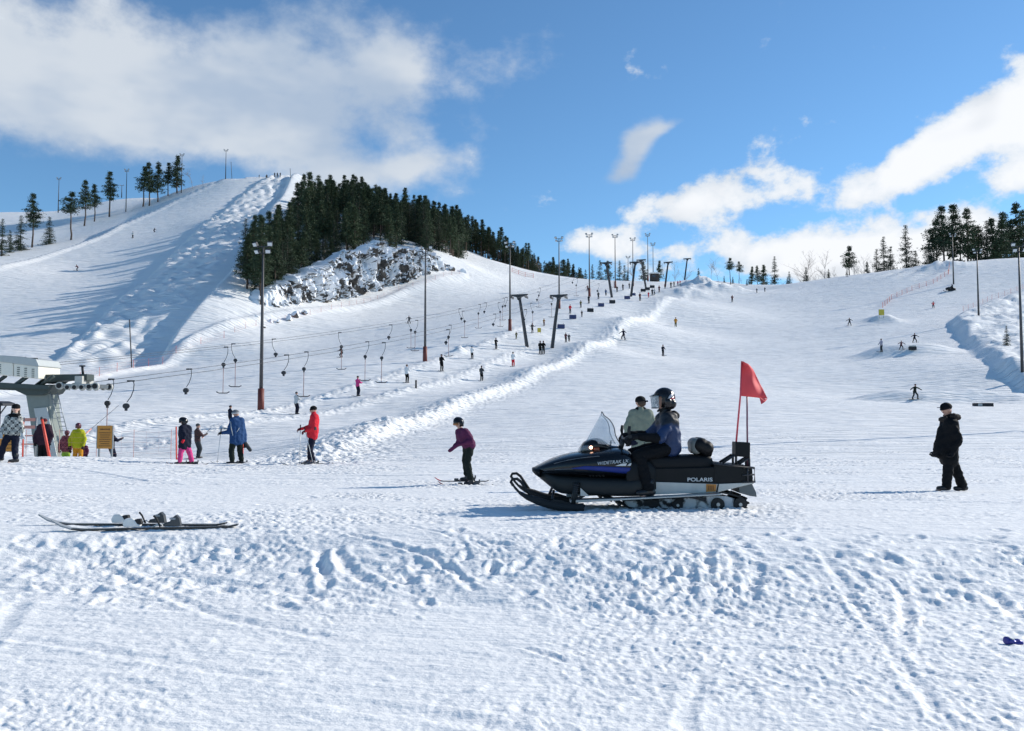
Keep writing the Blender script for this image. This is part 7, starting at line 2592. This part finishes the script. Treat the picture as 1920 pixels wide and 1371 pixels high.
    n = len(pts)
    v, f = [], []
    for i in range(n):
        t = (pts[(i + 1) % n] - pts[i - 1]).normalized()
        nn = Vector((t.z, 0, -t.x))
        if nn.dot(c0 - pts[i]) < 0:
            nn = -nn
        q = pts[i] + nn * 0.022
        v += [(pts[i].x, -0.25, pts[i].z), (pts[i].x, 0.25, pts[i].z), (q.x, 0.25, q.z), (q.x, -0.25, q.z)]
    for i in range(n):
        a, b = i * 4, ((i + 1) % n) * 4
        for k in range(4):
            f.append((a + k, a + (k + 1) % 4, b + (k + 1) % 4, b + k))
    tr.add(v, f)
    track = tr.build('track', rubber, o)
    lug = MB().box((0, 0, 0), (0.022, 0.46, 0.035)).mesh('track_lug')
    tot = 0
    for i in range(n):
        a, b = pts[i], pts[(i + 1) % n]
        L = (b - a).length
        k = max(1, int(L / 0.085))
        for q in range(k):
            p = a.lerp(b, q / k)
            t = (b - a).normalized()
            out = Vector((t.z, 0, -t.x))
            if out.dot(p - c0) < 0:
                out = -out
            if p.z < Z(1066) and X(960) < p.x < X(1640):
                continue
            link('track_lug', lug, rubber, track, p + out * 0.012, (0, -math.atan2(t.z, t.x), 0))
    MB().prism(zp([(870, 1022), (960, 1012), (1170, 1005), (1420, 985), (1560, 985), (1640, 1010), (1660, 1060), (1600, 1072), (960, 1072), (900, 1056)]), -0.215, 0.215).build('slide_rail', caked, o, bevel=0.01)
    for zx, zy, r in ((1230, 1045, 0.068), (1500, 1040, 0.086), (1650, 1040, 0.084)):
        for sg in (-1, 1):
            w = MB().disc((X(zx), sg * 0.235, Z(zy)), (0, 1, 0), r, 0.05, 22).build('bogie_wheel', rubber, o)
            MB().disc((X(zx), sg * 0.262, Z(zy)), (0, 1, 0), r * 0.28, 0.012, 12).build('hub_cap', sled_alloy, w)
    MB().tube([(X(1190), -0.24, Z(1000)), (X(1300), -0.24, Z(985)), (X(1420), -0.24, Z(1010))], 0.018, 6).build('swing_arm', dark_steel, o)
    # rear rack
    MB().prism(zp([(1475, 772), (1665, 776), (1665, 890), (1475, 890)]), -0.258, 0.258).build('cargo_box', sled_dark, o, bevel=0.015)
    rk = MB()
    for y in (-0.26, 0.26):
        rk.tube([(X(1475), y, Z(768)), (X(1745), y, Z(796)), (X(1748), y, Z(890)), (X(1665), y, Z(892))], 0.014, 6)
        rk.tube([(X(1700), y, Z(790)), (X(1700), y, Z(892))], 0.013, 6)
        rk.tube([(X(1665), y, Z(845)), (X(1748), y, Z(840))], 0.011, 6)
    for zx in (1500, 1560, 1620, 1680, 1745):
        rk.tube([(X(zx), -0.26, Z(770 + (zx - 1475) * 0.1)), (X(zx), 0.26, Z(770 + (zx - 1475) * 0.1))], 0.011, 6)
    rk.build('cargo_rack', dark_steel, o)
    MB().prism(zp([(1700, 800), (1748, 802), (1748, 892), (1700, 892)]), -0.10, 0.25).build('tail_panel', sled_dark, o)
    MB().prism(zp([(1645, 918), (1735, 903), (1762, 960), (1766, 992), (1720, 985), (1650, 965)]), -0.22, 0.22).build('snow_flap', mat('grey_flap', (0.10, 0.115, 0.12), 0.6), o, bevel=0.006)
    MB().tube([(X(1735), 0, Z(895)), (X(1775), 0, Z(900))], 0.03, 8).tube([(X(1763), 0, Z(872)), (X(1766), 0, Z(912))], 0.016, 8).ball((X(1762), 0, Z(872)), 0.024).build('tow_hitch', dark_steel, o)
    return o


def empty_part(name, parent):
    me = bpy.data.meshes.new(name)
    p = bpy.data.objects.new(name, me)
    COL.objects.link(p)
    p.parent = parent
    return p


sled = build_sled()

# flag in its holder on the rack
fo = empty('safety_flag', SLED + Vector((X(1695), 0, Z(800))), 'red flag on two red poles at the rear of the snowmobile', 'flag')
fx, fz = X(1695), Z(800)


def L2(zx, zy, y=0.0):
    return Vector((X(zx) - fx, y, Z(zy) - fz))


MB().prism([(L2(1645, 625).x, L2(1645, 625).z), (L2(1745, 630).x, L2(1745, 630).z), (L2(1742, 732).x, L2(1742, 732).z), (L2(1643, 722).x, L2(1643, 722).z)], -0.10, 0.10).build('holder_box', sled_dark, fo, bevel=0.01)
for a, b in (((1648, 715), (1648, 775)), ((1738, 725), (1738, 800)), ((1640, 715), (1555, 768)), ((1735, 735), (1660, 780))):
    MB().tube([L2(*a, -0.08), L2(*b, -0.08)], 0.016, 6).build('strut', dark_steel, fo)
    MB().tube([L2(*a, 0.08), L2(*b, 0.08)], 0.016, 6).build('strut', dark_steel, fo)
MB().tube([L2(1655, 625, -0.05), L2(1688, 310, -0.05), L2(1700, 72, -0.05)], [0.013, 0.012, 0.010], 8).build('flag_pole', flag_pole_m, fo)
MB().tube([L2(1742, 800, 0.03), L2(1743, 500, 0.03), L2(1746, 270, 0.03)], [0.013, 0.012, 0.011], 8).build('flag_pole', flag_pole_d, fo)
vv, ff = [], []
nu, nv = 20, 16
for i in range(nv + 1):
    t = i / nv                                    # down the pole
    for k in range(nu + 1):
        a = k / nu                                # out from the pole
        p0 = Vector((1702 - 15 * t, 75 + 236 * t))
        edge = [(1702, 75), (1745, 92), (1785, 135), (1825, 200), (1852, 255), (1874, 330)]
        q = t * (len(edge) - 1); m = min(int(q), len(edge) - 2); u = q - m
        p1 = Vector((edge[m][0] + (edge[m + 1][0] - edge[m][0]) * u, edge[m][1] + (edge[m + 1][1] - edge[m][1]) * u))
        z = p0.lerp(p1, a)
        yy = -0.05 + 0.06 * math.sin(a * 6 + t * 3.0) * a + 0.035 * math.sin(t * 8 - a * 4) * a
        vv.append(L2(z.x, z.y, yy))
for i in range(nv):
    for k in range(nu):
        a = i * (nu + 1) + k
        ff.append((a, a + 1, a + nu + 2, a + nu + 1))
fc = MB().add(vv, ff, 0, True).build('flag_cloth', flag_cloth, fo)
md = fc.modifiers.new('t', 'SOLIDIFY'); md.thickness = 0.003
fold = [L2(1815, 322, -0.075), L2(1876, 333, -0.03), L2(1850, 352, -0.09), L2(1822, 368, -0.11)]
fd = MB().add(fold, [(0, 1, 2, 3)]).build('flag_fold', flag_cloth, fo)
md = fd.modifiers.new('t', 'SOLIDIFY'); md.thickness = 0.003

# driver
def z1(zx, zy, w=0.0):
    return (zx, zy, w)


def Jd(zx, zy, w):
    return (SX0 + X(zx) * DS, 953 - Z(zy) * DS, w)


DS = F / SL_D
J = dict(head=Jd(1160, 350, 0), neck=Jd(1180, 425, 0), sl=Jd(1190, 480, -0.18), sr=Jd(1182, 480, 0.18), el=Jd(1110, 600, -0.28), er=Jd(1080, 590, 0.28), wl=Jd(975, 585, -0.30), wr=Jd(955, 580, 0.30),
         pelvis=Jd(1205, 665, 0), kl=Jd(965, 715, -0.27), kr=Jd(965, 715, 0.27), al=Jd(1030, 940, -0.36), ar=Jd(1030, 940, 0.36), tl=Jd(985, 978, -0.38), tr=Jd(985, 978, 0.38),
         ml=Jd(915, 592, -0.32), mr=Jd(915, 588, 0.32))


def two_tone(name, c0, c1, z0, z1):
    m = bpy.data.materials.new(name); m.use_nodes = True
    nt = m.node_tree; b = nt.nodes['Principled BSDF']; b.inputs['Roughness'].default_value = 0.55
    tc = nt.nodes.new('ShaderNodeTexCoord'); sp = nt.nodes.new('ShaderNodeSeparateXYZ')
    nt.links.new(tc.outputs['Object'], sp.inputs[0])
    n = nt.nodes.new('ShaderNodeTexNoise'); n.inputs['Scale'].default_value = 5.0
    nt.links.new(tc.outputs['Object'], n.inputs['Vector'])
    ad = nt.nodes.new('ShaderNodeMath'); ad.operation = 'MULTIPLY_ADD'; ad.inputs[1].default_value = 0.14
    nt.links.new(n.outputs['Fac'], ad.inputs[0]); nt.links.new(sp.outputs['Z'], ad.inputs[2])
    mr = nt.nodes.new('ShaderNodeMapRange'); mr.inputs['From Min'].default_value = z0; mr.inputs['From Max'].default_value = z1
    nt.links.new(ad.outputs[0], mr.inputs['Value'])
    mx = nt.nodes.new('ShaderNodeMix'); mx.data_type = 'RGBA'
    mx.inputs[6].default_value = (*c0, 1); mx.inputs[7].default_value = (*c1, 1)
    nt.links.new(mr.outputs[0], mx.inputs[0]); nt.links.new(mx.outputs[2], b.inputs['Base Color'])
    return m


driver_jacket = two_tone('blue_black_jacket', (0.008, 0.028, 0.095), (0.007, 0.009, 0.014), 1.16, 1.20)
o, j, f, up, right = person('driver in blue and black jacket with helmet seated on the snowmobile', (SX0, 953), SL_D, DS, J, [driver_jacket, c_black], c_black, (-1, -0.05, -0.03), 1.0, hem=0.0, bulk=1.08, seed=9, vox=0.016)
o.location = SLED
# open face helmet with peak, visor and chin bar
h = j['head'] + Vector((0.02, 0, 0.03))
g = Fig()
g.ball(h + Vector((0.0, 0, 0.02)), (0.150, 0.128, 0.142)); g.cap(h + Vector((0.03, -0.10, -0.03)), h + Vector((0.03, -0.095, -0.09)), 0.05, 0.04); g.cap(h + Vector((0.03, 0.10, -0.03)), h + Vector((0.03, 0.095, -0.09)), 0.05, 0.04)
g.cap(h + Vector((0.08, -0.05, -0.06)), h + Vector((0.08, 0.05, -0.06)), 0.075)
me = g.mesh('helmet', 0.011, 3)
bm = bmesh.new(); bm.from_mesh(me)
kill = [fc_ for fc_ in bm.faces if (fc_.calc_center_median() - h).x < -0.055 and (fc_.calc_center_median() - h).z < 0.04]
bmesh.ops.delete(bm, geom=kill, context='FACES'); bm.to_mesh(me); bm.free()
he = link('helmet', me, [gloss_black], o)


def patch(name, pts2, yoff, m):
    """thin patch hugging the near side of the helmet"""
    vv = []
    for x, z in pts2:
        q = 1 - (x / 0.150) ** 2 - ((z - 0.02) / 0.142) ** 2
        vv.append(h + Vector((x, -0.128 * math.sqrt(max(q, 0.05)) - yoff, z)))
    c = sum(vv, Vector()) / len(vv) + Vector((0, -0.01, 0))
    n = len(vv)
    ob = MB().add([c] + vv, [(0, 1 + i, 1 + (i + 1) % n) for i in range(n)], 0, True).build(name, m, he)
    mdd = ob.modifiers.new('t', 'SOLIDIFY'); mdd.thickness = 0.004
    return ob


patch('red_flash', [(0.02, -0.01), (0.06, 0.005), (0.115, 0.045), (0.118, -0.02), (0.09, -0.06), (0.05, -0.05)], 0.004, mat('helmet_red', (0.45, 0.04, 0.07), 0.25))
patch('pale_flash', [(0.02, 0.005), (0.055, 0.06), (0.10, 0.085), (0.105, 0.05), (0.06, 0.015)], 0.005, mat('helmet_silver', (0.42, 0.44, 0.48), 0.3))
MB().prism([(h.x - 0.19, h.z + 0.045), (h.x - 0.10, h.z + 0.085), (h.x - 0.09, h.z + 0.065), (h.x - 0.185, h.z + 0.036)], -0.10, 0.10).build('peak', gloss_black, he, bevel=0.004)
vv, ff = [], []
for i in range(9):
    t = i / 8
    for k in range(13):
        a = (k / 12 - 0.5) * 2.3
        r = 0.135 + 0.025 * (1 - t)
        vv.append(h + Vector((-0.035 - r * math.cos(a) * (0.95 + 0.05 * t), 0.125 * math.sin(a), 0.05 - 0.165 * t)))
for i in range(8):
    for k in range(12):
        a = i * 13 + k
        ff.append((a, a + 1, a + 14, a + 13))
vs = MB().add(vv, ff, 0, True).build('visor', visor_m, he)
md = vs.modifiers.new('t', 'SOLIDIFY'); md.thickness = 0.003
MB().tube([vv[8 * 13 + k] for k in range(13)], 0.007, 6).build('visor_rim', rubber, he)
MB().tube([h + Vector((0.02, -0.115, -0.09)), h + Vector((-0.08, -0.05, -0.15)), h + Vector((-0.09, 0, -0.16)), h + Vector((-0.08, 0.05, -0.15)), h + Vector((0.02, 0.115, -0.09))], 0.012, 6).build('chin_strap', rubber, he)
g = Fig()
for a in np.linspace(-1.4, 1.4, 7):
    g.ball(j['neck'] + Vector((0.07 + 0.06 * math.cos(a), 0.13 * math.sin(a), -0.015 - 0.03 * math.cos(a))), 0.052)
link('hood', g.mesh('hood', 0.016, 2), [c_black], o)

# ---- pair of skis lying on the snow
SKI_L = ski_mesh(1.85, 0.075, 0.10)
white_bind = mat('white_binding', (0.70, 0.70, 0.68), 0.35)


def loose_ski(tip, tail, dz, label):
    """tip and tail as pixels on the ground"""
    a, b = P(*tip), P(*tail)
    a.z = gxy(a.x, a.y) - 0.012; b.z = gxy(b.x, b.y) - 0.008
    c = b.lerp(a, 0.45)
    dv = a - b
    L = dv.length
    o = empty('loose_ski', c + Vector((0, 0, dz)), label, 'ski', 'pair of skis on the snow', (0, -math.atan2(dv.z, math.hypot(dv.x, dv.y)), math.atan2(dv.y, dv.x)))
    sk = link('blade', SKI_L, [ski_black, ski_grey], o, None, None, (L / 1.85, 1, 1))
    # toe piece
    tp = MB().prism([(0.14, 0.03), (0.34, 0.03), (0.35, 0.075), (0.32, 0.125), (0.24, 0.13), (0.20, 0.10), (0.17, 0.06), (0.14, 0.055)], -0.038, 0.038).build('toe_binding', white_bind, o, bevel=0.012)
    MB().prism([(0.12, 0.06), (0.20, 0.06), (0.21, 0.115), (0.14, 0.12)], -0.034, 0.034).build('toe_jaw', rubber, tp, bevel=0.01)
    hp = MB().prism([(-0.34, 0.03), (-0.12, 0.03), (-0.14, 0.07), (-0.20, 0.08), (-0.24, 0.13), (-0.28, 0.16), (-0.32, 0.12)], -0.036, 0.036).build('heel_binding', bind_m, o, bevel=0.012)
    MB().box((-0.24, 0, 0.115), (0.07, 0.08, 0.02)).build('heel_lever', ski_grey, hp)
    MB().tube([(-0.10, 0.05, 0.03), (-0.06, 0.06, 0.12), (-0.02, 0.05, 0.155)], 0.012, 6).build('ski_brake', rubber, o)
    MB().tube([(-0.10, -0.05, 0.03), (-0.06, -0.06, 0.05), (0.02, -0.05, 0.015)], 0.010, 6).build('ski_brake', white_bind, o)
    for c in o.children:
        if c.name.split('.')[0] != 'blade':
            c.scale = (0.85, 0.9, 0.92)
            c.location = (0.02, 0, 0.012)
    return o


d = dof(250, 990, 8.5)
loose_ski((72, 980, d + 0.16), (424, 988, d + 0.10), 0.0, 'farther of two skis lying on the snow with white toe binding')
loose_ski((96, 993, d - 0.20), (446, 990, d + 0.02), 0.0, 'nearer of two skis lying on the snow, its dark tail pointing right')

# ---- crumpled blue can on the snow, lower right
p = P(1899, 1208, dof(1899, 1208, 5.5))
o = empty('crushed_can', p, 'small crushed blue can on the snow at lower right', 'can', None, (0.1, 0.2, 0.15))
st = [(-0.055, 0.024, -0.005, 0.034), (-0.05, 0.030, -0.008, 0.040), (-0.02, 0.027, -0.004, 0.036), (0.0, 0.030, -0.006, 0.030), (0.03, 0.028, -0.008, 0.040), (0.05, 0.029, -0.006, 0.036), (0.055, 0.022, 0.0, 0.030)]
loft(smooth_stations(st), 14, 2.4).build('body', mat('blue_can', (0.03, 0.03, 0.22), 0.3, 0.4, 0.3, 30), o)
MB().prism([(-0.04, 0.037), (-0.01, 0.033), (-0.012, 0.039), (-0.042, 0.042)], -0.02, 0.01).build('pale_print', white_bind, o)

# ---- second snowmobile far up the right hand piste
p = ground(1782, 546, 150) or column(1782, 195)
o = empty('snowmobile', p, 'tiny dark snowmobile far up the right hand piste below the net', 'snowmobile', None, (0, 0, 0.25))
loft(smooth_stations([(-1.3, 0.10, 0.35, 0.55), (-0.9, 0.40, 0.25, 0.85), (-0.3, 0.45, 0.25, 0.95), (0.0, 0.30, 0.30, 0.80)]), 14, 3).build('hood', sled_black, o)
loft([(-0.2, 0.24, 0.30, 0.80), (0.9, 0.26, 0.30, 0.78), (1.3, 0.24, 0.35, 0.70)], 14, 4).build('seat', sled_vinyl, o)
MB().prism([(-0.5, 0.0), (1.2, 0.0), (1.45, 0.2), (1.2, 0.4), (-0.4, 0.35)], -0.22, 0.22).build('track', rubber, o)
for sg in (-1, 1):
    MB().prism([(-1.6, 0.22), (-1.35, 0.03), (-0.5, 0.0), (-0.5, 0.05), (-1.3, 0.09), (-1.55, 0.27)], sg * 0.45 - 0.06, sg * 0.45 + 0.06).build('ski', rubber, o)
MB().tube([(-0.45, -0.15, 0.9), (-0.25, 0, 1.25), (-0.45, 0.15, 0.9)], 0.03, 6).build('windscreen', screen, o)
far_person('rider on the tiny snowmobile far up the right hand piste', p + Vector((0.35, 0.05, 0.62)), 1.1, 'sit', c_navy, c_black, c_black, PI + 0.25, skis_on=False)
